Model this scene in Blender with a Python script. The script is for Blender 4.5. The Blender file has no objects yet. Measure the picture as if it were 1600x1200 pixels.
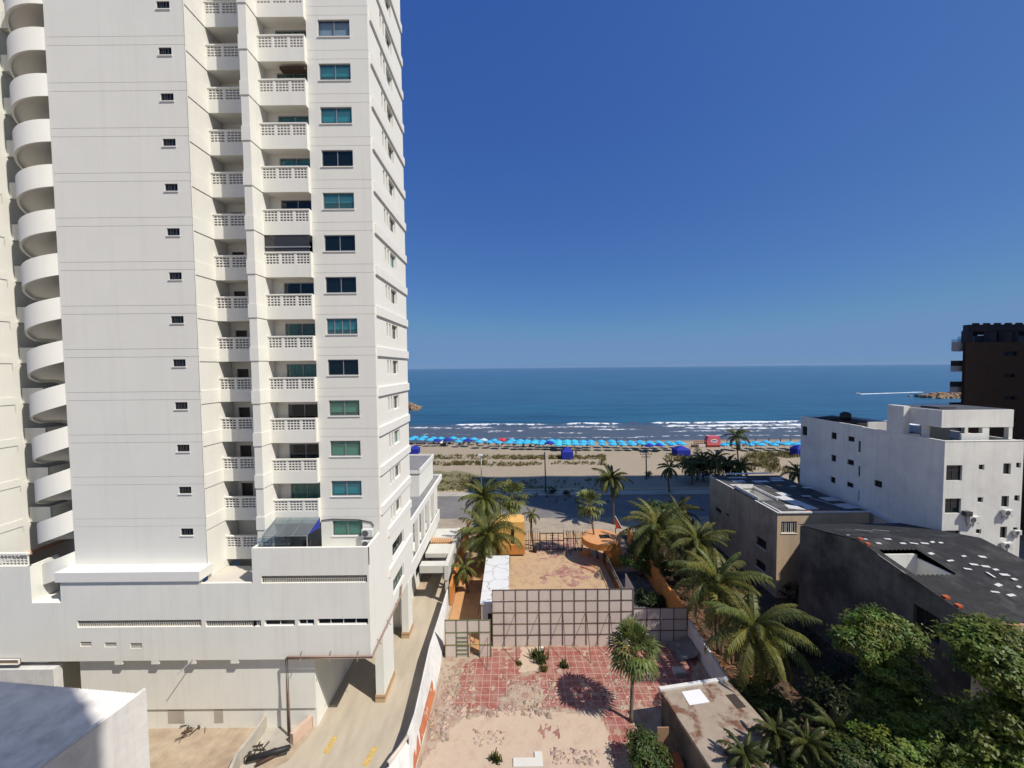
import bpy, math, random
from mathutils import Vector, Matrix, noise
R = math.radians
rnd = random.Random(7)
sc = bpy.context.scene
col = sc.collection
# ------------------------------------------------------------------ camera
F, PITCH, ROLL, CZ = 601.0, 2.42, -0.54, 24.0
cd = bpy.data.cameras.new('camera'); cam = bpy.data.objects.new('camera', cd); col.objects.link(cam)
cd.sensor_width = 36.0; cd.lens = F / 1600 * 36.0; cd.clip_start = 0.2; cd.clip_end = 60000
CM = Matrix.Rotation(R(90 - PITCH), 4, 'X') @ Matrix.Rotation(R(ROLL), 4, 'Z')
CM = Matrix.Translation((0, 0, CZ)) @ CM
cam.matrix_world = CM
sc.camera = cam
C0 = Vector((0, 0, CZ)); CR = CM.to_3x3()
def ray(px, py):
    return CR @ Vector(((px - 800) / F, (600 - py) / F, -1.0))
def at(px, py, Y):                 # the point of a vertical plane at distance Y seen at a pixel of the photograph
    d = ray(px, py); return C0 + d * (Y / d.y)
def on(px, py, z=0.0):             # the point of a level plane
    d = ray(px, py); return C0 + d * ((z - CZ) / d.z)
def atx(px, py, X):                # the point of a wall running seaward
    d = ray(px, py); return C0 + d * (X / d.x)
# ------------------------------------------------------------------ mesh building
class MB:
    def __init__(s): s.v = []; s.f = []; s.m = []; s.c = []; s.usec = False
    def add(s, vs, fs, m=0, c=None):
        n = len(s.v); s.v += [tuple(p) for p in vs]
        for f in fs: s.f.append(tuple(i + n for i in f)); s.m.append(m)
        if c is not None: s.usec = True
        s.c += [c if c is not None else (0.5, 0.5, 0.5, 1)] * len(vs)
    def quad(s, a, b, c, d, m=0, col=None): s.add([a, b, c, d], [(0, 1, 2, 3)], m, col)
    def poly(s, pts, m=0): s.add(pts, [tuple(range(len(pts)))], m)
    def box(s, x0, x1, y0, y1, z0, z1, m=0):
        if x0 > x1: x0, x1 = x1, x0
        if y0 > y1: y0, y1 = y1, y0
        if z0 > z1: z0, z1 = z1, z0
        s.add([(x0, y0, z0), (x1, y0, z0), (x1, y1, z0), (x0, y1, z0), (x0, y0, z1), (x1, y0, z1), (x1, y1, z1), (x0, y1, z1)],
              [(0, 3, 2, 1), (4, 5, 6, 7), (0, 1, 5, 4), (1, 2, 6, 5), (2, 3, 7, 6), (3, 0, 4, 7)], m)
    def obox(s, fr, u0, u1, v0, v1, n0, n1, m=0):
        O, U, V, N = fr
        P = lambda u, v, n: O + U * u + V * v + N * n
        s.add([P(u0, v0, n0), P(u1, v0, n0), P(u1, v0, n1), P(u0, v0, n1), P(u0, v1, n0), P(u1, v1, n0), P(u1, v1, n1), P(u0, v1, n1)],
              [(0, 1, 2, 3), (4, 7, 6, 5), (0, 4, 5, 1), (1, 5, 6, 2), (2, 6, 7, 3), (3, 7, 4, 0)], m)
    def prism(s, poly, z0, z1, m=0, mt=None):
        n = len(poly); vs = [(p[0], p[1], z0) for p in poly] + [(p[0], p[1], z1) for p in poly]
        s.add(vs, [(i, (i + 1) % n, n + (i + 1) % n, n + i) for i in range(n)] + [tuple(range(n - 1, -1, -1))], m)
        s.add(vs[n:], [tuple(range(n))], m if mt is None else mt)
    def tube(s, pts, rad, n=8, m=0, caps=True, c=None):
        pts = [Vector(p) for p in pts]
        if not isinstance(rad, (list, tuple)): rad = [rad] * len(pts)
        vs, fs = [], []
        for i, p in enumerate(pts):
            t = (pts[min(i + 1, len(pts) - 1)] - pts[max(i - 1, 0)])
            if t.length < 1e-9: t = Vector((0, 0, 1))
            t.normalize()
            a = t.cross(Vector((0, 0, 1)) if abs(t.z) < 0.95 else Vector((1, 0, 0))).normalized(); b = t.cross(a)
            for k in range(n):
                w = 2 * math.pi * k / n; vs.append(p + (a * math.cos(w) + b * math.sin(w)) * rad[i])
        for i in range(len(pts) - 1):
            for k in range(n):
                k2 = (k + 1) % n; fs.append((i * n + k, i * n + k2, (i + 1) * n + k2, (i + 1) * n + k))
        if caps: fs.append(tuple(range(n))[::-1]); fs.append(tuple((len(pts) - 1) * n + k for k in range(n)))
        s.add(vs, fs, m, c)
    def lathe(s, prof, cx=0, cy=0, n=24, m=0, cap=True):
        vs, fs = [], []
        for r, z in prof:
            for k in range(n):
                w = 2 * math.pi * k / n; vs.append((cx + r * math.cos(w), cy + r * math.sin(w), z))
        for i in range(len(prof) - 1):
            for k in range(n):
                k2 = (k + 1) % n; fs.append((i * n + k, i * n + k2, (i + 1) * n + k2, (i + 1) * n + k))
        if cap: fs.append(tuple((len(prof) - 1) * n + k for k in range(n))); fs.append(tuple(range(n))[::-1])
        s.add(vs, fs, m)
    def holed(s, fr, W, H, holes, depth, m=0, mr=None):
        O, U, V, N = fr
        P = lambda u, v, n: O + U * u + V * v + N * n
        us = sorted({0, W} | {min(max(x, 0), W) for h in holes for x in h[:2]}); vs = sorted({0, H} | {min(max(x, 0), H) for h in holes for x in h[2:4]})
        flip = U.cross(V).dot(N) < 0
        for i in range(len(us) - 1):
            j = 0
            while j < len(vs) - 1:
                cu = (us[i] + us[i + 1]) / 2
                inh = lambda k: any(h[0] < cu < h[1] and h[2] < (vs[k] + vs[k + 1]) / 2 < h[3] for h in holes)
                if inh(j): j += 1; continue
                k = j
                while k + 1 < len(vs) - 1 and not inh(k + 1): k += 1
                q = [P(us[i], vs[j], 0), P(us[i + 1], vs[j], 0), P(us[i + 1], vs[k + 1], 0), P(us[i], vs[k + 1], 0)]
                s.quad(*(q[::-1] if flip else q), m); j = k + 1
        for h in holes:
            a, b, c, d = h[:4]; e = [(a, c), (b, c), (b, d), (a, d)]
            for i in range(4):
                p, q = e[i], e[(i + 1) % 4]
                f = [P(p[0], p[1], 0), P(q[0], q[1], 0), P(q[0], q[1], -depth), P(p[0], p[1], -depth)]
                s.quad(*(f if flip else f[::-1]), m if mr is None else mr)
    def build(s, name, mats, parent=None, smooth=False, org=None, bevel=0):
        if not isinstance(mats, (list, tuple)): mats = [mats]
        if org is None: org = ORG.get(parent, Vector((0, 0, 0))) if parent else Vector((0, 0, 0))
        org = Vector(org)
        me = bpy.data.meshes.new(name)
        me.from_pydata([(x - org.x, y - org.y, z - org.z) for x, y, z in s.v], [], s.f)
        for mt in mats: me.materials.append(mt)
        if len(mats) > 1: me.polygons.foreach_set('material_index', s.m)
        if smooth: me.polygons.foreach_set('use_smooth', [True] * len(s.f))
        if s.usec:
            a = me.color_attributes.new('tint', 'FLOAT_COLOR', 'POINT'); a.data.foreach_set('color', [x for c in s.c for x in c])
        me.update()
        o = bpy.data.objects.new(name, me); col.objects.link(o)
        if parent: o.parent = parent
        else: o.location = org
        ORG[o] = org
        if bevel:
            b = o.modifiers.new('bevel', 'BEVEL'); b.width = bevel; b.segments = 1; b.limit_method = 'ANGLE'
        return o
ORG = {}
def tag(o, label=None, cat=None, group=None, kind=None):
    if label: o['label'] = label
    if cat: o['category'] = cat
    if group: o['group'] = group
    if kind: o['kind'] = kind
    return o
def empty(name, loc, label, cat, group=None, rz=0):
    o = bpy.data.objects.new(name, None); o.empty_display_size = 0.5; o.location = loc; o.rotation_euler = (0, 0, rz)
    col.objects.link(o); ORG[o] = Vector(loc); return tag(o, label, cat, group)
def copy_tree(o, loc=None, rz=None, parent=None, s=None):
    c = o.copy(); col.objects.link(c)
    if parent: c.parent = parent
    if loc is not None: c.location = loc
    if rz is not None: c.rotation_euler = (0, 0, rz)
    if s is not None: c.scale = (s, s, s)
    for ch in KIDS(o): copy_tree(ch, parent=c)
    return c
def KIDS(o): return [c for c in o.children]
def frame(O, U, N, V=(0, 0, 1)): return (Vector(O), Vector(U), Vector(V), Vector(N))
# ------------------------------------------------------------------ materials
def nd(nt, t, **k):
    n = nt.nodes.new(t)
    for a, b in k.items():
        if a.startswith('i_'):
            key = a[2:]; key = int(key) if key.isdigit() else key
            n.inputs[key].default_value = b
        else: setattr(n, a, b)
    return n
def base_mat(name):
    m = bpy.data.materials.new(name); m.use_nodes = True; nt = m.node_tree
    return m, nt, nt.nodes['Principled BSDF'], nt.links.new
def rgb(c): return (c[0], c[1], c[2], 1)
def pm(name, c, rough=0.8, var=0.12, scale=2.0, bump=0.15, bscale=25.0, c2=None, c2s=0.7, lo=0.5, hi=0.65, stretch=None, metal=0, spec=0.3, tint=False, streak=None):
    m, nt, b, L = base_mat(name)
    tc = nd(nt, 'ShaderNodeNewGeometry'); vec = tc.outputs['Position']
    if stretch:
        mp = nd(nt, 'ShaderNodeMapping'); mp.inputs['Scale'].default_value = stretch; L(vec, mp.inputs['Vector']); vec2 = mp.outputs[0]
    else: vec2 = vec
    n1 = nd(nt, 'ShaderNodeTexNoise', i_Scale=scale, i_Detail=6.0, i_Roughness=0.6); L(vec2, n1.inputs['Vector'])
    mr = nd(nt, 'ShaderNodeMapRange'); mr.inputs[1].default_value = 0.25; mr.inputs[2].default_value = 0.75
    mr.inputs[3].default_value = 1 - var; mr.inputs[4].default_value = 1 + var * 0.6; L(n1.outputs[0], mr.inputs[0])
    cur = None
    if c2:
        n2 = nd(nt, 'ShaderNodeTexNoise', i_Scale=c2s, i_Detail=8.0, i_Roughness=0.65); L(vec2, n2.inputs['Vector'])
        r2 = nd(nt, 'ShaderNodeMapRange'); r2.inputs[1].default_value = lo; r2.inputs[2].default_value = hi; L(n2.outputs[0], r2.inputs[0])
        mx = nd(nt, 'ShaderNodeMix', data_type='RGBA'); mx.inputs[6].default_value = rgb(c); mx.inputs[7].default_value = rgb(c2); L(r2.outputs[0], mx.inputs[0]); cur = mx.outputs[2]
    if streak:
        mp = nd(nt, 'ShaderNodeMapping'); mp.inputs['Scale'].default_value = (1.6, 1.6, 0.07); L(vec, mp.inputs['Vector'])
        n3 = nd(nt, 'ShaderNodeTexNoise', i_Scale=1.3, i_Detail=6.0, i_Roughness=0.7); L(mp.outputs[0], n3.inputs['Vector'])
        r3 = nd(nt, 'ShaderNodeMapRange'); r3.inputs[1].default_value = 0.5; r3.inputs[2].default_value = 0.78; r3.inputs[4].default_value = streak[3]; L(n3.outputs[0], r3.inputs[0])
        mx3 = nd(nt, 'ShaderNodeMix', data_type='RGBA'); mx3.inputs[6].default_value = rgb(c); mx3.inputs[7].default_value = rgb(streak[:3])
        if cur: L(cur, mx3.inputs[6])
        L(r3.outputs[0], mx3.inputs[0]); cur = mx3.outputs[2]
    if tint:
        at_ = nd(nt, 'ShaderNodeAttribute', attribute_name='tint')
        mt = nd(nt, 'ShaderNodeMix', data_type='RGBA', blend_type='MULTIPLY'); mt.inputs[0].default_value = 1; mt.inputs[6].default_value = rgb(c)
        if cur: L(cur, mt.inputs[6])
        L(at_.outputs['Color'], mt.inputs[7]); cur = mt.outputs[2]
    mm = nd(nt, 'ShaderNodeMix', data_type='RGBA', blend_type='MULTIPLY'); mm.inputs[0].default_value = 1; mm.inputs[6].default_value = rgb(c)
    if cur: L(cur, mm.inputs[6])
    L(mr.outputs[0], mm.inputs[7]); L(mm.outputs[2], b.inputs['Base Color'])
    b.inputs['Roughness'].default_value = rough; b.inputs['Metallic'].default_value = metal; b.inputs['Specular IOR Level'].default_value = spec
    if bump:
        nb = nd(nt, 'ShaderNodeTexNoise', i_Scale=bscale, i_Detail=4.0); L(vec2, nb.inputs['Vector'])
        bp = nd(nt, 'ShaderNodeBump', i_Strength=bump, i_Distance=0.02); L(nb.outputs[0], bp.inputs['Height']); L(bp.outputs[0], b.inputs['Normal'])
    return m
def leaf_mat(name, c, trans=0.27):
    m, nt, b, L = base_mat(name)
    a = nd(nt, 'ShaderNodeAttribute', attribute_name='tint')
    mx = nd(nt, 'ShaderNodeMix', data_type='RGBA', blend_type='MULTIPLY'); mx.inputs[0].default_value = 1; mx.inputs[6].default_value = rgb(c); L(a.outputs['Color'], mx.inputs[7])
    L(mx.outputs[2], b.inputs['Base Color']); b.inputs['Roughness'].default_value = 0.5; b.inputs['Specular IOR Level'].default_value = 0.35
    tr = nd(nt, 'ShaderNodeBsdfTranslucent'); L(mx.outputs[2], tr.inputs[0])
    ms = nd(nt, 'ShaderNodeMixShader'); ms.inputs[0].default_value = trans; L(b.outputs[0], ms.inputs[1]); L(tr.outputs[0], ms.inputs[2])
    L(ms.outputs[0], nt.nodes['Material Output'].inputs[0]); return m
def glass_mat(name, tint, fac=0.5, rough=0.03, dm=0.35):
    m, nt, b, L = base_mat(name); nt.nodes.remove(b)
    tr = nd(nt, 'ShaderNodeBsdfTransparent'); tr.inputs[0].default_value = rgb(tint)
    gl = nd(nt, 'ShaderNodeBsdfGlossy'); gl.inputs[0].default_value = (0.9, 0.95, 1, 1); gl.inputs['Roughness'].default_value = rough
    lw = nd(nt, 'ShaderNodeFresnel', i_IOR=1.55)
    gb = nd(nt, 'ShaderNodeNewGeometry'); sb = nd(nt, 'ShaderNodeMath', operation='SUBTRACT'); sb.inputs[0].default_value = 1; L(gb.outputs['Backfacing'], sb.inputs[1]); mu = nd(nt, 'ShaderNodeMath', operation='MULTIPLY'); L(lw.outputs[0], mu.inputs[0]); L(sb.outputs[0], mu.inputs[1])
    ms = nd(nt, 'ShaderNodeMixShader'); L(mu.outputs[0], ms.inputs[0]); L(tr.outputs[0], ms.inputs[1]); L(gl.outputs[0], ms.inputs[2])
    df = nd(nt, 'ShaderNodeBsdfDiffuse'); df.inputs[0].default_value = rgb([x * dm for x in tint])
    m2 = nd(nt, 'ShaderNodeMixShader'); m2.inputs[0].default_value = fac; L(ms.outputs[0], m2.inputs[1]); L(df.outputs[0], m2.inputs[2])
    L(m2.outputs[0], nt.nodes['Material Output'].inputs[0]); return m
M = {}
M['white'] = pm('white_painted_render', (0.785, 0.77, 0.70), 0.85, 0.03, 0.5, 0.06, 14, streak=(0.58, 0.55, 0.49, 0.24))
M['white2'] = pm('white_trim', (0.77, 0.75, 0.70), 0.8, 0.03, 1.0, 0.05, 20)
M['podium'] = pm('podium_render', (0.80, 0.785, 0.71), 0.88, 0.04, 0.6, 0.08, 18, streak=(0.50, 0.46, 0.40, 0.30))
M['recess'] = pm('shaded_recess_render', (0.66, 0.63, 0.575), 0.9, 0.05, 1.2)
M['balfloor'] = pm('darkened_balcony_floor', (0.25, 0.235, 0.21), 0.8, 0.1, 3)  # grey floor toned dark to deepen the shade behind the balcony panels
M['cream'] = pm('cream_interior_wall', (0.58, 0.54, 0.47), 0.9, 0.06, 1.2)
M['groove'] = pm('groove_shade', (0.55, 0.54, 0.52), 0.9, 0.05)
M['roofgrey'] = pm('grey_roof_membrane', (0.23, 0.225, 0.225), 0.85, 0.14, 1.2, 0.15, 12, c2=(0.19, 0.185, 0.185), c2s=0.5)
M['terracotta'] = pm('terracotta_floor', (0.55, 0.30, 0.19), 0.8, 0.12, 3)
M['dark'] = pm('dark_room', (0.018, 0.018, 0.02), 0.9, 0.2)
M['door'] = pm('dark_door', (0.03, 0.026, 0.03), 0.5, 0.2)
M['alu'] = pm('aluminium_frame', (0.32, 0.33, 0.34), 0.45, 0.05, metal=0.3)
M['alud'] = pm('dark_aluminium_frame', (0.05, 0.05, 0.055), 0.4, 0.05)
M['teal'] = glass_mat('teal_glass', (0.42, 0.82, 0.86), 0.2, 0.03, 0.4)
M['greeng'] = glass_mat('green_glass', (0.60, 0.84, 0.76), 0.2, 0.03, 0.4)
M['darkg'] = glass_mat('dark_glass', (0.10, 0.22, 0.27), 0.15)
M['smoke'] = glass_mat('smoked_glass', (0.45, 0.44, 0.43), 0.25)
M['dull'] = glass_mat('dull_glass', (0.10, 0.095, 0.09), 0.85, 0.3)
M['clearg'] = glass_mat('clear_glass', (0.75, 0.82, 0.86), 0.06)
M['blind'] = pm('pale_blind', (0.80, 0.82, 0.82), 0.9, 0.05, 3)
M['curtain'] = pm('pale_curtain', (0.50, 0.52, 0.55), 0.9, 0.3, 9, stretch=(1, 1, 0.05))
M['brownpipe'] = pm('brown_pipe', (0.30, 0.21, 0.17), 0.6, 0.15, 4)
M['tilebrown'] = pm('brown_tile_base', (0.33, 0.20, 0.12), 0.6, 0.15, 6)
M['tiletan'] = pm('tan_tile_base', (0.52, 0.37, 0.22), 0.6, 0.12, 6)
M['acwhite'] = pm('air_conditioner_casing', (0.66, 0.66, 0.63), 0.5, 0.06, 3)
M['acgrey'] = pm('fan_grille', (0.12, 0.12, 0.12), 0.5, 0.1)
M['concrete'] = pm('pale_concrete', (0.46, 0.42, 0.35), 0.9, 0.16, 1.0, 0.2, 20, c2=(0.36, 0.33, 0.28), c2s=0.4, lo=0.48, hi=0.7)
M['drive'] = pm('driveway_concrete', (0.47, 0.405, 0.31), 0.85, 0.14, 0.9, 0.15, 30, c2=(0.36, 0.30, 0.225), c2s=0.35, lo=0.45, hi=0.75, stretch=(1.6, 0.35, 1))
M['dirt'] = pm('dry_dirt', (0.44, 0.35, 0.25), 0.95, 0.25, 1.5, 0.5, 10, c2=(0.30, 0.22, 0.15), c2s=0.35, lo=0.45, hi=0.7)
M['soil'] = pm('dark_leaf_litter', (0.075, 0.05, 0.032), 0.95, 0.4, 2.5, 0.8, 9, c2=(0.16, 0.085, 0.045), c2s=0.8, lo=0.5, hi=0.62)
M['asphalt'] = pm('worn_asphalt', (0.165, 0.155, 0.148), 0.9, 0.15, 1.2, 0.2, 30, c2=(0.21, 0.195, 0.18), c2s=0.15, lo=0.4, hi=0.7)
M['pave'] = pm('pavement_concrete', (0.42, 0.385, 0.32), 0.9, 0.12, 1.0, 0.1, 20, c2=(0.34, 0.31, 0.26), c2s=0.4)
M['yellow'] = pm('worn_yellow_paint', (0.56, 0.39, 0.13), 0.85, 0.3, 5)
M['orange'] = pm('orange_stucco', (0.56, 0.235, 0.062), 0.85, 0.10, 1.4, 0.15, 18, c2=(0.48, 0.20, 0.06), c2s=0.5)
M['peach'] = pm('yellow_orange_stucco', (0.72, 0.42, 0.13), 0.85, 0.08, 1.4, 0.12, 18, streak=(0.5, 0.28, 0.1, 0.3))
M['salmon'] = pm('faded_salmon_roof_screed', (0.60, 0.29, 0.13), 0.9, 0.14, 1.6, 0.1, 18)
M['redpaint'] = pm('faded_red_paint', (0.50, 0.16, 0.07), 0.8, 0.15, 2)
M['wallwhite'] = pm('weathered_white_wall', (0.66, 0.645, 0.615), 0.9, 0.12, 1.4, 0.15, 14, c2=(0.50, 0.48, 0.46), c2s=0.8, lo=0.55, hi=0.75, streak=(0.42, 0.40, 0.38, 0.45))
M['panel'] = pm('grey_board_panel', (0.62, 0.54, 0.47), 0.75, 0.06, 1.0, 0.05, 20, c2=(0.57, 0.49, 0.43), c2s=0.6)
M['rust'] = pm('rusty_steel_tube', (0.10, 0.062, 0.045), 0.7, 0.3, 5)
M['greenpost'] = pm('green_painted_tube', (0.10, 0.16, 0.05), 0.6, 0.25, 5)
M['iron'] = pm('dark_iron', (0.055, 0.042, 0.036), 0.7, 0.25, 4)
M['tin'] = pm('galvanised_tin', (0.76, 0.73, 0.69), 0.65, 0.2, 1.1, 0.12, 8, c2=(0.58, 0.55, 0.53), c2s=0.9, lo=0.45, hi=0.65)
M['fibro'] = pm('dark_fibre_cement', (0.062, 0.060, 0.058), 0.9, 0.3, 1.3, 0.3, 10, c2=(0.125, 0.12, 0.112), c2s=0.6, lo=0.5, hi=0.68)
M['fibrol'] = pm('pale_roof_sheet', (0.50, 0.50, 0.49), 0.8, 0.15, 2)
M['rpatch'] = pm('bright_roof_sheet', (0.56, 0.56, 0.545), 0.7, 0.25, 3)
M['beige'] = pm('weathered_beige_render', (0.42, 0.345, 0.245), 0.95, 0.16, 0.8, 0.2, 14, c2=(0.25, 0.205, 0.15), c2s=0.35, lo=0.45, hi=0.7, streak=(0.13, 0.115, 0.095, 0.65))
M['beigef'] = pm('peach_render', (0.62, 0.46, 0.30), 0.95, 0.16, 1.0, 0.15, 14, c2=(0.52, 0.40, 0.28), c2s=0.5, streak=(0.25, 0.19, 0.13, 0.4))
M['sooty'] = pm('sooty_grey_render', (0.19, 0.165, 0.135), 0.95, 0.2, 0.7, 0.25, 12, c2=(0.07, 0.062, 0.053), c2s=0.3, lo=0.42, hi=0.62, streak=(0.05, 0.048, 0.045, 0.6))
M['oldwhite'] = pm('stained_white_render', (0.76, 0.745, 0.68), 0.9, 0.07, 0.7, 0.12, 14, c2=(0.60, 0.585, 0.55), c2s=0.25, lo=0.45, hi=0.75, streak=(0.40, 0.40, 0.39, 0.38))
M['brownwall'] = pm('dark_brown_brick', (0.10, 0.058, 0.036), 0.9, 0.15, 1.2, 0.2, 10)
M['darkbeam'] = pm('dark_purple_grey_beam', (0.05, 0.045, 0.055), 0.85, 0.15)
M['paleconc'] = pm('pale_grey_balcony', (0.48, 0.48, 0.50), 0.9, 0.06)
M['roofdark'] = pm('dark_flat_roof', (0.07, 0.075, 0.09), 0.9, 0.2, 1)
M['rusty'] = pm('rust_stained_screed', (0.33, 0.27, 0.21), 0.92, 0.2, 2, 0.2, 14, c2=(0.16, 0.075, 0.045), c2s=0.8, lo=0.5, hi=0.6)
M['trunk'] = pm('palm_trunk', (0.17, 0.135, 0.105), 0.9, 0.3, 6, 0.5, 12, stretch=(1, 1, 4))
M['bark'] = pm('tree_bark', (0.10, 0.075, 0.055), 0.9, 0.3, 6, 0.5, 12)
M['coco'] = leaf_mat('coconut_leaf', (0.092, 0.112, 0.030))
M['fan'] = leaf_mat('fan_palm_leaf', (0.125, 0.150, 0.048))
M['leaf'] = leaf_mat('broad_leaf', (0.078, 0.112, 0.020))
M['leafd'] = leaf_mat('dark_leaf', (0.045, 0.068, 0.018))
M['shadepalm'] = leaf_mat('shaded_palm_leaf', (0.048, 0.066, 0.020))  # coconut leaf darkened: shade painted into the colour of the low palms
M['grass'] = leaf_mat('dune_grass', (0.13, 0.135, 0.05), 0.2)
M['dead'] = leaf_mat('dry_frond', (0.21, 0.155, 0.085), 0.15)
M['ublue'] = pm('sky_blue_canvas', (0.045, 0.40, 0.66), 0.8, 0.08, 2)
M['uteal'] = pm('turquoise_canvas', (0.05, 0.47, 0.62), 0.8, 0.08, 2)
M['unavy'] = pm('navy_canvas', (0.018, 0.030, 0.30), 0.8, 0.08, 2)
M['ured'] = pm('red_canvas', (0.58, 0.03, 0.05), 0.8, 0.08, 2)
M['upale'] = pm('pale_blue_canvas', (0.45, 0.62, 0.74), 0.8, 0.08, 2)
M['pink'] = pm('pink_painted_panel', (0.66, 0.13, 0.18), 0.7, 0.08, 2)
M['signwhite'] = pm('white_sign_paint', (0.75, 0.74, 0.73), 0.6, 0.04)
M['signblack'] = pm('black_sign_paint', (0.05, 0.05, 0.06), 0.6, 0.04)
M['wood'] = pm('dark_wood_post', (0.09, 0.06, 0.045), 0.9, 0.2, 6)
M['polegrey'] = pm('concrete_pole', (0.34, 0.33, 0.31), 0.85, 0.1, 4)
M['skin'] = pm('tanned_skin', (0.28, 0.14, 0.085), 0.6, 0.05)
M['cloth'] = pm('dark_swimwear', (0.03, 0.035, 0.06), 0.8, 0.05)
M['rock'] = pm('breakwater_rock', (0.40, 0.27, 0.17), 0.95, 0.3, 0.4, 0.6, 1.0, c2=(0.20, 0.15, 0.10), c2s=0.25)
M['bin'] = pm('black_plastic', (0.02, 0.02, 0.022), 0.5, 0.1)
M['bluefab'] = pm('blue_sheet', (0.03, 0.045, 0.28), 0.7, 0.1)
M['polycarb'] = glass_mat('corrugated_polycarbonate', (0.62, 0.70, 0.74), 0.40, 0.2)
M['brickred'] = pm('orange_red_brick', (0.46, 0.10, 0.04), 0.8, 0.1, 4)
M['rubble'] = pm('rubble_stone', (0.52, 0.45, 0.38), 0.95, 0.3, 4, 0.2, 20)
M['claytile'] = pm('clay_roof_tile', (0.55, 0.33, 0.18), 0.8, 0.2, 5)
M['palewash'] = pm('white_wash_slab', (0.60, 0.58, 0.52), 0.85, 0.06, 1.2)
# ------------------------------------------------------------------ light
SUNAZ = Vector((0.848, -0.53, 0)).normalized(); SUNEL = R(52.3)
sd = (SUNAZ * math.cos(SUNEL) + Vector((0, 0, math.sin(SUNEL)))).normalized()
sl = bpy.data.lights.new('sun', 'SUN'); sl.energy = 5.0; sl.angle = R(0.5); sl.color = (1.0, 0.945, 0.86)
so = bpy.data.objects.new('sun', sl); so.rotation_euler = (-sd).to_track_quat('-Z', 'Y').to_euler(); so.location = (60, -60, 120); col.objects.link(so)
w = bpy.data.worlds.new('World'); sc.world = w; w.use_nodes = True
wn = w.node_tree; bg = wn.nodes['Background']
sky = wn.nodes.new('ShaderNodeTexSky'); sky.sky_type = 'NISHITA'; sky.sun_disc = False
sky.sun_elevation = SUNEL; sky.sun_rotation = math.atan2(SUNAZ.x, SUNAZ.y)
sky.altitude = 0; sky.air_density = 0.5; sky.dust_density = 1.0; sky.ozone_density = 3.0
sep = wn.nodes.new('ShaderNodeSeparateColor'); com = wn.nodes.new('ShaderNodeCombineColor'); wn.links.new(sky.outputs[0], sep.inputs[0])
for ch, (g_, k_) in enumerate(((0.86, 0.0690), (0.71, 0.1245), (0.33, 0.316))):       # clear tropical blue: deeper at the top, pale instead of yellow at the horizon
    pw = wn.nodes.new('ShaderNodeMath'); pw.operation = 'POWER'; pw.inputs[1].default_value = g_; ml = wn.nodes.new('ShaderNodeMath'); ml.operation = 'MULTIPLY'; ml.inputs[1].default_value = k_ / 0.1
    wn.links.new(sep.outputs[ch], pw.inputs[0]); wn.links.new(pw.outputs[0], ml.inputs[0]); cp = wn.nodes.new('ShaderNodeMath'); cp.operation = 'MINIMUM'; cp.inputs[1].default_value = (0.148, 0.280, 0.50)[ch] / 0.1; wn.links.new(ml.outputs[0], cp.inputs[0]); wn.links.new(cp.outputs[0], com.inputs[ch])
wn.links.new(com.outputs[0], bg.inputs[0]); bg.inputs[1].default_value = 0.1
sc.view_settings.view_transform = 'Standard'; sc.view_settings.look = 'None'; sc.view_settings.exposure = 0.0; sc.view_settings.gamma = 1.0
sc.cycles.use_denoising = True; sc.cycles.max_bounces = 6; sc.cycles.diffuse_bounces = 3; sc.cycles.glossy_bounces = 3; sc.cycles.transparent_max_bounces = 12
sc.cycles.caustics_reflective = False; sc.cycles.caustics_refractive = False
# ------------------------------------------------------------------ setting
def inpoly(x, y, P):
    c = False; j = len(P) - 1
    for i in range(len(P)):
        xi, yi = P[i]; xj, yj = P[j]
        if (yi > y) != (yj > y) and x < (xj - xi) * (y - yi) / (yj - yi) + xi: c = not c
        j = i
    return c
def nz(x, y, s, o=0.0): return noise.fractal(Vector((x * s + o, y * s - o, o * 1.7)), 0.9, 2.1, 5)
def gridmesh(name, x0, x1, y0, y1, nx, ny, zf, cf, mt, kind='structure', lab=None):
    vs, cs, fs = [], [], []
    for j in range(ny + 1):
        for i in range(nx + 1):
            x = x0 + (x1 - x0) * i / nx; y = y0 + (y1 - y0) * j / ny
            vs.append((x, y, zf(x, y))); cs.append(cf(x, y) if cf else (0, 0, 0, 1))
    for j in range(ny):
        for i in range(nx):
            a = j * (nx + 1) + i; fs.append((a, a + 1, a + nx + 2, a + nx + 1))
    mb = MB(); mb.v, mb.f, mb.m, mb.c, mb.usec = vs, fs, [0] * len(fs), cs, cf is not None
    return tag(mb.build(name, mt), kind=kind)
def sheet(name, pts, z, mt):
    mb = MB(); P = [(p[0], p[1], z) for p in pts]
    if sum(P[i - 1][0] * P[i][1] - P[i][0] * P[i - 1][1] for i in range(len(P))) < 0: P = P[::-1]
    mb.poly(P); return tag(mb.build(name, mt), kind='structure')
sheet('ground', [(-900, -600), (900, -600), (900, 76), (-900, 76)], -0.02, M['dirt'])
sheet('garden_soil', [(15.3, 8), (60, 8), (60, 56.2), (13.5, 56.2), (13.5, 33)], -0.01, M['soil'])
drv = [on(395, 1200), on(380, 1215), on(300, 1330), on(560, 1330), on(628, 1190)]
sheet('driveway', [(-13.3, 25.2), (-13.3, 40), (-9.6, 40), (-9.6, 56.6), (-6.5, 56.6), (-6.5, 25.0), (-6.2, 20.0), (-9.5, 14), (-18, 14), (-17.2, 20.5), (-14.0, 22.6)], 0.0, M['drive'])
for q in (((504, 1176), (512, 1179), (527, 1152), (520, 1150)), ((565, 1195), (574, 1199), (591, 1168), (584, 1165)), ((673, 913), (676, 913), (676, 905), (673, 905))):
    sheet('road_marking', [on(*p) for p in q], 0.005, M['yellow'])
sheet('road', [(-400, 60.5), (400, 60.5), (400, 71.0), (-400, 71.0)], 0.0, M['asphalt'])
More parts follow.
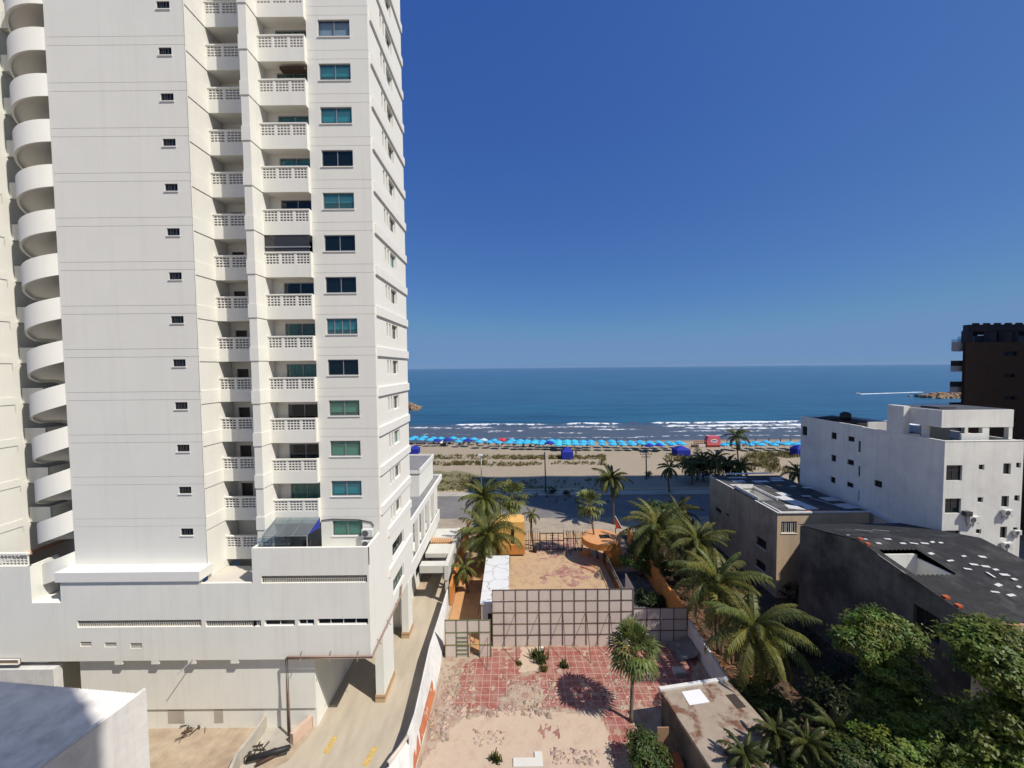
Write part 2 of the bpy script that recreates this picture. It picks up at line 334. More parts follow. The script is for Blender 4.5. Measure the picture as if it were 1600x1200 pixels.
sheet('road_verge', [(-400, 55.0), (400, 55.0), (400, 60.45), (-400, 60.45)], 0.012, pm('sandy_verge', (0.36, 0.30, 0.225), 0.95, 0.2, 0.8, 0.3, 8, c2=(0.27, 0.225, 0.17), c2s=0.3))
mb = MB(); mb.box(-400, 400, 71.0, 73.4, -0.2, 0.13); tag(mb.build('pavement', M['pave']), kind='structure')
mb = MB(); mb.box(-400, 400, 73.8, 75.0, -0.2, 0.10); tag(mb.build('cycle_path', pm('ochre_path', (0.45, 0.36, 0.23), 0.9, 0.12, 1)), kind='structure')
# demolished lot: one sheet, what covers it (tiles, screed, rubble) kept as masks of the material
W2 = lambda L: [tuple(on(*p)[:2]) for p in L]
tileP = [W2([(766, 1012), (812, 1011), (812, 1050), (800, 1075), (800, 1108), (706, 1114), (716, 1070), (726, 1040)]), W2([(846, 1011), (1100, 1008), (1085, 1045), (1075, 1070), (1060, 1112), (985, 1100), (900, 1108), (800, 1108), (800, 1062), (846, 1050)]),
         W2([(940, 1100), (985, 1108), (985, 1150), (968, 1190), (958, 1180)]), W2([(1030, 1075), (1080, 1060), (1100, 1080), (1040, 1110)])]
slabP = [W2([(724, 1118), (800, 1108), (872, 1112), (938, 1118), (950, 1150), (960, 1196), (990, 1260), (600, 1260), (655, 1200), (690, 1160)]), W2([(810, 1011), (845, 1011), (842, 1050), (808, 1050)])]
redP = [W2([(862, 885), (905, 878), (950, 890), (900, 915), (850, 912), (845, 900)]), W2([(830, 840), (905, 842), (890, 868), (850, 875), (832, 862)]), W2([(800, 1155 - 20), (885, 1130), (880, 1145), (850, 1140)])]
def lotc(x, y):
    n = nz(x, y, 0.55, 3.1); n2 = nz(x, y, 1.4, 9.0)
    xx, yy = x + 0.25 * n2, y + 0.25 * n
    t = 1.0 if any(inpoly(xx, yy, P) for P in tileP) else 0.0
    s = 1.0 if any(inpoly(xx, yy, P) for P in slabP) else 0.0
    r = min(1, max(0, .45 + 1.3 * n2)) if any(inpoly(xx + 0.9 * n, yy + .6 * n2, P) for P in redP) else 0.0
    if t and n2 > 0.42: t = 0.25
    c = on(815, 1095); 
    if t and (Vector((x, y)) - Vector((c.x, c.y))).length < 1.6 + 0.7 * n2: t = 0.1
    return (t, s if not t else 0.0, r, 1.0 if y > 33.5 else 0.0)
def lot_material():
    m, nt, b, L = base_mat('demolished_lot_floor')
    g = nd(nt, 'ShaderNodeNewGeometry'); pos = g.outputs['Position']
    at_ = nd(nt, 'ShaderNodeAttribute', attribute_name='tint'); sp = nd(nt, 'ShaderNodeSeparateColor'); L(at_.outputs['Color'], sp.inputs[0])
    n1 = nd(nt, 'ShaderNodeTexNoise', i_Scale=1.2, i_Detail=9.0, i_Roughness=0.7); L(pos, n1.inputs['Vector'])
    n2 = nd(nt, 'ShaderNodeTexNoise', i_Scale=6.0, i_Detail=8.0, i_Roughness=0.7); L(pos, n2.inputs['Vector'])
    v = nd(nt, 'ShaderNodeTexVoronoi', i_Scale=3.2); L(pos, v.inputs['Vector'])
    br = nd(nt, 'ShaderNodeTexBrick', offset=0.0, squash=1.0); L(pos, br.inputs['Vector'])
    for k, x in (('Scale', 1.0), ('Brick Width', 0.62), ('Row Height', 0.62), ('Mortar Size', 0.024), ('Bias', 0.0)): br.inputs[k].default_value = x
    br.inputs['Color1'].default_value = (0.285, 0.078, 0.060, 1); br.inputs['Color2'].default_value = (0.23, 0.062, 0.048, 1); br.inputs['Mortar'].default_value = (0.45, 0.28, 0.22, 1)
    def mix(a, b_, f, bt='MIX'):
        x = nd(nt, 'ShaderNodeMix', data_type='RGBA', blend_type=bt)
        for i, q in ((6, a), (7, b_)):
            if isinstance(q, tuple): x.inputs[i].default_value = q
            else: L(q, x.inputs[i])
        if isinstance(f, float): x.inputs[0].default_value = f
        else: L(f, x.inputs[0])
        return x.outputs[2]
    def rng(s, lo, hi, o0=0.0, o1=1.0):
        r = nd(nt, 'ShaderNodeMapRange'); r.inputs[1].default_value = lo; r.inputs[2].default_value = hi; r.inputs[3].default_value = o0; r.inputs[4].default_value = o1; L(s, r.inputs[0]); return r.outputs[0]
    rub = mix((0.40, 0.315, 0.235, 1), (0.30, 0.17, 0.125, 1), rng(n1.outputs[0], 0.45, 0.62)); rub = mix(rub, (0.58, 0.52, 0.46, 1), rng(n2.outputs[0], 0.60, 0.70))
    rub = mix(rub, (0.18, 0.11, 0.08, 1), rng(n2.outputs[0], 0.36, 0.28))
    rub = mix(rub, mix((0.47, 0.325, 0.19, 1), (0.36, 0.215, 0.14, 1), rng(n1.outputs[0], 0.48, 0.66)), at_.outputs['Alpha'])
    slab = mix((0.50, 0.385, 0.285, 1), (0.42, 0.30, 0.22, 1), rng(n1.outputs[0], 0.5, 0.72))
    tile = mix(br.outputs[0], (0.42, 0.28, 0.225, 1), rng(n1.outputs[0], 0.42, 0.72, 0.05, 0.75))
    red = mix((0.27, 0.115, 0.09, 1), (0.42, 0.26, 0.20, 1), rng(n1.outputs[0], 0.42, 0.6))
    def mask(ch):   # ragged edge
        a = nd(nt, 'ShaderNodeMath', operation='ADD'); L(sp.outputs[ch], a.inputs[0]); q = rng(n2.outputs[0], 0.3, 0.7, -0.28, 0.28); L(q, a.inputs[1]); return rng(a.outputs[0], 0.46, 0.54)
    c = mix(rub, slab, mask(1)); c = mix(c, red, mask(2)); c = mix(c, tile, mask(0)); L(c, b.inputs['Base Color'])
    b.inputs['Roughness'].default_value = 0.9
    bp = nd(nt, 'ShaderNodeBump', i_Strength=0.6, i_Distance=0.06); L(n2.outputs[0], bp.inputs['Height']); L(bp.outputs[0], b.inputs['Normal']); return m
gridmesh('lot_floor', -5.75, 15.3, 18.0, 55.0, 130, 230, lambda x, y: 0.004 + 0.05 * max(0, nz(x, y, 0.5, 1.0)), lotc, lot_material())
# loose rubble in the lot
mb = MB(); r3 = random.Random(3)
areas = [((690, 1040), (740, 1110), 240), ((790, 1060), (870, 1110), 330), ((700, 1105), (860, 1120), 220), ((670, 1110), (700, 1160), 160), ((860, 1170), (935, 1195), 120), ((940, 1050), (985, 1110), 140), ((740, 1140), (790, 1165), 60)]
for (a, b_, n) in areas:
    for _ in range(int(n * .65)):
        p = on(r3.uniform(a[0], b_[0]), r3.uniform(a[1], b_[1])); s = r3.uniform(0.03, 0.13) * (1 if r3.random() > 0.08 else 1.8)
        vs = []
        for dx, dy, dz in ((-1, -1, 0), (1, -1, 0), (1, 1, 0), (-1, 1, 0), (0, 0, 1)): vs.append((p.x + dx * s * r3.uniform(.5, 1.2), p.y + dy * s * r3.uniform(.5, 1.2), 0.02 + dz * s * r3.uniform(.5, 1)))
        k = r3.uniform(0.6, 1.3); mb.add(vs, [(0, 1, 4), (1, 2, 4), (2, 3, 4), (3, 0, 4)], 0, (k, k * r3.uniform(.85, 1), k * r3.uniform(.8, 1), 1))
M['rubblet'] = pm('loose_rubble', (0.40, 0.325, 0.255), 0.95, 0.2, 4, tint=True)
tag(mb.build('rubble', M['rubblet']), kind='stuff')
# beach
grassP = [W2([(672, 735), (740, 738), (770, 752), (830, 758), (900, 762), (960, 770), (960, 790), (700, 785), (672, 770)])]
def beachz(x, y): return 0.02 + (0.10 * nz(x, y, 0.12, 5.0) if 76 < y < 122 else 0) - (max(0, y - 116) * 0.05)
sand = None
def beachc(x, y):
    wet = min(1, max(0, (y - 122) / 5)); g = 0.8 if inpoly(x + 1.5 * nz(x, y, .3, 2), y + 1.5 * nz(x, y, .3, 7), grassP[0]) and x < 8 else 0.0
    return (wet, g, 0, 1)
m, nt, b, L = base_mat('beach_sand'); g_ = nd(nt, 'ShaderNodeNewGeometry'); a_ = nd(nt, 'ShaderNodeAttribute', attribute_name='tint'); s_ = nd(nt, 'ShaderNodeSeparateColor'); L(a_.outputs['Color'], s_.inputs[0])
n_ = nd(nt, 'ShaderNodeTexNoise', i_Scale=0.25, i_Detail=10.0, i_Roughness=0.7); L(g_.outputs['Position'], n_.inputs['Vector'])
x1 = nd(nt, 'ShaderNodeMix', data_type='RGBA'); x1.inputs[6].default_value = (0.36, 0.295, 0.21, 1); x1.inputs[7].default_value = (0.29, 0.235, 0.165, 1); L(n_.outputs[0], x1.inputs[0])
x2 = nd(nt, 'ShaderNodeMix', data_type='RGBA'); L(x1.outputs[2], x2.inputs[6]); x2.inputs[7].default_value = (0.14, 0.115, 0.095, 1); L(s_.outputs[0], x2.inputs[0])
x3 = nd(nt, 'ShaderNodeMix', data_type='RGBA'); L(x2.outputs[2], x3.inputs[6]); x3.inputs[7].default_value = (0.13, 0.125, 0.045, 1); L(s_.outputs[1], x3.inputs[0])
L(x3.outputs[2], b.inputs['Base Color']); b.inputs['Roughness'].default_value = 0.9
n2_ = nd(nt, 'ShaderNodeTexNoise', i_Scale=2.5, i_Detail=6.0); L(g_.outputs['Position'], n2_.inputs['Vector']); bp = nd(nt, 'ShaderNodeBump', i_Strength=0.5, i_Distance=0.15); L(n2_.outputs[0], bp.inputs['Height']); L(bp.outputs[0], b.inputs['Normal'])
gridmesh('beach_sand', -60, 140, 75.0, 145, 200, 110, beachz, beachc, m)
for xa, xb in ((-420, -60), (140, 420)): sheet('beach_sand', [(xa, 75), (xb, 75), (xb, 128), (xa, 128)], 0.0, m)
# sea
def foam(x, y):
    k = nz(x, y, 0.035, 11); f = 0; z = 0
    # (distance, thickness, extents along the shore)
    for (Yc, th, spans, amp) in ((164.5, 1.9, ((-28, 16, .8), (20, 48, .9), (58, 400, 1)), 0.55), (157.5, 3.6, ((-200, -5, .55), (4, 46, .5), (60, 400, .85)), 0.15), (150.0, 2.2, ((-14, 8, .5), (30, 52, .6), (64, 400, .8)), 0.1),
                             (143, 1.5, ((-200, -12, .35), (10, 30, .5), (55, 110, .5)), 0.05), (134.0, 0.8, ((-60, 400, .55),), 0.03)):
        yc = Yc + 2.2 * k + 0.8 * nz(x, y, 0.15, 4)
        for a, b_, s in spans:
            e = min(1, max(0, (x - a) / 5)) * min(1, max(0, (b_ - x) / 5))
            if e <= 0: continue
            d = (y - yc) / th
            prof = math.exp(-d * d) if d < 0 else math.exp(-(d * 2.2) ** 2)
            f = max(f, e * s * prof * (0.72 + 0.8 * nz(x, y, 0.5, 8)))
            z += amp * e * math.exp(-((y - yc) / (th * 0.9)) ** 2)
    for Yc, amp in ((176, .35), (190, .3), (205, .3), (224, .3), (248, .3)):
        yc = Yc + 5 * k; z += amp * (0.35 + max(0, nz(x, 0, 0.03, Yc))) * math.exp(-((y - yc) / 2.4) ** 2)
    return min(1, max(0, f)), z
def sea_material():
    m, nt, b, L = base_mat('sea_water'); nt.nodes.remove(b)
    g = nd(nt, 'ShaderNodeNewGeometry'); a = nd(nt, 'ShaderNodeAttribute', attribute_name='tint'); sp = nd(nt, 'ShaderNodeSeparateColor'); L(a.outputs['Color'], sp.inputs[0])
    mp = nd(nt, 'ShaderNodeMapping'); mp.inputs['Scale'].default_value = (0.10, 0.32, 1); L(g.outputs['Position'], mp.inputs['Vector'])
    n1 = nd(nt, 'ShaderNodeTexNoise', i_Scale=1.0, i_Detail=8.0, i_Roughness=0.62); L(mp.outputs[0], n1.inputs['Vector'])
    mp2 = nd(nt, 'ShaderNodeMapping'); mp2.inputs['Scale'].default_value = (0.012, 0.03, 1); L(g.outputs['Position'], mp2.inputs['Vector'])
    n2 = nd(nt, 'ShaderNodeTexNoise', i_Scale=1.0, i_Detail=5.0); L(mp2.outputs[0], n2.inputs['Vector'])
    c1 = nd(nt, 'ShaderNodeMix', data_type='RGBA'); c1.inputs[6].default_value = (0.020, 0.085, 0.155, 1); c1.inputs[7].default_value = (0.026, 0.112, 0.185, 1)
    r1 = nd(nt, 'ShaderNodeMapRange'); r1.inputs[1].default_value = 0.35; r1.inputs[2].default_value = 0.65; L(n2.outputs[0], r1.inputs[0]); L(r1.outputs[0], c1.inputs[0])
    mp4 = nd(nt, 'ShaderNodeMapping'); mp4.inputs['Scale'].default_value = (0.02, 0.16, 1); L(g.outputs['Position'], mp4.inputs['Vector']); n4 = nd(nt, 'ShaderNodeTexNoise', i_Scale=1.0, i_Detail=7.0, i_Roughness=0.6); L(mp4.outputs[0], n4.inputs['Vector'])
    r5 = nd(nt, 'ShaderNodeMapRange'); r5.inputs[1].default_value = 0.3; r5.inputs[2].default_value = 0.5; r5.inputs[3].default_value = 0.62; L(n4.outputs[0], r5.inputs[0]); m5 = nd(nt, 'ShaderNodeMix', data_type='RGBA', blend_type='MULTIPLY'); m5.inputs[0].default_value = 1; L(c1.outputs[2], m5.inputs[6]); L(r5.outputs[0], m5.inputs[7]); c1 = m5
    c2 = nd(nt, 'ShaderNodeMix', data_type='RGBA'); L(c1.outputs[2], c2.inputs[6]); c2.inputs[7].default_value = (0.085, 0.095, 0.115, 1); L(sp.outputs[1], c2.inputs[0])
    df = nd(nt, 'ShaderNodeBsdfDiffuse'); L(c2.outputs[2], df.inputs[0])
    gl = nd(nt, 'ShaderNodeBsdfGlossy'); gl.inputs['Roughness'].default_value = 0.22; gl.inputs[0].default_value = (0.85, 0.92, 1, 1)
    bp = nd(nt, 'ShaderNodeBump', i_Strength=0.65, i_Distance=0.9); L(n1.outputs[0], bp.inputs['Height'])
    for s in (df, gl): L(bp.outputs[0], s.inputs['Normal'])
    lw = nd(nt, 'ShaderNodeLayerWeight', i_Blend=0.5); rl = nd(nt, 'ShaderNodeMapRange'); rl.inputs[1].default_value = 0.86; rl.inputs[2].default_value = 0.995; rl.inputs[3].default_value = 0.14; rl.inputs[4].default_value = 0.46; L(lw.outputs['Facing'], rl.inputs[0])
    ms = nd(nt, 'ShaderNodeMixShader'); L(rl.outputs[0], ms.inputs[0]); L(df.outputs[0], ms.inputs[1]); L(gl.outputs[0], ms.inputs[2])
    fo = nd(nt, 'ShaderNodeBsdfDiffuse'); fo.inputs[0].default_value = (0.72, 0.73, 0.75, 1)
    n3 = nd(nt, 'ShaderNodeTexNoise', i_Scale=0.9, i_Detail=8.0, i_Roughness=0.75); L(g.outputs['Position'], n3.inputs['Vector'])
    ad = nd(nt, 'ShaderNodeMath', operation='ADD'); L(sp.outputs[0], ad.inputs[0]); r3_ = nd(nt, 'ShaderNodeMapRange'); r3_.inputs[1].default_value = 0.3; r3_.inputs[2].default_value = 0.7; r3_.inputs[3].default_value = -0.35; r3_.inputs[4].default_value = 0.35; L(n3.outputs[0], r3_.inputs[0]); L(r3_.outputs[0], ad.inputs[1])
    r4 = nd(nt, 'ShaderNodeMapRange'); r4.inputs[1].default_value = 0.26; r4.inputs[2].default_value = 0.55; L(ad.outputs[0], r4.inputs[0])
    m2 = nd(nt, 'ShaderNodeMixShader'); L(r4.outputs[0], m2.inputs[0]); L(ms.outputs[0], m2.inputs[1]); L(fo.outputs[0], m2.inputs[2]); L(m2.outputs[0], nt.nodes['Material Output'].inputs[0]); return m
SEA = -0.55
vs, cs, fs = [], [], []
xs = [-90 + 1.0 * i for i in range(291)]; ys = [126 + 0.45 * j for j in range(130)] + [184.5 + 2 * j for j in range(1, 45)]
for y in ys:
    for x in xs:
        f, z = foam(x, y); murk = min(1, max(0, (172 - y) / 16)) * 0.85
        vs.append((x, y, SEA + z * min(1, max(0, (y - 128) / 8)) * min(1, max(0, (268 - y) / 15)) * min(1, (x + 90) / 10, (200 - x) / 10))); cs.append((f, murk, 0, 1))
nx, ny = len(xs), len(ys)
for j in range(ny - 1):
    for i in range(nx - 1): a = j * nx + i; fs.append((a, a + 1, a + nx + 1, a + nx))
mb = MB(); mb.v, mb.c, mb.f, mb.m, mb.usec = vs, cs, fs, [0] * len(fs), True
for q in (((-20000, ys[-1]), (-90, ys[-1]), (-90, 25000), (-20000, 25000)), ((-90, ys[-1]), (200, ys[-1]), (200, 25000), (-90, 25000)), ((200, ys[-1]), (20000, ys[-1]), (20000, 25000), (200, 25000)), ((-20000, 126), (-90, 126), (-90, ys[-1]), (-20000, ys[-1])), ((200, 126), (20000, 126), (20000, ys[-1]), (200, ys[-1]))):
    mb.quad(*[(x, y, SEA) for x, y in q], 0, (0, 0, 0, 1))
tag(mb.build('sea', sea_material(), smooth=True), kind='structure')
# dune grass: tufts
def tuft(mb, p, h, n, r):
    for _ in range(n):
        a = r.uniform(0, 6.283); l = h * r.uniform(.5, 1.1); q = Vector((p.x + r.gauss(0, h * .35), p.y + r.gauss(0, h * .35), p.z)); d = Vector((math.cos(a), math.sin(a), 0)); wv = d.cross(Vector((0, 0, 1))) * 0.05 * (1 + h)
        k = r.uniform(.6, 1.5); c = (k * r.uniform(.9, 1.5), k, k * .8, 1)
        t = q + d * l * .5 + Vector((0, 0, l)); mb.add([q - wv, q + wv, t + wv * .3, t - wv * .3], [(0, 1, 2, 3)], 0, c)
mb = MB(); r = random.Random(21)
for (x0, x1, y0, y1, n, h) in ((672, 850, 712, 718, 520, .55), (672, 704, 722, 728, 120, .6), (708, 760, 722, 727, 240, .6), (760, 848, 723, 729, 120, .55), (858, 940, 712, 718, 300, .5), (862, 930, 722, 726, 90, .5), (936, 946, 712, 727, 60, .8),
                            (672, 740, 742, 768, 420, .4), (740, 960, 748, 756, 60, .4), (760, 960, 756, 786, 120, .5), (1040, 1100, 712, 722, 160, .8), (1165, 1250, 708, 716, 260, .8), (1160, 1215, 718, 735, 240, .9), (1200, 1250, 728, 740, 60, .7)):
    for _ in range(n):
        u = r.random(); p = on(r.uniform(x0, x1), y0 + (y1 - y0) * u)
        if nz(p.x, p.y, 0.25, 3) < -0.12 and r.random() < .8: continue
        tuft(mb, p, h * r.uniform(.6, 1.3), 7, r)
tag(mb.build('dune_grass', M['grass']), kind='stuff')

# sea air: a thin even haze that only tells over kilometres of water
mh = bpy.data.materials.new('haze'); mh.use_nodes = True; nh = mh.node_tree; nh.nodes.clear()
oh = nh.nodes.new('ShaderNodeOutputMaterial'); vh = nh.nodes.new('ShaderNodeVolumePrincipled'); vh.inputs['Color'].default_value = (0.50, 0.74, 1.0, 1); vh.inputs['Density'].default_value = 2.2e-5; vh.inputs['Anisotropy'].default_value = 0.0
nh.links.new(vh.outputs[0], oh.inputs['Volume'])
mb = MB(); mb.box(-21000, 21000, -700, 26000, -12, 125); tag(mb.build('haze', mh), kind='stuff')
# ------------------------------------------------------------------ helpers for buildings
XF, ZU = Vector((1, 0, 0)), Vector((0, 0, 1)); YF = Vector((0, 1, 0))
def ffront(x, Y, z): return frame((x, Y, z), XF, -YF)          # a wall facing the camera side
def fright(X, y, z): return frame((X, y, z), YF, XF)           # a wall facing right (+X)
def fleft(X, y, z): return frame((X, y, z), YF, -XF)           # a wall facing left (-X)
def window(root, fr, h, depth=0.12, n=2, glass='teal', fm='alu', blind=None, bars=0, sill=True, room=True, name='window', transom=False):
    u0, u1, v0, v1 = h[:4]; mb = MB(); t = 0.05; d0, d1 = -depth - 0.005, -depth + 0.05
    mb.obox(fr, u0, u1, v0, v0 + t, d0, d1); mb.obox(fr, u0, u1, v1 - t, v1, d0, d1)
    mb.obox(fr, u0, u0 + t, v0 + t, v1 - t, d0, d1); mb.obox(fr, u1 - t, u1, v0 + t, v1 - t, d0, d1)
    for i in range(1, n): c = u0 + (u1 - u0) * i / n; mb.obox(fr, c - t * .45, c + t * .45, v0 + t, v1 - t, d0, d1)
    if transom: c = v0 + (v1 - v0) * 0.66; mb.obox(fr, u0 + t, u1 - t, c - .02, c + .02, d0 + .003, d1 - .003)
    for i in range(bars): c = u0 + (u1 - u0) * (i + 1) / (bars + 1); mb.obox(fr, c - .015, c + .015, v0 + t, v1 - t, d1 + .01, d1 + .035)
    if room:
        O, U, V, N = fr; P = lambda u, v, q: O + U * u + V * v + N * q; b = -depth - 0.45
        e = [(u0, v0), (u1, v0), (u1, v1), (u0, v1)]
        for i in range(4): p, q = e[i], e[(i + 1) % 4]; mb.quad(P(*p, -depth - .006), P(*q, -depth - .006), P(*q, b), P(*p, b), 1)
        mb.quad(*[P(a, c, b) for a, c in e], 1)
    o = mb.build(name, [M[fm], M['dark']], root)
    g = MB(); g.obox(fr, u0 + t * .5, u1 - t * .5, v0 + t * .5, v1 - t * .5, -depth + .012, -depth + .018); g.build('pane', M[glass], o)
    if blind:
        kind, fr_ = blind[0], blind[1]; bmb = MB(); hh = (v1 - v0 - 2 * t) * fr_
        if kind == 'blind': bmb.obox(fr, u0 + t, u1 - t, v1 - t - hh, v1 - t, -depth - .10, -depth - .09)
        else:
            O, U, V, N = fr; nseg = 28; w_ = (u1 - u0 - 2 * t)
            span = fr_; 
            for i in range(nseg):
                a, b2 = u0 + t + w_ * span * i / nseg, u0 + t + w_ * span * (i + 1) / nseg
                za, zb = -.14 + .05 * math.sin(i * 1.7), -.14 + .05 * math.sin((i + 1) * 1.7)
                bmb.quad(O + U * a + V * (v0 + t) + N * (za - depth), O + U * b2 + V * (v0 + t) + N * (zb - depth), O + U * b2 + V * (v1 - t) + N * (zb - depth), O + U * a + V * (v1 - t) + N * (za - depth))
        bmb.build(kind, M[kind], o)
    if sill and name == 'window':
        s = MB(); s.obox(fr, u0 - .05, u1 + .05, v0 - .06, v0 - .002, -depth, .05); s.build('sill', M['white2'], o)
    return o
def breeze(fr, u0, u1, v0, v1, n0, n1, nu, nv, mb, t=0.035, m=0, th=None):
    th = th or t
    for i in range(nu + 1): c = u0 + (u1 - u0) * i / nu; mb.obox(fr, c - t / 2, c + t / 2, v0, v1, n0, n1, m)
    for j in range(nv + 1): c = v0 + (v1 - v0) * j / nv; mb.obox(fr, u0 - t / 2 + .001, u1 + t / 2 - .001, c - th / 2, c + th / 2, n0 + .004, n1 - .004, m)
def ac_unit(name, P, N, label, group=None, s=1.0, bracket=False):
    # split air conditioner: casing, fan grille, feet; P is the bottom centre of the back, N the way it faces
    N = Vector(N); U = N.cross(ZU) * -1; rt = empty(name, P, label, 'air conditioner', group)
    fr = (Vector(P) - U * .42 * s, U, ZU, N)
    mb = MB(); mb.obox(fr, 0, .84 * s, .04, .62 * s, .04, .34 * s); mb.build('casing', M['acwhite'], rt, bevel=.015)
    O = Vector(P) + N * (.345 * s) + ZU * (.32 * s) - U * .14 * s; g = MB()
    for rr in (.23, .16, .09):
        pts = [O + (U * math.cos(a) + ZU * math.sin(a)) * rr * s for a in [i * math.pi / 8 for i in range(17)]]; g.tube(pts, .012 * s, 5, caps=False)
    V0 = [O - N * .002 + (U * math.cos(a) + ZU * math.sin(a)) * .24 * s for a in [i * math.pi / 10 for i in range(20)]]; g.poly(V0)
    g.build('fan_grille', M['acgrey'], rt)
    f = MB(); f.obox(fr, .1 * s, .16 * s, 0, .04, .02, .36 * s); f.obox(fr, .68 * s, .74 * s, 0, .04, .02, .36 * s)
    if bracket:
        for a in (.1, .68): f.obox(fr, a * s + .01, a * s + .05, -.35 * s, 0, -.0, .04)
    f.build('bracket', M['alu'], rt); return rt
# ------------------------------------------------------------------ white tower
FP = 2.823; C = lambda k: 16.15 + FP * k
KT = 14; ZT = C(KT) + 0.9
T = empty('apartment_tower', (-20, 30, 0), 'tall white apartment tower with stacked balconies and a wide blank wall', 'apartment building')
PY = 24.4; WY = 26.6; RX = -9.4
# blank wall
Xa, Xb, BY, zb = -29.4, -20.55, 25.3, 11.05
holes, wins = [], []
for k in range(-1, KT):
    holes += [(-1, 99, C(k) + .30 - zb, C(k) + .325 - zb, 'g'), (-1, 99, C(k) + .83 - zb, C(k) + .855 - zb, 'g')]
    p = at(0, 0, BY); wl = (-22.25 - Xa, -21.42 - Xa, C(k) - .33 - zb, C(k) + .14 - zb); holes.append(wl); wins.append(wl)
mb = MB(); fb = ffront(Xa, BY, zb); mb.holed(fb, Xb - Xa, ZT - zb, [h if len(h) == 4 else (0, Xb - Xa, h[2], h[3]) for h in holes], 0.10)
for h in holes:
    if len(h) == 5: mb.obox(fb, 0, Xb - Xa, h[2], h[3], -.06, -.014, 1)
mb.box(Xa, Xb - .02, BY + .6, 34.6, zb - 1, ZT); mb.box(Xa, Xa + .1, BY + .002, BY + .6, zb, ZT)
mb.box(Xa, Xb, BY + .12, BY + .6, ZT - .02, ZT + .0)
mb.build('blank_wall', [M['white'], M['groove']], T)
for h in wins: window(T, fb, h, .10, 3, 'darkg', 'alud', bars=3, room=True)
# flank of the blank wall, with floor bands
mb = MB(); mb.box(Xb - .02, Xb, BY + .0, 28.3, 9.9, ZT); 
for k in range(-1, KT): mb.box(Xb - .01, Xb + .045, BY + .05, 27.0, C(k), C(k) + .88)
mb.build('flank_wall', M['white'], T)
# pier between the balcony stacks
mb = MB(); mb.box(-17.12, -16.62, BY, 28.3, 12.51, ZT)
for k in range(-1, KT): mb.box(-17.16, -16.58, BY - .045, 27.6, C(k), C(k) + .88)
mb.build('pier', M['white'], T)
# back walls of the two stacks
B1, B2 = (-20.55, -17.12, 27.0, 28.25), (-16.62, -13.5, 26.3, 27.05)
def balcony(k, x0, x1, Yf, Yb, kind, proto=[None, None]):
    z = C(k); b = MB(); z1 = z + 1.70
    b.box(x0 + .003, x1, Yf, Yf + .12, z, z + .86); b.box(x0 + .003, x1, Yf - .03, Yf + .15, z1 - .09, z1)
    b.box(x0 + .003, x1 - .003, Yf + .12, Yb, z + .02, z + .19); b.box(x0 + .004, x1 - .125, Yf + .121, Yb - .001, z + .19, z + .21, 1)
    n = 3; w_ = (x1 - x0) / n; pw = .13
    for i in range(n + 1):
        xc = x0 + .003 + w_ * i; a_, c_ = max(x0 + .003, xc - pw / 2), min(x1, xc + pw / 2); b.box(a_, c_, Yf + .002, Yf + .118, z + .86, z1 - .09)
    if kind == 2: b.box(x1 - .12, x1 - .001, Yf + .12, WY, z, z1 - .002)
    o = b.build('balcony', [M['white'], M['balfloor']], T)
    for i in range(n):
        p = MB(); a_, c_ = x0 + w_ * i + pw / 2 + .02, x0 + w_ * (i + 1) - pw / 2 - .02
        breeze(ffront(0, Yf + .03, z + .86), a_, c_, .02, .73, -.20, .02, 4, 4, p, .04, 0, .065); p.build('breeze_block_panel', M['white2'], o)
    return o
mb = MB(); gl = []
for k in range(-1, KT):
    z = C(k) + .2
    # recess 1: dark doorway
    fr = ffront(-20.53, B1[3], z); h = (.35, 1.2, .0, 2.1); mb.holed(fr, 3.4, FP - .18, [h], .15)
    if True:
        fr2 = ffront(-16.62, B2[3], z); h2 = (.8, 3.1, .05, 2.42); mb.holed(fr2, 3.14, FP - .18, [h2], .10)
    else: fr2 = None
    gl.append((k, fr, h, fr2, h2 if fr2 else None))
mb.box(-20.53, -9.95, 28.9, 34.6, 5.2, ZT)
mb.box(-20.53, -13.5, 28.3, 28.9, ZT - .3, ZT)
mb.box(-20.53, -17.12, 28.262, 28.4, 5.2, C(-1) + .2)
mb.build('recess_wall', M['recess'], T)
mb = MB()
for k in range(-1, KT + 1):
    if k > -1 or True: mb.box(-20.53, -17.13, 27.13, 28.24, C(k) - .0 + .003, C(k) + .019)
mb = None
for k, fr, h, fr2, h2 in gl:
    d = MB(); d.obox(fr, h[0], h[1], h[2], h[3], -.15, -.12); d.build('door', M['door'], T)
    if fr2:
        st = {0: ('darkg', None), 1: ('darkg', None), 2: ('greeng', ('curtain', 1.0)), 3: ('greeng', ('curtain', .3)), 4: ('darkg', ('blind', .35)), 5: ('darkg', ('curtain', .35)), 6: ('darkg', None), 7: ('teal', ('curtain', 1.0)), 8: ('teal', ('curtain', .9))}.get(k, ('greeng', ('curtain', 1.0)))
        window(T, fr2, h2, .10, 2, st[0], 'alu', blind=st[1], sill=False, name='sliding_door')
for k in range(-2, KT):
    balcony(k, B1[0], B1[1], B1[2], B1[3], 1)
    if k >= -1: balcony(k, B2[0], B2[1], B2[2], B2[3], 2)
mb = MB(); mb.box(-20.54, -13.5, 26.7, 28.3, ZT - .25, ZT); mb.build('roof_slab', M['white'], T)
mb = MB(); mb.box(-15.3, -13.62, 26.5, 26.95, C(10) - .34, C(10) - .16); mb.build('rolled_awning', M['wood'], T)
mb = MB(); mb.box(-16.6, -13.6, 26.34, 26.36, C(5) + 1.71, C(6) - .02); mb.build('balcony_glazing', M['smoke'], T)
mb = MB(); mb.box(-16.6, -13.52, 26.30, 26.38, C(5) + 1.98, C(5) + 2.06); mb.build('balcony_rail', M['alu'], T)
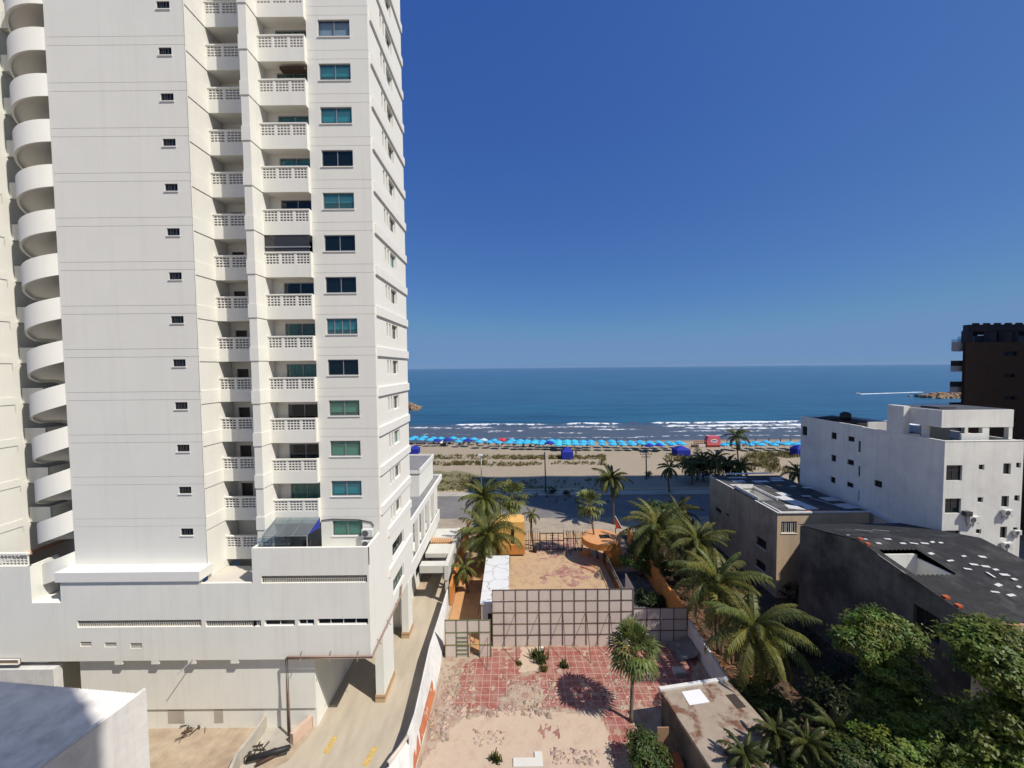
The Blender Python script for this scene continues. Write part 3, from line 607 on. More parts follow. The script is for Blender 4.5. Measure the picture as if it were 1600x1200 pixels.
# window wall and its seaward-running side
zf = 11.3; x0, x1 = -13.5, RX
styles = {-1: ('greeng', ('blind', 1.0)), 0: ('teal', ('blind', .92)), 1: ('greeng', ('blind', 1.0)), 2: ('greeng', ('blind', .8)), 3: ('darkg', None), 4: ('teal', ('blind', .7)), 5: ('darkg', ('curtain', 1.0)), 6: ('darkg', ('blind', .2)), 7: ('teal', ('blind', .55)), 8: ('darkg', ('blind', .2)), 9: ('teal', ('blind', .8)), 10: ('teal', ('blind', .65)), 11: ('clearg', ('blind', 1.0))}
holes, wins = [], []
for k in range(-1, KT):
    if C(k) + .36 < ZT:
        for dz in (.33, .90): holes.append((0, x1 - x0, C(k) + dz - zf, C(k) + dz + .022 - zf, 'g'))
    h = (-12.72 - x0, -10.6 - x0, C(k) - 1.03 - zf, C(k) + .06 - zf); holes.append(h); wins.append((k, h))
mb = MB(); fw = ffront(x0, WY, zf); mb.holed(fw, x1 - x0, ZT - zf, holes, .12)
for h in holes:
    if len(h) == 5: mb.obox(fw, 0, x1 - x0 - .02, h[2], h[3], -.07, -.012, 1)
mb.box(x0, x0 + .06, WY + .002, 28.9, zf, ZT); mb.box(x0, x1, WY + .02, 34.7, ZT - .25, ZT - .01)
mb.build('window_wall', [M['white'], M['groove']], T)
for k, h in wins:
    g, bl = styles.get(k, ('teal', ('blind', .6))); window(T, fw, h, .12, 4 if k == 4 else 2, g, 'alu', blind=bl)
# side wall facing right
zs = 5.13; fs_ = fright(RX, PY, zs); Ws = 34.7 - PY; holes, wins = [], []
slots = ((29.1, 29.45, 0), (29.75, 30.1, 1), (30.4, 31.9, 2))
for k in range(-1, KT):
    for a, b_, q in slots:
        h = (a - PY, b_ - PY, C(k) - 1.05 - zs, C(k) + .05 - zs); holes.append(h); wins.append((k, q, h))
for (a, b_, zz0, zz1) in ((29.3, 32.4, 9.2, 10.35), (29.3, 32.2, 6.35, 7.5)):
    h = (a - PY, b_ - PY, zz0 - zs, zz1 - zs); holes.append(h); wins.append((-9, 9, h))
mb = MB()
ztp = 12.5
mb.holed(fs_, WY - PY, 11.3 - zs, [], .2)
mb.holed(fright(RX, WY, zs), 34.7 - WY, ZT - zs, [(h[0] - (WY - PY), h[1] - (WY - PY), h[2], h[3]) for h in holes], .22)
mb.box(-13.4, RX - .02, 34.5, 34.7, zs, ZT)
mb.build('side_wall', M['white'], T)
mb = MB()
for k in range(-3, KT):
    zz = C(k) + .30 if k >= -1 else (11.4 if k == -2 else 8.3)
    y0_ = WY + .0 if k >= -1 else PY + .3
    if k < -1: y0_ = 28.0
    mb.box(RX - .01, RX + .13, y0_ + .35, 34.72, zz, zz + .62)
mb.build('side_band', M['white2'], T)
for k, q, h in wins:
    if q == 9: window(T, fs_, h, .22, 4, 'darkg' if h[2] > 3 else 'greeng', 'alud', blind=('blind', .5) if h[2] < 3 else None)
    else: window(T, fs_, h, .22, 1 if q < 2 else 2, 'darkg' if (k * 3 + q) % 5 else 'teal', 'white2', blind=('blind', 1.0 if q == 2 else (.9 if (k + q) % 3 else .0001)), sill=False)
# podium
SEG = [(-46.0, -31.35, 11.45), (-31.35, -29.45, 9.0), (-29.45, -20.35, 10.42), (-20.35, -16.95, 10.2), (-16.95, RX, 12.5)]
def pr(x0, y0, x1, y1): a, b_ = at(x0, y0, PY), at(x1, y1, PY); return (a.x, b_.x, b_.z, a.z)
strips = [(pr(115, 906, 312, 914), 'b'), (pr(408, 900, 575, 910), 'b'), (pr(120, 970, 315, 979), 'b'), (pr(321, 970, 408, 979), 'b'), (pr(413, 969, 461, 978), 'w'), (pr(466, 968, 491, 977), 'w'), (pr(496, 967, 577, 976), 'w'), (pr(125, 1003, 143, 1010), 'v'), (pr(163, 1004, 182, 1011), 'v'), (pr(203, 1005, 222, 1013), 'v')]
strips = [((a, min(b_, RX - .12), c, d), t) for (a, b_, c, d), t in strips]
mb = MB(); plan = []
for xa, xb, zt in SEG:
    hs = []
    for (a, b_, c, d), t in strips:
        a2, b2 = max(a, xa), min(b_, xb)
        if b2 - a2 > .05 and d < zt: hs.append((a2 - xa, b2 - xa, c - zs, d - zs)); plan.append((xa, (a2 - xa, b2 - xa, c - zs, d - zs), t))
    f = ffront(xa, PY, zs); mb.holed(f, xb - xa, zt - zs, hs, .16)
    mb.quad((xa, PY, zt), (xb, PY, zt), (xb, PY + .16, zt), (xa, PY + .16, zt))
    mb.quad((xa, PY + .16, zt - 1.2), (xb, PY + .16, zt - 1.2), (xb, PY + .16, zt), (xa, PY + .16, zt))
mb.box(-46, RX - .02, PY + .0, PY + .16, zs - .06, zs - .001)
mb.box(-29.45, -29.3, PY + .002, 25.2, 9.0, 10.42); mb.box(-31.5, -31.35, PY + .002, 26.0, 9.0, 11.45); mb.box(-31.35, -29.45, PY + .16, 26, 8.85, 9.0)
mb.box(-16.95, -16.8, PY + .16, 25.25, 10.2, 12.5)
mb.box(RX - .16, RX, PY + .16, WY - .002, 11.3, 12.5)
mb.box(-16.8, RX - .16, PY + .16, WY, 11.1, 11.3)
mb.build('podium_wall', M['podium'], T)
for xa, h, t in plan:
    f = ffront(xa, PY, zs)
    if t == 'w': window(T, f, h, .14, 2 if h[1] - h[0] < 2.4 else 4, 'darkg', 'white2', sill=False)
    elif t == 'v':
        p = MB(); p.obox(f, h[0], h[1], h[2], h[3], -.16, -.14)
        for i in range(3): zz = h[2] + (h[3] - h[2]) * (i + .5) / 3; p.obox(f, h[0], h[1], zz - .02, zz + .02, -.14, -.04)
        p.build('vent', M['cream'], T)
    else:
        p = MB(); n = int((h[1] - h[0]) / .14); 
        for i in range(n + 1): c_ = h[0] + (h[1] - h[0]) * i / n; p.obox(f, c_ - .018, c_ + .018, h[2], h[3], -.15, -.09)
        c_ = (h[2] + h[3]) / 2; p.obox(f, h[0], h[1], c_ - .018, c_ + .018, -.146, -.094); p.obox(f, h[0], h[1], h[2], h[3], -.40, -.38, 1)
        p.build('breeze_block_strip', [M['cream'], M['concrete']], T)
mb = MB(); mb.box(-29.65, -20.3, PY - .12, BY + .13, 10.42, 11.05); mb.build('ledge', M['white2'], T)
mb = MB(); mb.box(-46, -34.2, PY + .16, 29, 11.1, 11.3); mb.build('left_terrace_floor', M['terracotta'], T)
mb = MB(); breeze(ffront(0, PY + .1, 11.45), -46, -31.6, .02, .72, -.08, 0, 60, 4, mb, .05); mb.box(-46, -31.5, PY + .0, PY + .2, 12.18, 12.3); mb.build('breeze_block_railing', M['podium'], T)
mb = MB(); mb.box(-20.5, -16.97, PY + .16, 27, 9.9, 10.0); mb.build('light_well_floor', M['cream'], T)
# ground floor under the podium
mb = MB(); GY = 24.78
mb.box(-28.9, -13.3, GY, GY + .3, 1.4, zs - .07); mb.box(-28.9, -13.3, GY + .10, GY + .3, -.1, 1.4)
mb.box(-46, -31.0, GY, GY + .3, -.1, zs - .07); mb.box(-31.0, -28.9, 28, 28.2, -.1, zs - .07); mb.box(-31.02, -30.9, GY + .3, 28, -.1, zs - .07); mb.box(-29, -28.9, GY + .3, 28, -.1, zs - .07)
mb.box(-13.5, -13.3, GY + .3, 40, -.1, zs - .07)
mb.box(-46, RX - .03, PY + .16, 34.6, zs - .06, zs - .002)
for x in (-26.2, -23.8, -21.4, -18.6): mb.box(x, x + .5, PY + .005, GY - .005, zs - .32, zs - .061)
mb.box(-13.3, -12.7, 25.2, 34.6, zs - .7, zs - .062); mb.box(-11.3, -10.9, 25.2, 34.6, zs - .6, zs - .062)
mb.build('ground_floor_wall', M['podium'], T)
for a, b_ in ((-23.3, -22.2), (-20.2, -19.6)):
    mb = MB(); mb.box(a, b_, GY + .08, GY + .099, .35, 1.25); mb.build('metal_hatch', M['concrete'], T)
for Y0, Y1 in ((26.75, 29.05), (33.3, 34.65)):
    mb = MB(); mb.box(-10.0, RX - .004, Y0, Y1, 0, zs - .062); o = mb.build('pillar', M['white'], T)
    for z0, z1, mm, e in ((0, .28, 'tiletan', .05), (.28, .42, 'tilebrown', .045), (.42, .58, 'tiletan', .04)):
        mb = MB(); mb.box(-10.0 - e, RX + e, Y0 - e, Y1 + e, z0 + .001, z1); mb.build('tile_base', M[mm], o)
# spiral stair at the left end
SCX, SCY, SR = -30.65, 26.9, 2.0
def sz(a):       # drop after turning a degrees from -50
    if a < 0: return 0
    if a < 118: return 1.4115 * a / 118
    if a < 142: return 1.4115
    if a < 260: return 1.4115 + 1.4115 * (a - 142) / 118
    return 2.823
sproto = None
for i in range(16):
    ztop = 26.1 + FP * (9 - i)
    if sproto is None:
        mb = MB(); N = 120; vs = []; fs2 = []
        for j in range(N + 1):
            a = 360.0 * j / N; th = R(-50 - a); z = ztop - sz(a); ca, sa = math.cos(th), math.sin(th)
            for r_, zz in ((SR, z), (SR, z - 1.4), (SR - .12, z - 1.4), (SR - .12, z - 1.2), (.3, z - 1.2), (.3, z - 1.0), (SR - .12, z - 1.0), (SR - .12, z)): vs.append((SCX + r_ * ca, SCY + r_ * sa, zz))
        for j in range(N):
            for q in range(8): a, b_ = j * 8 + q, j * 8 + (q + 1) % 8; fs2.append((a, b_, b_ + 8, a + 8))
        mb.add(vs, fs2); sproto = mb.build('stair_flight', M['white'], T)
    else:
        o = sproto.copy(); col.objects.link(o); o.location = (0, 0, -FP * i)
mb = MB(); mb.lathe([(.3, 5.2), (.3, ZT)], SCX, SCY, 16); mb.build('stair_newel', M['white'], T)
# left wing
mb = MB(); fl = fright(-34.1, 24.7, 11.3)
mb.box(-46, -34.1, 24.7, 26.3, 11.3, ZT); mb.box(-46, -29.76, 29.3, 34.6, 5.2, ZT); mb.box(-46, -34.4, 26.3, 29.3, 11.3, ZT)
for k in range(-1, KT): mb.box(-46.02, -34.06, 24.66, 26.34, C(k), C(k) + .5)
mb.build('left_wing', M['white'], T)
for k in range(-1, KT):
    mb = MB(); mb.box(-34.4, -32.9, 27.0, 29.28, C(k) + .02, C(k) + .2); mb.box(-32.98, -32.9, 27.0, 29.2, C(k) + .2, C(k) + 1.1); mb.box(-34.39, -32.9, 26.95, 27.03, C(k) + .02, C(k) + 1.1); mb.build('stair_landing', M['white'], T)
    mb = MB(); mb.box(-34.0, -33.2, 29.25, 29.29, C(k) + .2, C(k) + 2.2); mb.build('door', M['door'], T)
# fixed pipes along the podium edge
def pipes(name, runs, label, r=.05, sup=()):
    rt = empty(name, runs[0][0], label, 'pipe'); 
    for q in runs: mb = MB(); mb.tube(q, r, 8); mb.build('pipe', M['brownpipe'], rt, smooth=True)
    for p, q in sup: mb = MB(); mb.tube([p, q], .025, 6); mb.build('bracket', M['brownpipe'], rt)
    return rt
zq = zs + .1
rA = []
for d, e in ((0, 0), (.16, .14)):
    rA.append([(-14.9 + e, PY - .14 - d * .3, .05), (-14.9 + e, PY - .14 - d * .3, 2.6), (-14.9 + e, PY - .14 - d * .3, zq + d), (RX + .12 + d * .4, PY - .14 - d * .3, zq + d), (RX + .12 + d * .4, 30.6, zq + d + .1), (RX + .12 + d * .4, 30.9, zq + d + .9)])
pipes('drain_pipe', rA, 'pair of thin brown pipes running round the lower edge of the white podium', .055, [((x, PY - .3, zq - .12), (x, PY, zq + .4)) for x in (-13.9, -12, -10.2)] + [((RX, y, zq + .3), (RX + .28, y, zq - .1)) for y in (25.6, 27.6, 29.6)])
# terrace: awning, glazed screen, furniture, air conditioners
aw = empty('terrace_awning', (-14.5, 26, 13.6), 'clear corrugated awning with a blue side flap over the podium terrace', 'awning')
tp = [at(432, 808.5, 26.22), at(499.5, 809.5, 26.22)]; bt = [at(410, 836.5, 24.75), at(479.5, 836.5, 24.75)]
tp[1].z = tp[0].z; bt[1].z = bt[0].z
mb = MB(); n = 60
for i in range(n):
    f = lambda a, q, t: a + (q - a) * t
    wv = lambda i_: .02 * math.sin(i_ * 1.6)
    a0, a1 = f(tp[0], tp[1], i / n), f(tp[0], tp[1], (i + 1) / n); b0, b1 = f(bt[0], bt[1], i / n), f(bt[0], bt[1], (i + 1) / n)
    a0.z += wv(i); b0.z += wv(i); a1.z += wv(i + 1); b1.z += wv(i + 1); mb.quad(b0, b1, a1, a0)
mb.build('corrugated_sheet', M['polycarb'], aw)
mb = MB()
for t in (0, .33, .66, 1): mb.tube([tp[0].lerp(tp[1], t) - ZU * .04, bt[0].lerp(bt[1], t) - ZU * .04], .03, 6)
mb.tube([bt[0] - ZU * .06, bt[1] - ZU * .06], .03, 6); mb.tube([(bt[1].x, bt[1].y, 11.3), bt[1]], .035, 6); mb.tube([(bt[0].x, bt[0].y, 11.3), bt[0]], .035, 6)
mb.build('awning_frame', M['alu'], aw)
mb = MB(); mb.add([tp[1] + XF * .03, bt[1] + XF * .03, Vector((tp[1].x + .03, 26.2, bt[1].z - .1))], [(0, 1, 2)]); mb.build('side_flap', M['bluefab'], aw)
mb = MB(); mb.box(-16.7, -14.6, 24.72, 24.73, 11.35, bt[0].z - .15); mb.build('glass_screen', M['clearg'], aw)
for i, x in enumerate((-15.6, -14.2)):
    ch = empty('patio_chair', (x, 25.6, 11.3), ('dark patio chair behind the glass screen of the terrace', 'dark patio chair under the open end of the terrace awning')[i], 'chair', 'chairs under the terrace awning')
    mb = MB(); mb.box(x - .28, x + .28, 25.35, 25.9, 11.66, 11.76); mb.build('seat', M['iron'], ch)
    mb = MB(); mb.box(x - .28, x + .28, 25.84, 25.92, 11.76, 12.35); mb.build('backrest', M['iron'], ch)
    for dx in (-.24, .2):
        for dy in (25.37, 25.84): mb = MB(); mb.box(x + dx, x + dx + .04, dy, dy + .04, 11.301, 11.66); mb.build('leg', M['iron'], ch)
for i, (px, py) in enumerate(((576, 829), (576, 846))):
    p = at(px, py + 8, 26.55); ac_unit('air_conditioner', p, (0, -1, 0), ('white fan unit on the terrace wall, the upper of the two at the corner', 'white fan unit on the terrace wall, the lower of the two at the corner')[i], 'fan units at the terrace corner', .9, True)
p = Vector((-15.9, 27.25, C(5) + 1.72)); ac_unit('air_conditioner', p, (0, -1, 0), 'white fan unit high inside an enclosed balcony of the tower', None, 1.0, True)
mb = MB(); q = [at(502, 813, 26.56), at(520, 811, 26.56), at(560, 812, 26.56), at(580, 816, 26.56), at(584, 822, 26.56)]; mb.tube(q, .03, 6); tag(mb.build('refrigerant_pipe', M['iron'], org=q[0]), 'thin dark pipe looping above the terrace window to the fan units', 'pipe')
mb = MB(); a_ = at(301, 1031, PY - .02); mb.tube([a_, a_ + Vector((-.45, -.7, -.45))], .03, 6); tag(mb.build('drain_spout', M['alu'], org=a_), 'short thin spout sticking out under the podium edge', 'spout')
# ------------------------------------------------------------------ annex toward the sea
A = empty('terraced_annex', (-15, 42, 0), 'low white building with stepped grey roofs and a columned balcony beyond the tower', 'building')
mb = MB(); mb.box(-24, -10.6, 34.75, 52, 0, 4.3); mb.build('lower_wall', M['white'], A)
mb = MB(); mb.box(-24, -9.6, 34.74, 49.5, 4.3, 4.6); mb.box(-9.74, -9.6, 34.74, 49.5, 4.6, 5.65); mb.box(-11, -9.74, 49.38, 49.5, 4.6, 5.65); mb.build('balcony', M['white2'], A)
for y in (36.6, 39.3, 42, 44.7, 47.4): mb = MB(); mb.box(-10.2, -9.82, y - .35, y + .35, 4.6, 8.85); mb.build('column', M['white2'], A)
fa = fright(-11.2, 34.75, 4.6); hs = [(y - .9 - 34.75, y + .9 - 34.75, .1, 2.6) for y in (38, 40.7, 43.4, 46.1)]
mb = MB(); mb.holed(fa, 15, 4.25, hs, .15); mb.box(-24, -11.2, 49.7, 50, 4.6, 8.85); mb.build('balcony_wall', M['white'], A)
for h in hs: window(A, fa, h, .15, 2, 'darkg', 'alud', sill=False, name='sliding_door')
mb = MB(); mb.box(-24, -9.75, 34.74, 52.3, 8.85, 9.3); mb.box(-9.95, -9.75, 34.74, 52.3, 9.3, 9.5); mb.box(-24, -9.95, 52.1, 52.3, 9.3, 9.5); mb.box(-24, -9.95, 34.76, 52.1, 9.3, 9.32, 1); mb.build('roof', [M['white2'], M['roofgrey']], A)
mb = MB(); mb.box(-24, -10.75, 43.6, 51.2, 9.32, 12.0); mb.build('upper_storey', M['white'], A)
mb = MB(); mb.box(-24, -10.6, 43.5, 51.35, 12.0, 12.3); mb.box(-10.75, -10.6, 43.5, 51.35, 12.3, 12.5); mb.box(-24, -10.75, 51.2, 51.35, 12.3, 12.5); mb.box(-24, -10.75, 43.5, 43.62, 12.3, 12.34); mb.box(-24, -10.75, 43.62, 51.2, 12.3, 12.32, 1); mb.build('upper_roof', [M['white2'], M['roofgrey']], A)
mb = MB(); mb.box(-12.5, -10.9, 51.4, 54.6, 0, 7.0); mb.build('stair_block', M['white'], A)
f = fright(-10.6, 34.75, 0)
for y in (37, 40.5, 44): 
    mb = MB(); mb.obox(f, y - 34.75, y - 34.75 + 1.6, 1.4, 2.6, .004, .05, 0); o = mb.build('window', M['white2'], A); mb = MB(); mb.obox(f, y - 34.67, y - 34.75 + 1.52, 1.48, 2.52, .05, .056); mb.build('pane', M['darkg'], o)
# canopy over the driveway
K = empty('driveway_canopy', (-8, 42, 0), 'white concrete pergola bridging the driveway between annex and orange wall', 'pergola')
mb = MB(); mb.box(-7.05, -6.65, 38.2, 47.5, 2.5, 4.0); mb.build('side_beam', M['palewash'], K)
for y0, y1, z0 in ((38.3, 39.3, 3.2), (40.9, 43.2, 3.5), (44.4, 47.4, 3.5)):
    mb = MB(); mb.box(-9.58, -7.051, y0, y1, z0, 3.95); mb.build('cross_slab', M['palewash'], K)
mb = MB()
for i in range(10): mb.tube([(-9.45 + i * .25, 43.35, 4.0), (-9.45 + i * .25, 44.25, 4.15)], .11, 8)
mb.box(-9.58, -7.06, 43.25, 44.35, 3.7, 3.9); mb.build('clay_tile_strip', M['claytile'], K)
for y in (38.3, 43.2, 47.0): mb = MB(); mb.box(-7.0, -6.7, y, y + .3, 0, 2.5); mb.build('post', M['palewash'], K)
# ------------------------------------------------------------------ things of the lot and the driveway
# boundary wall between driveway and lot
WB = empty('boundary_wall', (-6.2, 28, 0), 'sloping-faced white wall with an orange paint patch between the driveway and the demolished lot', 'wall')
TB_ = [((706, 900), (703, 940)), ((699, 925), (694, 1010)), ((686, 968), (687, 1050)), ((673, 1009), (676, 1097)), ((662, 1060), (667, 1135)), ((650, 1114), (658, 1170)), ((639, 1146), (650, 1200)), ((622, 1178), (641, 1240)), ((600, 1212), (630, 1290)), ((570, 1250), (612, 1340))]
tops = [on(*a, 1.75) for a, b_ in TB_]; bots = [on(*b_, 0) for a, b_ in TB_]
for q, k in ((tops[0], 0), (bots[0], 0)): q.y = 37.9
mb = MB(); vs = []
for t, b_ in zip(tops, bots): vs += [t + Vector((-.12, 0, -1.75)), t + Vector((-.12, 0, 0)), t, b_]
n = len(tops); mb.add(vs, [(i * 4 + k, i * 4 + k + 1, i * 4 + k + 5, i * 4 + k + 4) for i in range(n - 1) for k in range(3)]); mb.build('wall_body', M['wallwhite'], WB)
def wface(i, t): k = int(i); f = i - k; k2 = min(k + 1, n - 1); a = tops[k].lerp(tops[k2], f); b_ = bots[k].lerp(bots[k2], f); nn = Vector((.9, 0, .4)).normalized(); return a.lerp(b_, t) + nn * .006
mb = MB(); pp_ = [(2.7, .98, 1), (3.0, .62, 1.0), (3.5, .62, 1.0), (4.0, .55, .98), (4.6, .58, .93), (5.2, .5, .98), (5.8, .62, .95), (6.4, .55, .98), (7.2, .6, 1)]
for a, b_ in zip(pp_, pp_[1:]): mb.quad(wface(a[0], a[1]), wface(a[0], a[2]), wface(b_[0], b_[2]), wface(b_[0], b_[1]))
mb.build('orange_paint_patch', pm('orange_wall_paint', (0.50, 0.17, 0.08), 0.85, 0.2, 2, c2=(0.6, 0.5, 0.42), c2s=1.6, lo=.56, hi=.62), WB)
p0, p1 = on(637, 1150, 1.95), on(606, 1192, 1.95)
hr = empty('handrail', (p0.x, p0.y, 0), 'pale thick pipe handrail along the driveway bend beside the white wall', 'handrail')
mb = MB(); mb.tube([p0, p0.lerp(p1, .5) + Vector((.05, 0, 0)), p1], .11, 10); mb.build('rail', pm('pale_pipe', (0.6, 0.53, 0.44), 0.7, 0.1), hr, smooth=True)
for p in (p0, p1): mb = MB(); mb.tube([(p.x, p.y, 0), p], .06, 8); mb.build('post', M['iron'], hr)
# low curved wall and pipes at the left of the driveway
cw = [on(497, 1122), on(486, 1136), on(470, 1150), on(456, 1164)]
CW = empty('kerb_wall', cw[0], 'low curved pale wall at the left of the driveway by the pipes', 'low wall')
mb = MB()
for a, b_ in zip(cw, cw[1:]):
    d = (b_ - a).normalized(); n = Vector((-d.y, d.x, 0)) * .14; mb.add([a - n, b_ - n, b_ + n, a + n] + [v + ZU * .75 for v in (a - n, b_ - n, b_ + n, a + n)], [(0, 1, 5, 4), (1, 2, 6, 5), (2, 3, 7, 6), (3, 0, 4, 7), (4, 5, 6, 7)])
mb.build('wall_body', pm('pinkish_render', (0.58, 0.42, 0.32), 0.9, 0.1, 2), CW)
q0, q1 = on(452, 1168, .55), on(388, 1186, .35); mb = MB(); mb.tube([q0, q0.lerp(q1, .5), q1], .16, 10); tag(mb.build('black_pipe', M['bin'], smooth=True, org=(q0.x, q0.y, 0)), 'thick black pipe lying beside the low curved wall', 'pipe')
q0, q1 = on(455, 1166, .35), on(400, 1195, .2); mb = MB(); mb.tube([q0, q1], .09, 8); tag(mb.build('rusty_bar', M['rust'], smooth=True, org=(q0.x, q0.y, 0)), 'rusty brown bar leaning below the thick black pipe', 'pipe')
cw2 = [on(424, 1120), on(410, 1146), on(392, 1172), on(372, 1198), on(360, 1225)]
mb = MB()
for a, b_ in zip(cw2, cw2[1:]):
    d = (b_ - a).normalized(); n = Vector((-d.y, d.x, 0)) * .09; mb.add([a - n, b_ - n, b_ + n, a + n] + [v + ZU * .9 for v in (a - n, b_ - n, b_ + n, a + n)], [(0, 1, 5, 4), (1, 2, 6, 5), (2, 3, 7, 6), (3, 0, 4, 7), (4, 5, 6, 7)])
tag(mb.build('dividing_wall', M['concrete'], org=cw2[0]), 'thin pale wall between the dirt yard and the driveway apron', 'low wall')
sheet('apron', [on(426, 1112), on(497, 1116), on(455, 1168), on(400, 1190), on(380, 1225), on(362, 1222)], .006, M['concrete'])
r = random.Random(5)
def debris(name, px, py, label, cat, mt, n, L):
    p = on(px, py); mb = MB()
    for _ in range(n):
        a = r.uniform(0, 3.14); c = p + Vector((r.gauss(0, .35), r.gauss(0, .25), r.uniform(.03, .2))); d = Vector((math.cos(a), math.sin(a), r.uniform(-.15, .15))) * L * r.uniform(.3, .6); mb.tube([c - d, c + d], r.uniform(.02, .05), 5)
    tag(mb.build(name, mt, org=p), label, cat)
debris('wood_pile', 295, 1143, 'small dark heap of twigs on the dirt yard below the podium', 'debris', M['wood'], 14, .8)
debris('scrap_pile', 396, 1180, 'tangle of dark scrap at the end of the black pipe', 'debris', M['iron'], 16, .7)
for (px, py) in ((610, 988), (1005, 1192)): pass
# ---- panel screens
def screen(x0, x1, Y, H, cols, rows, label, struts=(), post='rust', door=None, edge=None):
    rt = empty('panel_screen', ((x0 + x1) / 2, Y, 0), label, 'screen fence', 'grey panel screens across the lot')
    w_ = (x1 - x0) / cols; h_ = H / rows
    for i in range(cols):
        mb = MB()
        for j in range(rows):
            if door and (i, j) in door: continue
            mb.box(x0 + w_ * i + .012, x0 + w_ * (i + 1) - .012, Y, Y + .02, h_ * j + .03, h_ * (j + 1) - .012)
        mb.build('panel', M['panel'], rt)
    for i in range(cols + 1): mb = MB(); xx = x0 + w_ * i; mb.box(xx - .02, xx + .02, Y - .055, Y - .002, 0, H + .03); mb.build('post', M[post], rt)
    for j in range(1, rows + 1): mb = MB(); mb.box(x0 + .03, x1 - .03, Y - .052 + .006, Y - .004, h_ * j - .016, h_ * j + .016); mb.build('rail', M[post], rt)
    for (xs_, zt, L) in struts: mb = MB(); mb.tube([(xs_, Y - .05, zt), (xs_, Y - L, .0)], .026, 6); mb.build('strut', M['rust'], rt)
    return rt
sx0, sx1 = at(770, 1010, 32.2).x, at(989, 1006, 32.2).x
cw_ = (sx1 - sx0) / 12
S = screen(sx0, sx1, 32.2, 5.0, 12, 5, 'wide five-row screen of grey panels braced with struts across the middle of the lot', [(sx0 + cw_ * k, 3.0, 2.0) for k in (2, 4, 6, 8, 10)])
mb = MB(); mb.box(sx1 + .03, sx1 + .05, 32.2, 34.6, 0.03, 5.0); mb.build('return_panel', M['panel'], S)
for j in range(6): mb = MB(); mb.box(sx1 + .055, sx1 + .10, 32.2, 34.6, max(0, j - .025), j + .025 + (.02 if j == 0 else 0)); mb.build('rail', M['rust'], S)
for y in (33.4, 34.6): mb = MB(); mb.box(sx1 + .056, sx1 + .105, y - .03, y + .03, 0, 5.03); mb.build('post', M['rust'], S)
lx0, lx1 = -5.75, sx0 - .08
S = screen(lx0, lx1, 31.0, 3.2, 4, 3, 'short green-framed screen with a half-open door between white wall and wide screen', [(lx1 - .25, 1.7, 1.5)], 'greenpost', door={(2, 0), (2, 1)})
cw2_ = (lx1 - lx0) / 4
dl = MB(); dl.box(lx0 + cw2_ * 2.05, lx0 + cw2_ * 2.1, 31.03, 31.9, .03, 2.1); dl.build('door', M['panel'], S)
for j in range(5): mb = MB(); mb.box(lx0 + cw2_ + .03, lx0 + cw2_ * 2 - .03, 30.93, 30.97, .3 + .35 * j, .34 + .35 * j); mb.build('rung', M['greenpost'], S)
rx0 = sx1 + .16; rx1 = at(1078, 1015, 32.0).x
screen(rx0, rx1, 32.6, 3.0, 4, 3, 'low four-column screen right of the wide screen, half hidden by the fan palm')
# ---- right side walls of the lot
RW = empty('lot_wall', (14.6, 29, 0), 'low grey-white wall bounding the red-tiled lot on the right', 'wall')
a, b_ = on(1071, 1020), on(1110, 1072); a = Vector((rx1 + .05, 32.5, 0)); 
mb = MB(); mb.add([(a.x, 32.5, 0), (a.x + .18, 32.5, 0), (a.x + .18, 26.4, 0), (a.x, 26.4, 0), (a.x, 32.5, 2.0), (a.x + .18, 32.5, 2.0), (a.x + .18, 26.4, 1.7), (a.x, 26.4, 1.7)], [(0, 1, 5, 4), (1, 2, 6, 5), (2, 3, 7, 6), (3, 0, 4, 7), (4, 5, 6, 7)]); mb.build('wall_body', M['wallwhite'], RW)
GX = a.x
OW = empty('orange_side_wall', (GX, 42, 0), 'orange wall with a broken top running seaward behind the low screen', 'wall')
mb = MB(); r = random.Random(8); yy = 32.9
while yy < 50:
    L = r.uniform(.5, 1.1); h = 2.5 + r.uniform(-.25, .25) if yy > 36 else 2.6; mb.box(GX, GX + .2, yy, min(yy + L, 50), 0, h); yy += L
mb.build('wall_body', M['orange'], OW)
# dark tarp and rubbish inside the right corner
mb = MB(); r = random.Random(14); g = []
for j in range(9):
    for i in range(7): x = GX - 1.9 + i * .3; y = 30.2 + j * .27; mb_z = .08 + .55 * (i / 6) ** 2 + r.uniform(0, .12); g.append((x, y, mb_z))
mb.add(g, [(j * 7 + i, j * 7 + i + 1, j * 7 + i + 8, j * 7 + i + 7) for j in range(8) for i in range(6)]); tag(mb.build('tarpaulin', pm('grey_tarpaulin', (0.2, 0.19, 0.18), 0.7, 0.25, 2), org=(GX - 1, 31.2, 0)), 'crumpled grey tarpaulin in the corner below the low screen', 'tarpaulin')
for i, (q, s, lab) in enumerate((((1041, 1012), (.9, .5, .12), 0), )): pass
p = on(1008, 1014); mb = MB(); mb.box(p.x - .5, p.x + .5, p.y - .1, p.y + .15, 0.02, .42); tag(mb.build('concrete_block', M['iron'], org=p), 'dark slab lying at the foot of the wide screen by the fan palm', 'slab')
p = on(1063, 1052); mb = MB(); mb.box(p.x - .55, p.x + .35, p.y - .3, p.y + .3, 0.05, .3); tag(mb.build('broken_slab', M['rubble'], org=p), 'pale broken slab on the red tiles beside the low wall', 'slab')
p = on(847, 1022); mb = MB(); mb.box(p.x - .12, p.x + .12, p.y - .1, p.y + .1, 0.02, .6); tag(mb.build('stump_block', M['wallwhite'], org=p), 'small white block standing at the foot of the wide screen', 'block')
p, q = on(802, 1190), on(848, 1199)
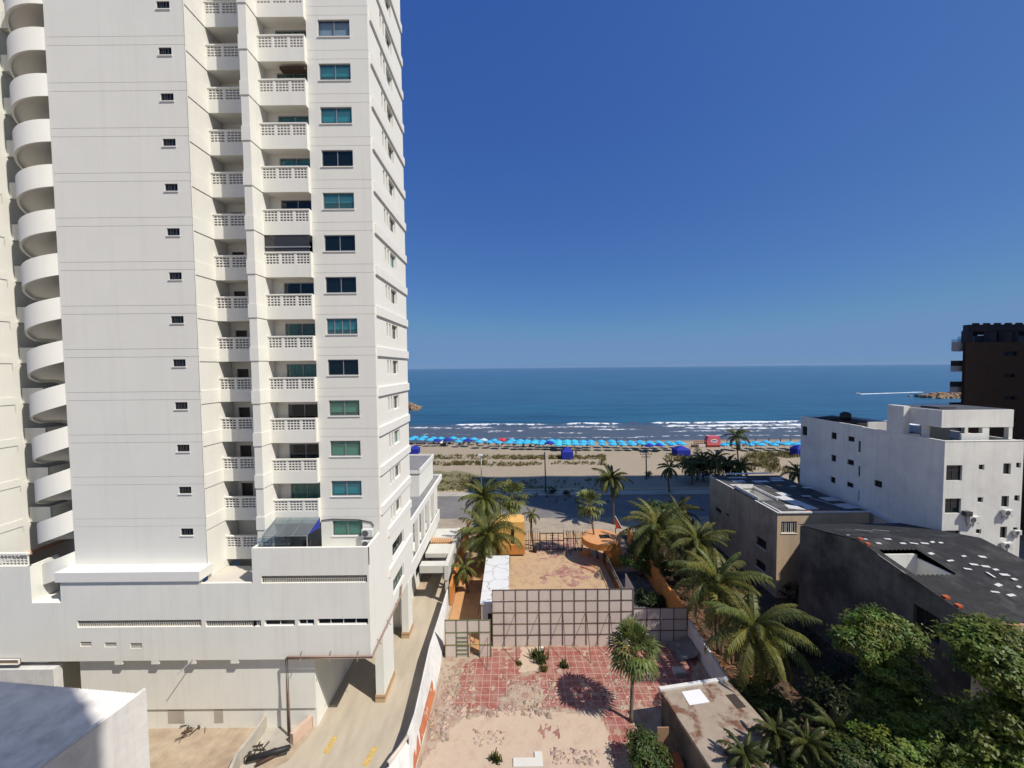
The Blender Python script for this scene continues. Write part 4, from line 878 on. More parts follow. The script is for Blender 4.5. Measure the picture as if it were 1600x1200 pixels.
L_ = MB(); L_.box(on(802, 1192).x, on(848, 1192).x, on(802, 1200).y, on(802, 1186).y, .01, .09); L_.box(on(836, 1192).x, on(848, 1192).x, on(802, 1186).y + .001, on(840, 1176).y, .01, .088); tag(L_.build('white_slab', M['palewash'], org=p), 'L-shaped white slab on the pale screed at the bottom of the lot', 'slab')
# ---- orange boundary wall, shed with white roof
ow = empty('orange_boundary_wall', (-5.7, 44, 0), 'long low orange wall beyond the white wall beside the driveway', 'wall')
mb = MB(); mb.box(-6.55, -6.3, 37.95, 55, 0, 2.0); mb.build('wall_body', M['orange'], ow)
sh = empty('narrow_shed', (-1.9, 36, 0), 'narrow shed with a cracked white flat roof behind the screens', 'shed')
A0, A1, B0, B1_ = on(753, 941, 3.6), on(790, 941, 3.6), on(768, 868, 3.6), on(797, 868, 3.6)
xl, xr = (A0.x + B0.x) / 2 - .25, (A1.x + B1_.x) / 2; ya, yb = A0.y, B0.y
mr = pm('cracked_white_roof', (0.63, 0.63, 0.615), 0.8, 0.06, 1.5)
nt = mr.node_tree; bs = nt.nodes['Principled BSDF']; old = bs.inputs['Base Color'].links[0].from_socket
wv_ = nd(nt, 'ShaderNodeTexVoronoi', feature='DISTANCE_TO_EDGE', i_Scale=1.1); ps = nd(nt, 'ShaderNodeNewGeometry'); nz_ = nd(nt, 'ShaderNodeTexNoise', i_Scale=1.5, i_Detail=5.0); ad_ = nd(nt, 'ShaderNodeMix', data_type='RGBA'); ad_.inputs[0].default_value = .45
nt.links.new(ps.outputs['Position'], nz_.inputs['Vector']); nt.links.new(ps.outputs['Position'], ad_.inputs[6]); nt.links.new(nz_.outputs[1], ad_.inputs[7]); nt.links.new(ad_.outputs[2], wv_.inputs['Vector'])
mrg = nd(nt, 'ShaderNodeMapRange'); mrg.inputs[1].default_value = .004; mrg.inputs[2].default_value = .02; mrg.inputs[3].default_value = .25; mrg.inputs[4].default_value = 1; nt.links.new(wv_.outputs[0], mrg.inputs[0])
mm_ = nd(nt, 'ShaderNodeMix', data_type='RGBA', blend_type='MULTIPLY'); mm_.inputs[0].default_value = 1; nt.links.new(old, mm_.inputs[6]); nt.links.new(mrg.outputs[0], mm_.inputs[7]); nt.links.new(mm_.outputs[2], bs.inputs['Base Color'])
mb = MB(); mb.box(xl - .1, xr + .08, ya - .1, yb, 3.45, 3.6); mb.build('roof', mr, sh)
mb = MB(); f = ffront(xl, ya, 0); mb.holed(f, xr - xl, 3.45, [(.55, 1.15, 0, 2.6)], .15); mb.box(xl, xl + .1, ya + .003, yb, 0, 3.45); mb.box(xr - .1, xr, ya + .003, yb, 0, 3.45); mb.box(xl + .1, xr - .1, ya + 1.2, ya + 1.3, 0, 3.45); mb.build('wall', M['wallwhite'], sh)
mb = MB(); mb.obox(f, .55, 1.15, 0, 2.6, -.15, -.12); mb.build('door', M['door'], sh)
mb = MB(); mb.tube([(xl - .7, ya - .2, 0), (xl - .15, ya + .4, 3.4)], .035, 6); tag(mb.build('leaning_pole', M['rust'], org=(xl - .7, ya - .2, 0)), 'thin rusty pole leaning against the narrow white-roofed shed', 'pole')
# ---- gate house
sheet('alley_floor', [(-6.2, 31.3), (-2.2, 31.3), (-2.2, 47.5), (-6.2, 47.5)], 0.075, pm('orange_sand', (0.52, 0.29, 0.13), 0.95, 0.15, 1.2, c2=(0.38, 0.20, 0.1), c2s=.6))
gx0, gx1 = at(762, 850, 48.0).x, at(820, 880, 48.0).x; GYh = 48.0
GH = empty('gatehouse', ((gx0 + gx1) / 2, 49, 0), 'yellow-orange gatehouse with a darker base and a slit window beside the iron gate', 'gatehouse')
zt = at(800, 816, GYh).z; zm = at(800, 852, GYh).z
mb = MB(); sx = at(801, 840, GYh).x; f = ffront(gx0, GYh, zm); hh = (sx - .25 - gx0, sx + .2 - gx0, .1, at(801, 826, GYh).z - zm); mb.holed(f, gx1 - gx0, zt - zm, [hh], .25); mb.box(gx0 + .001, gx0 + .1, GYh + .002, GYh + 2.6, zm, zt); mb.box(gx1 - .1, gx1, GYh + .003, GYh + 2.6, zm, zt); mb.box(gx0, gx1, GYh + 2.5, GYh + 2.6, 0, zt); mb.box(gx0 + .1, gx1 - .1, GYh + .26, GYh + 2.5, zt - .2, zt - .005)
mb.quad((gx0, GYh, zt), (gx1, GYh, zt), (gx1, GYh + .26, zt), (gx0, GYh + .26, zt)); mb.build('upper_wall', M['peach'], GH)
mb = MB(); mb.box(gx0, gx1 + .015, GYh - .012, GYh + 2.49, .25, zm - .003); mb.build('lower_wall', M['orange'], GH)
mb = MB(); mb.box(gx0 + .05, gx1 - .3, GYh + .15, GYh + 2.4, 0, .25); mb.build('plinth', M['iron'], GH)
window(GH, f, hh, .25, 1, 'darkg', 'alud', sill=False, transom=True)
# ---- iron gate and bar fence
gy = 49.6; zg = 2.3
def bars(mb, x0, x1, y, n, h, r_, jit=0):
    for i in range(n + 1): x = x0 + (x1 - x0) * i / n; mb.tube([(x, y, 0), (x + r_.uniform(-jit, jit), y, h + r_.uniform(-jit, jit) * 1.5)], .035, 5)
r = random.Random(4)
X = lambda px: at(px, 842, gy).x
fe = empty('bar_fence', (X(830), gy, 0), 'rusty bar fence left of the iron gate', 'fence'); mb = MB(); bars(mb, X(822), X(843), gy, 6, 2.6, r, .05); mb.box(X(820), X(843.5), gy - .03, gy + .03, 1.28, 1.36); mb.build('bar_panel', M['rust'], fe)
fe = empty('bar_fence', (X(893), gy, 0), 'bar fence with leaning branches right of the iron gate', 'fence'); mb = MB(); bars(mb, X(881.5), X(910), gy, 8, 2.6, r, .12)
for _ in range(9): x = r.uniform(X(884), X(910)); mb.tube([(x, gy - .3, 0), (x + r.uniform(-.9, .9), gy - .1, 2.6)], .035, 5)
mb.box(X(881.5), X(911), gy - .03, gy + .03, 1.5, 1.58); mb.build('bar_panel', M['rust'], fe)
ga = empty('iron_gate', (X(862), gy, 0), 'dark two-leaf iron gate standing between the gatehouse and the round kiosk', 'gate')
for x0, x1 in ((X(844), X(863)), (X(863.6), X(880.6))):
    mb = MB()
    for z in (.12, 1.25, 2.25): mb.box(x0, x1, gy - .04, gy + .04, z - .045, z + .045)
    for k in range(3): x = x0 + (x1 - x0) * k / 2; mb.box(x - .045, x + .045, gy - .045, gy + .045, .08, 2.33)
    mb.build('gate_leaf', M['iron'], ga)
mb = MB()
for z in (.5, .85, 1.6, 1.95): mb.box(X(859), X(867), gy - .06, gy - .045, z - .03, z + .03)
mb.build('lock_plate', M['iron'], ga)
p = on(836, 863); b_ = empty('bin', p, 'small black bin standing on the paving behind the bar fence', 'bin'); mb = MB(); mb.lathe([(.24, .0), (.3, .75)], p.x, p.y, 14); mb.build('bin_body', M['bin'], b_); mb = MB(); mb.lathe([(.32, .75), (.32, .8), (.1, .84)], p.x, p.y, 14); mb.build('lid', M['bin'], b_)
# ---- round kiosk
kc = on(938, 838.5, 3.0); kr = 2.27
KI = empty('round_kiosk', (kc.x, kc.y, 0), 'round orange kiosk with a flat overhanging roof and a dark roof hatch', 'kiosk')
mb = MB(); mb.lathe([(kr - .1, 2.25), (kr, 2.3), (kr, 2.98), (kr - .06, 3.02)], kc.x, kc.y, 64, 0); mb.build('roof_rim', M['orange'], KI, smooth=False)
mb = MB(); mb.lathe([(kr - .065, 3.0), (kr - .07, 3.025)], kc.x, kc.y, 64); mb.build('roof_top', M['salmon'], KI)
mb = MB(); mb.box(kc.x - .1, kc.x + 1.1, kc.y - .55, kc.y + .35, 3.03, 3.10); mb.build('roof_hatch', M['dark'], KI)
mb = MB(); mb.box(kc.x + .6, kc.x + kr - .05, kc.y - 1.7, kc.y - 1.45, 0, 2.26); mb.box(kc.x + kr - .35, kc.x + kr - .05, kc.y - 1.44, kc.y + 1.0, 0, 2.26); mb.box(kc.x + .6, kc.x + .8, kc.y - 1.44, kc.y + 1.0, 0, 2.26); mb.build('wall', M['orange'], KI)
mb = MB(); mb.box(kc.x - 1.2, kc.x - 1.0, kc.y + 1.0, kc.y + 1.2, 0, 2.26); mb.build('post', M['orange'], KI)
p = on(914, 868); mb = MB(); mb.box(p.x - .75, p.x + .75, p.y - .1, p.y + .35, 0, .35); mb.box(p.x - .3, p.x + .3, p.y - .05, p.y + .3, .35, .8); tag(mb.build('brick_stack', M['salmon'], org=p), 'small stack of orange rubble blocks in the shade of the round kiosk', 'debris')
for (a_, b2, lab) in (((918, 880), (935, 889), 'pale plank lying in the shade of the round kiosk, nearer the kiosk'), ((908, 884), (930, 893), 'pale plank lying in front of the round kiosk, farther from the kiosk')):
    u, v = on(*a_, .1), on(*b2, .1); mb = MB(); mb.tube([u, v], .09, 4); tag(mb.build('plank', M['salmon'], org=u), lab, 'plank')
u0 = on(948, 888); lf = empty('low_wall', (u0.x, 43, 0), 'thin wall with a rail running from the round kiosk toward the wide screen', 'wall'); mb = MB(); mb.box(u0.x - .1, u0.x + .1, 36, u0.y + 1.5, 0, 1.1); mb.build('wall_body', M['soil'], lf)
mb = MB(); mb.tube([(u0.x, 36, 1.5), (u0.x, u0.y + 1.5, 1.5)], .04, 6); mb.build('rail', M['alu'], lf)
gl_ = on(985, 880); sheet('side_path', [(u0.x + .1, 33), (GX, 33), (GX, 44), (u0.x + .1, 44)], .09, pm('dark_wet_path', (0.10, 0.10, 0.10), 0.85, 0.25, 1.2, c2=(0.2, 0.2, 0.2), c2s=.8))
p = at(962, 820, 53); mb = MB(); a_, b2, c2 = at(961, 806, 53), at(962, 826, 53), at(972, 826, 53); mb.add([a_, b2, c2, a_ + YF * .06, b2 + YF * .06, c2 + YF * .06], [(0, 1, 2), (3, 5, 4), (0, 2, 5, 3), (0, 3, 4, 1), (1, 4, 5, 2)])
rs = empty('red_panel', (p.x, 53, 0), 'sloping red triangular panel with a pale edge beside the tall palm trunk', 'panel'); mb.build('panel', pm('red_panel_paint', (0.42, 0.06, 0.035), 0.7, 0.1), rs); mb = MB(); mb.tube([a_, c2], .05, 5); mb.build('edge_strip', M['signwhite'], rs); mb = MB(); mb.tube([(b2.x, 53.03, 0), (b2.x, 53.03, b2.z + .1)], .06, 6); mb.build('post', M['iron'], rs)
# ---- tin-roofed building bottom left
zr = 8.0; c0 = on(219, 1082, zr); e0 = (c0.x, c0.y); 
TB = empty('tin_roofed_building', (c0.x - 5, c0.y - 5, 0), 'low building with a grey corrugated tin roof at the tower foot', 'building')
d = Vector((on(0, 1063, zr).x - c0.x, on(0, 1063, zr).y - c0.y, 0)).normalized(); nrm = Vector((-d.y, d.x, 0)); 
if nrm.y > 0: nrm = -nrm
Lx, Ly = 16.0, 14.0
P_ = lambda u, v, z: Vector((c0.x, c0.y, z)) + d * u + nrm * v
mb = MB(); n = 220; vs, fs2 = [], []
for i in range(n + 1):
    u = .0 + Lx * i / n; zz = .028 * math.sin(i * math.pi / 1.5)
    for v, dz in ((-.06, 0.0), (Ly * .5, .35), (Ly, .7)): vs.append(P_(u, v, zr - .12 + dz + zz))
for i in range(n):
    for j in range(2): a_ = i * 3 + j; fs2.append((a_, a_ + 3, a_ + 4, a_ + 1))
mb.add(vs, fs2); mb.build('tin_roof', M['tin'], TB)
mb = MB()
def wallseg(a_, b2, z0, z1, z1b, t, mb):
    dd = (b2 - a_).normalized(); q = Vector((-dd.y, dd.x, 0)) * t; vs = [a_, b2, b2 + q, a_ + q]; mb.add([Vector((v.x, v.y, z0)) for v in vs] + [Vector((v.x, v.y, z1 if k in (0, 3) else z1b)) for k, v in enumerate(vs)], [(0, 1, 5, 4), (1, 2, 6, 5), (2, 3, 7, 6), (3, 0, 4, 7), (4, 5, 6, 7)])
wallseg(P_(-.22, -.1, 0), P_(-.22, Ly, 0), 0, zr + .05, zr + .85, -.2, mb); wallseg(P_(-.02, -.1, 0), P_(Lx, -.1, 0), 0, zr - .2, zr - .2, .15, mb)
mb.build('wall', M['wallwhite'], TB)
mb = MB(); mb.tube([P_(-.12, -.1, zr + .08), P_(-.12, Ly, zr + .88)], .1, 4); mb.build('wall_coping', M['tin'], TB)
lw = empty('pump_house', (-33, 24, 0), 'plain cream wall with a tan slot below the left end of the podium', 'building')
pa, pb = at(82, 1035, 24.2), at(0, 1031, 24.2)
mb = MB(); f = ffront(-46, 24.2, 0); hx = at(28, 1036, 24.2); mb.holed(f, pa.x + 46, zs - .45, [(1, hx.x + 46, hx.z - .12, hx.z + .2)], .15); mb.box(-46, pa.x - .01, 24.203, 24.7, zs - .46, zs - .44); mb.box(pa.x - .15, pa.x, 24.205, 24.72, 0, zs - .45); mb.build('wall', M['wallwhite'], lw)
mb = MB(); mb.obox(f, 1, hx.x + 46, hx.z - .12, hx.z + .2, -.15, -.12); mb.build('slot_panel', M['tiletan'], lw)
# ---- small flat-roofed outbuilding in the lot's lower right
z1 = 2.6; f0, f1, n0, n1 = on(1030, 1076, z1), on(1135, 1060, z1), on(1062, 1200, z1), on(1180, 1130, z1)
OB = empty('outbuilding', ((f0.x + f1.x) / 2, f0.y - 1.5, 0), 'small flat-roofed outbuilding with rust stains and a white patch on its roof', 'outbuilding')
dirx = (Vector((f1.x - f0.x, f1.y - f0.y, 0))).normalized(); diry = Vector((dirx.y, -dirx.x, 0)); W_, D_ = (f1 - f0).length, 6.5
Q = lambda u, v, z: Vector((f0.x, f0.y, z)) + dirx * u + diry * v
mb = MB(); base = [Q(.1, .1, 0), Q(W_ - .1, .1, 0), Q(W_ - .1, D_, 0), Q(.1, D_, 0)]; mb.prism(base, 0, z1 - .2); mb.build('wall', M['sooty'], OB)
mb = MB(); mb.prism([Q(0, 0, 0), Q(W_, 0, 0), Q(W_, D_, 0), Q(0, D_, 0)], z1 - .199, z1); mb.build('roof', M['rusty'], OB)
mb = MB(); mb.prism([Q(-.03, -.03, 0), Q(W_ + .03, -.03, 0), Q(W_ + .03, .22, 0), Q(-.03, .22, 0)], z1 - .15, z1 + .12); mb.build('parapet', M['wallwhite'], OB)
mb = MB(); mb.prism([Q(1.3, .5, 0), Q(2.6, .5, 0), Q(2.6, 1.5, 0), Q(1.2, 1.5, 0)], z1 + .001, z1 + .03); mb.build('roof_patch', M['signwhite'], OB)
mb = MB(); mb.prism([Q(W_ - 1.0, 1.2, 0), Q(W_ - .35, 1.2, 0), Q(W_ - .35, 2.2, 0), Q(W_ - 1.0, 2.2, 0)], z1 + .001, z1 + .02); mb.build('roof_hatch', M['iron'], OB)
p = Q(-.9, 2.0, 0); mb = MB(); mb.box(p.x - .35, p.x + .35, p.y - .03, p.y + .03, 0, 2.0); tag(mb.build('loose_door', M['tilebrown'], org=p), 'old brown door leaf standing beside the outbuilding', 'door leaf')
for (px, py, sx_, sy_, sz_, mt, lab, nm) in ((1018, 1158, .28, .2, .5, 'ured', 'red plastic crate among the leaves of the low bush', 'crate'), (1043, 1192, .8, .35, .6, 'redpaint', 'orange-red low masonry box at the bottom edge of the lot', 'planter')):
    p = on(px, py, .3); mb = MB(); mb.box(p.x - sx_, p.x + sx_, p.y - sy_, p.y + sy_, 0.02, sz_); mb.box(p.x - sx_ * .8, p.x + sx_ * .8, p.y - sy_ * .8, p.y + sy_ * .8, sz_ + .001, sz_ + .03); tag(mb.build(nm, M[mt], org=(p.x, p.y, 0)), lab, nm)
# ------------------------------------------------------------------ buildings on the right
LX = 27.0
def rect_on(fr, axis, pts):
    O, U, V, N = fr; a = [(p - O).dot(U) for p in pts]; b_ = [(p - O).dot(V) for p in pts]; return (min(a), max(a), min(b_), max(b_))
# dark-roofed building (gable along the shore)
DB = empty('dark_roofed_building', (31.5, 27, 0), 'sooty low building with a wide dark corrugated roof dotted with pale sheets', 'building')
ze = 8.9; y0, y1, yr, zr2 = 22.0, 35.6, 29.6, 10.2; xe = 36.55
f = fleft(LX, y0, 0); wpts = [atx(1427, 952, LX), atx(1466, 965, LX), atx(1468, 998, LX), atx(1429, 985, LX)]
h = rect_on(f, 0, wpts)
mb = MB(); mb.holed(f, y1 - y0, ze, [h], .3); mb.add([(LX, y0, ze), (LX, yr, zr2), (LX, y1, ze)], [(0, 1, 2)]); mb.box(LX + .002, xe, y1 - .2, y1, 0, ze - .05); mb.box(LX + .002, xe, y0, y0 + .2, 0, ze - .05); mb.box(xe - .2, xe, y0 + .2, y1 - .2, 0, ze - .05)
for k in (.5, .8): mb.obox(f, .2, y1 - y0 - .1, 1.0 + k * 2.5, 1.04 + k * 2.5, 0, .02)
mb.build('wall', M['sooty'], DB); window(DB, f, h, .3, 3, 'dull', 'alud', sill=False)
pat = None
def slope(ya, za, yb, zb2, name, skip=None):
    mb = MB(); n = int((xe + .25 - LX) / .08); vs, fs2 = [], []; ns = 6
    for i in range(n + 1):
        x = LX - .12 + .08 * i; w_ = .05 * math.sin(i * math.pi / 2)
        for j in range(ns + 1): t = j / ns; vs.append((x, ya + (yb - ya) * t, za + (zb2 - za) * t + w_ + .1))
    for i in range(n):
        xc = LX - .12 + .08 * (i + .5)
        for j in range(ns):
            yc = ya + (yb - ya) * (j + .5) / ns
            if skip and skip(xc, yc): continue
            a_ = i * (ns + 1) + j; fs2.append((a_, a_ + ns + 1, a_ + ns + 2, a_ + 1))
    mb.add(vs, fs2); return mb.build(name, M['fibro'], DB)
slope(yr, zr2, y1 + .2, ze - .05, 'far_roof_slope'); 
zat = lambda y: ze + (zr2 - ze) * ((y - y0) / (yr - y0)) if y < yr else ze + (zr2 - ze) * ((y1 - y) / (y1 - yr))
light = (LX + .4, LX + 3.3, 25.5, 28.3)
slope(yr, zr2 + .02, y0 - .3, ze - .06, 'near_roof_slope', lambda x, y: light[0] < x < light[1] and light[2] < y < light[3] + .4)
mb = MB(); x0_, x1_, ya_, yb_ = light; zt_ = zat(26) + .16
mb.box(x0_ - .12, x0_, ya_, yb_ + .3, zt_ - 2.6, zt_ - .32); mb.box(x1_, x1_ + .12, ya_, yb_ + .3, zt_ - 2.6, zt_ - .3); mb.box(x0_, x1_, yb_, yb_ + .12, zt_ - 2.6, zt_ - .02); mb.box(x0_, x1_, ya_ - .12, ya_, zt_ - 2.6, zt_ - .36); mb.box(x0_, x1_, ya_, yb_, zt_ - 2.65, zt_ - 2.6); mb.build('light_well', M['oldwhite'], DB)
r = random.Random(31)
def patch(rt, x, y, w_, l, zfn, mt, tilt=0):
    mb = MB(); c, s = math.cos(tilt), math.sin(tilt); vs = []
    for a_, b2 in ((-w_, -l), (w_, -l), (w_, l), (-w_, l)): X_, Y_ = x + a_ * c - b2 * s, y + a_ * s + b2 * c; vs.append((X_, Y_, zfn(Y_) + .145))
    mb.add(vs + [(v[0], v[1], v[2] + .02) for v in vs], [(3, 2, 1, 0), (4, 5, 6, 7), (0, 1, 5, 4), (1, 2, 6, 5), (2, 3, 7, 6), (3, 0, 4, 7)]); mb.build('roof_patch', M[mt], rt)
for (px, py, w_, l, t) in ((1276, 826, .5, .35, 0), (1350, 829, .12, .8, .4), (1376, 829, .12, .9, .5), (1345, 847, .1, 1.0, .45), (1325, 836, .3, .2, 0), (1350, 842, .18, .1, 0), (1373, 849, .18, .12, 0), (1387, 842, .15, .1, 0), (1411, 849, .3, .12, 0), (1428, 849, .3, .12, 0), (1445, 849, .5, .13, 0), (1457, 847, .25, .1, 0), (1470, 848, .2, .1, 0),
                        (1455, 865, .4, .16, .3), (1506, 869, .3, .12, .2), (1485, 876, .35, .14, .3), (1522, 882, .3, .12, .2), (1540, 885, .35, .14, .3), (1512, 889, .25, .1, 0), (1548, 898, .4, .07, .5), (1556, 890, .3, .1, 0), (1560, 914, .6, .12, .5), (1570, 898, .2, .1, 0), (1585, 905, .3, .12, .4), (1555, 925, .4, .15, .3), (1580, 930, .25, .12, 0), (1592, 917, .4, .1, .3), (1535, 870, .2, .1, 0)):
    d_ = ray(px, py); t_ = 20 / d_.y
    for _ in range(30):
        p = C0 + d_ * t_; zz = zat(min(max(p.y, y0), y1)) + .15; t_ *= 1 + (p.z - zz) / (CZ - zz + .01) * .8
    if LX < p.x < xe and y0 < p.y < y1: patch(DB, p.x, p.y, *((.55, .045, -.62) if (t and py < 850) else ((.07, .26, 0) if l < .1 else (r.uniform(.13, .26), r.uniform(.06, .11), 0)))[:2], zat, 'rpatch', -.62 if (t and py < 850) else r.uniform(-.3, .3))
for (px, py) in ((1344, 857), (1355, 862), (1477, 951), (1497, 962)):
    p = atx(px, py, LX + .12); p.z = zat(p.y) + .14; mb = MB(); mb.box(p.x - .12, p.x + .16, p.y - .13, p.y + .15, p.z - .04, p.z + .11); tag(mb.build('brick', M['brickred'], org=p), {1344: 'orange brick on the edge of the dark roof, nearer the ridge', 1355: 'orange brick on the edge of the dark roof, next to the light well', 1477: 'orange brick on the near roof edge above the dark window', 1497: 'orange brick on the near roof edge, closest to the leafy tree'}[px], 'brick')
mb = MB(); mb.box(LX, xe + .2, y0 - .36, y0 - .1, ze - .28, ze - .02); mb.build('roof_fascia', M['claytile'], DB)
# beige building
BB = empty('beige_building', (31, 45, 0), 'weathered beige building with a patched flat roof beside the palms', 'building')
by0, by1, bz, bx1 = 38.7, 52.2, 8.9, 36.4
f = fleft(LX, by0, 0); hs = []
for (x0_, y0_, x1_, y1_, sk) in ((1118, 791, 1127, 804, 5), (1134, 801, 1139, 808, 2), (1131, 832, 1141, 848, 5), (1182, 836, 1197, 861, 7), (1181, 871, 1196, 896, 7)):
    hs.append(rect_on(f, 0, [atx(x0_, y0_ + 0, LX), atx(x1_, y1_ - sk * 0, LX)]))
mb = MB(); mb.holed(f, by1 - by0, bz, hs, .2); mb.box(LX + .002, bx1, by1 - .2, by1, 0, bz); mb.box(bx1 - .2, bx1, by0 + .25, by1 - .2, 0, bz); mb.build('side_wall', M['beige'], BB)
for i, hh in enumerate(hs): window(BB, f, hh, .2, 1 if i == 1 else 2, 'dull', 'alud', sill=i in (3, 4), blind=('bluefab', 1.0) if False else None)
f2 = ffront(LX, by0, 0); hf = rect_on(f2, 0, [at(1221, 815, by0), at(1245, 833, by0)])
mb = MB(); mb.holed(f2, bx1 - LX, bz, [hf], .15); mb.build('front_wall', M['beigef'], BB)
window(BB, f2, hf, .15, 3, 'darkg', 'white2', bars=7)
mb = MB(); rl = (LX + .5, LX + 2.5, 42.4, 46.6)
mb.box(LX + .15, rl[0], by0 + .1, by1 - .1, bz - .1, bz + .03); mb.box(rl[1], bx1 - .1, by0 + .1, by1 - .1, bz - .1, bz + .03); mb.box(rl[0], rl[1], by0 + .1, rl[2], bz - .1, bz + .028); mb.box(rl[0], rl[1], rl[3], by1 - .1, bz - .1, bz + .028); mb.build('roof', M['fibro'], BB)
mb = MB(); mb.box(LX - .02, LX + .14, by0 - .1, 42.4, bz + .001, bz + .06); mb.box(LX - .02, LX + .14, 46.6, by1, bz + .001, bz + .05); mb.box(LX + .16, bx1 + .1, by0 - .12, by0 + .1, bz + .001, bz + .12); mb.build('roof_edge', M['wallwhite'], BB)
mb = MB(); mb.box(rl[0] - .1, rl[0] - .002, rl[2], rl[3], bz - 2, bz + .35); mb.box(rl[0] - .1, rl[1], rl[3] + .002, rl[3] + .1, bz - 2, bz + .5); mb.box(rl[1] + .002, rl[1] + .1, rl[2], rl[3], bz - 2, bz + .3); mb.box(rl[0], rl[1], rl[2], rl[3], bz - 2.1, bz - 2); mb.build('patio_wall', M['oldwhite'], BB)
zb_ = lambda y: bz - .11
for (x, y, w_, l, mt, t) in ((LX + 4.0, 41.6, .75, 2.1, 'rpatch', .12), (LX + 2.9, 40.2, .8, .6, 'rpatch', -.3), (LX + 4.6, 44.4, .55, .6, 'rpatch', 0), (LX + 1.4, 41.0, .7, 1.0, 'fibro', 0), (LX + .55, 40.4, .10, 1.5, 'fibrol', .0), (LX + 2.4, 49.6, .8, .35, 'rpatch', 0), (LX + 5.2, 49.4, 1.0, .35, 'rpatch', .05), (LX + 7.6, 49.8, .8, .3, 'rpatch', 0), (LX + 8.3, 50.8, .9, .3, 'fibrol', 0), (LX + 6.4, 47.6, .3, .25, 'redpaint', 0), (LX + 7.9, 47.3, .35, .2, 'rpatch', 0), (LX + 3.2, 51.2, 1.2, .25, 'fibrol', 0), (LX + 8.6, 40.4, .9, .7, 'fibrol', .1), (LX + 8.5, 42.6, .8, .6, 'fibrol', 0), (LX + 4.6, 47.9, .05, 1.2, 'fibrol', .2), (LX + 7.2, 41.6, .05, 1.6, 'fibrol', .3), (LX + 1.2, 48.0, .7, .3, 'fibrol', 0)):
    patch(BB, x, y, w_, l, zb_, mt, t)
mb = MB(); mb.box(LX + 3.1, LX + 6.6, by0 + .12, by0 + .32, bz + .032, bz + .14); mb.build('red_gutter', M['redpaint'], BB)
mb = MB(); mb.add([(LX + 2.5, 51.9, bz + .32), (LX + 8.5, 51.9, bz + .42), (LX + 8.2, 53.4, bz + .1), (LX + 2.8, 53.4, bz + .0)] + [(LX + 2.5, 51.9, bz + .25), (LX + 8.5, 51.9, bz + .35), (LX + 8.2, 53.4, bz + .04), (LX + 2.8, 53.4, bz - .06)], [(0, 1, 2, 3), (7, 6, 5, 4), (0, 4, 5, 1), (1, 5, 6, 2), (2, 6, 7, 3), (3, 7, 4, 0)]); mb.build('rear_roof', M['tin'], BB)
r = random.Random(2)
for i in range(5): 
    x = LX + 6.4 + r.uniform(0, 2.6); y = 43.2 + r.uniform(0, 3.4); patch(BB, x, y, r.uniform(.2, .8), r.uniform(.1, .5), lambda y_, k=i: bz - .10 + .025 * k, ('fibrol', 'roofdark', 'roofdark', 'tin', 'fibrol')[i], r.uniform(-.5, .5))
# white apartment block
WXl, WYf = 37.0, 32.65; wz = atx(1470, 690, WXl).z; wy1 = atx(1250, 648, WXl + .3).y
WB2 = empty('white_apartment_block', (40.5, 40, 0), 'stained white apartment block with brown windows and a rooftop stair box', 'apartment building')
wzf = at(1471, 690, WYf).z; wx1 = at(1597, 760, WYf).x
f = fleft(WXl, WYf, 4); ys = atx(1345, 700, WXl).y     # the seaward part stands back a little
hs, hs2 = [], []
for (x0_, y0_, x1_, y1_) in ((1366, 749, 1378, 763),): hs.append(rect_on(f, 0, [atx(x0_, y0_, WXl), atx(x1_, y1_, WXl)]))
f3 = fleft(WXl + .45, ys, 4)
for (x0_, y0_, x1_, y1_) in ((1252, 665, 1261, 681), (1299, 675, 1307, 687), (1325, 681, 1335, 691), (1299, 710, 1306, 722), (1324, 717, 1334, 728), (1298, 744, 1305, 756), (1323, 752, 1333, 763), (1323, 787, 1333, 796), (1341.5, 689, 1344.5, 707), (1341.5, 728, 1344.5, 745), (1341.5, 766, 1344.5, 783)):
    q = rect_on(f3, 0, [atx(x0_, y0_, WXl + .45), atx(x1_, y1_, WXl + .45)]); hs2.append((max(q[0], .06), q[1], q[2], q[3]))
mb = MB(); mb.holed(f, ys - WYf, wzf - 4, hs, .15); mb.box(WXl + .001, WXl + .44, ys - .15, ys, 4, wzf - .002); mb.build('near_side_wall', M['oldwhite'], WB2)
mb = MB(); mb.holed(f3, wy1 - ys, wzf - 4, hs2, .15); mb.box(WXl + .46, wx1, wy1 - .2, wy1, 0, wzf); mb.build('far_side_wall', M['oldwhite'], WB2)
for hh in hs: window(WB2, f, hh, .15, 2, 'dull', 'alud')
for hh in hs2: window(WB2, f3, hh, .15, 2 if hh[1] - hh[0] > .9 else 1, 'dull', 'alud', sill=False)
ff = ffront(WXl, WYf, 0); hf = []
for (x0_, y0_, x1_, y1_) in ((1479, 727, 1503, 751), (1477, 779, 1501, 802), (1476, 829, 1499, 850), (1529.5, 726, 1538, 734), (1527.5, 777, 1536, 785), (1525, 827, 1533, 834), (1568, 724, 1579, 741), (1565, 775, 1576, 792), (1563, 823, 1573, 841), (1559, 873, 1570, 886), (1588, 723, 1595, 731), (1585, 774, 1593, 783), (1579, 872, 1585, 879), (1583, 824, 1590, 834)):
    hf.append(rect_on(ff, 0, [at(x0_, y0_, WYf), at(x1_, y1_, WYf)]))
mb = MB(); mb.holed(ff, wx1 - WXl, wzf, hf, .18); mb.box(wx1 - .2, wx1, WYf + .19, wy1 - .2, 0, wzf); mb.build('front_wall', M['oldwhite'], WB2)
for i, hh in enumerate(hf): window(WB2, ff, hh, .18, 2 if i < 3 else 1, 'darkg', 'alud', blind=('curtain', 1.0) if i in (0, 1, 2) else (('blind', .6) if i in (6, 7) else None), transom=i < 3, sill=False)
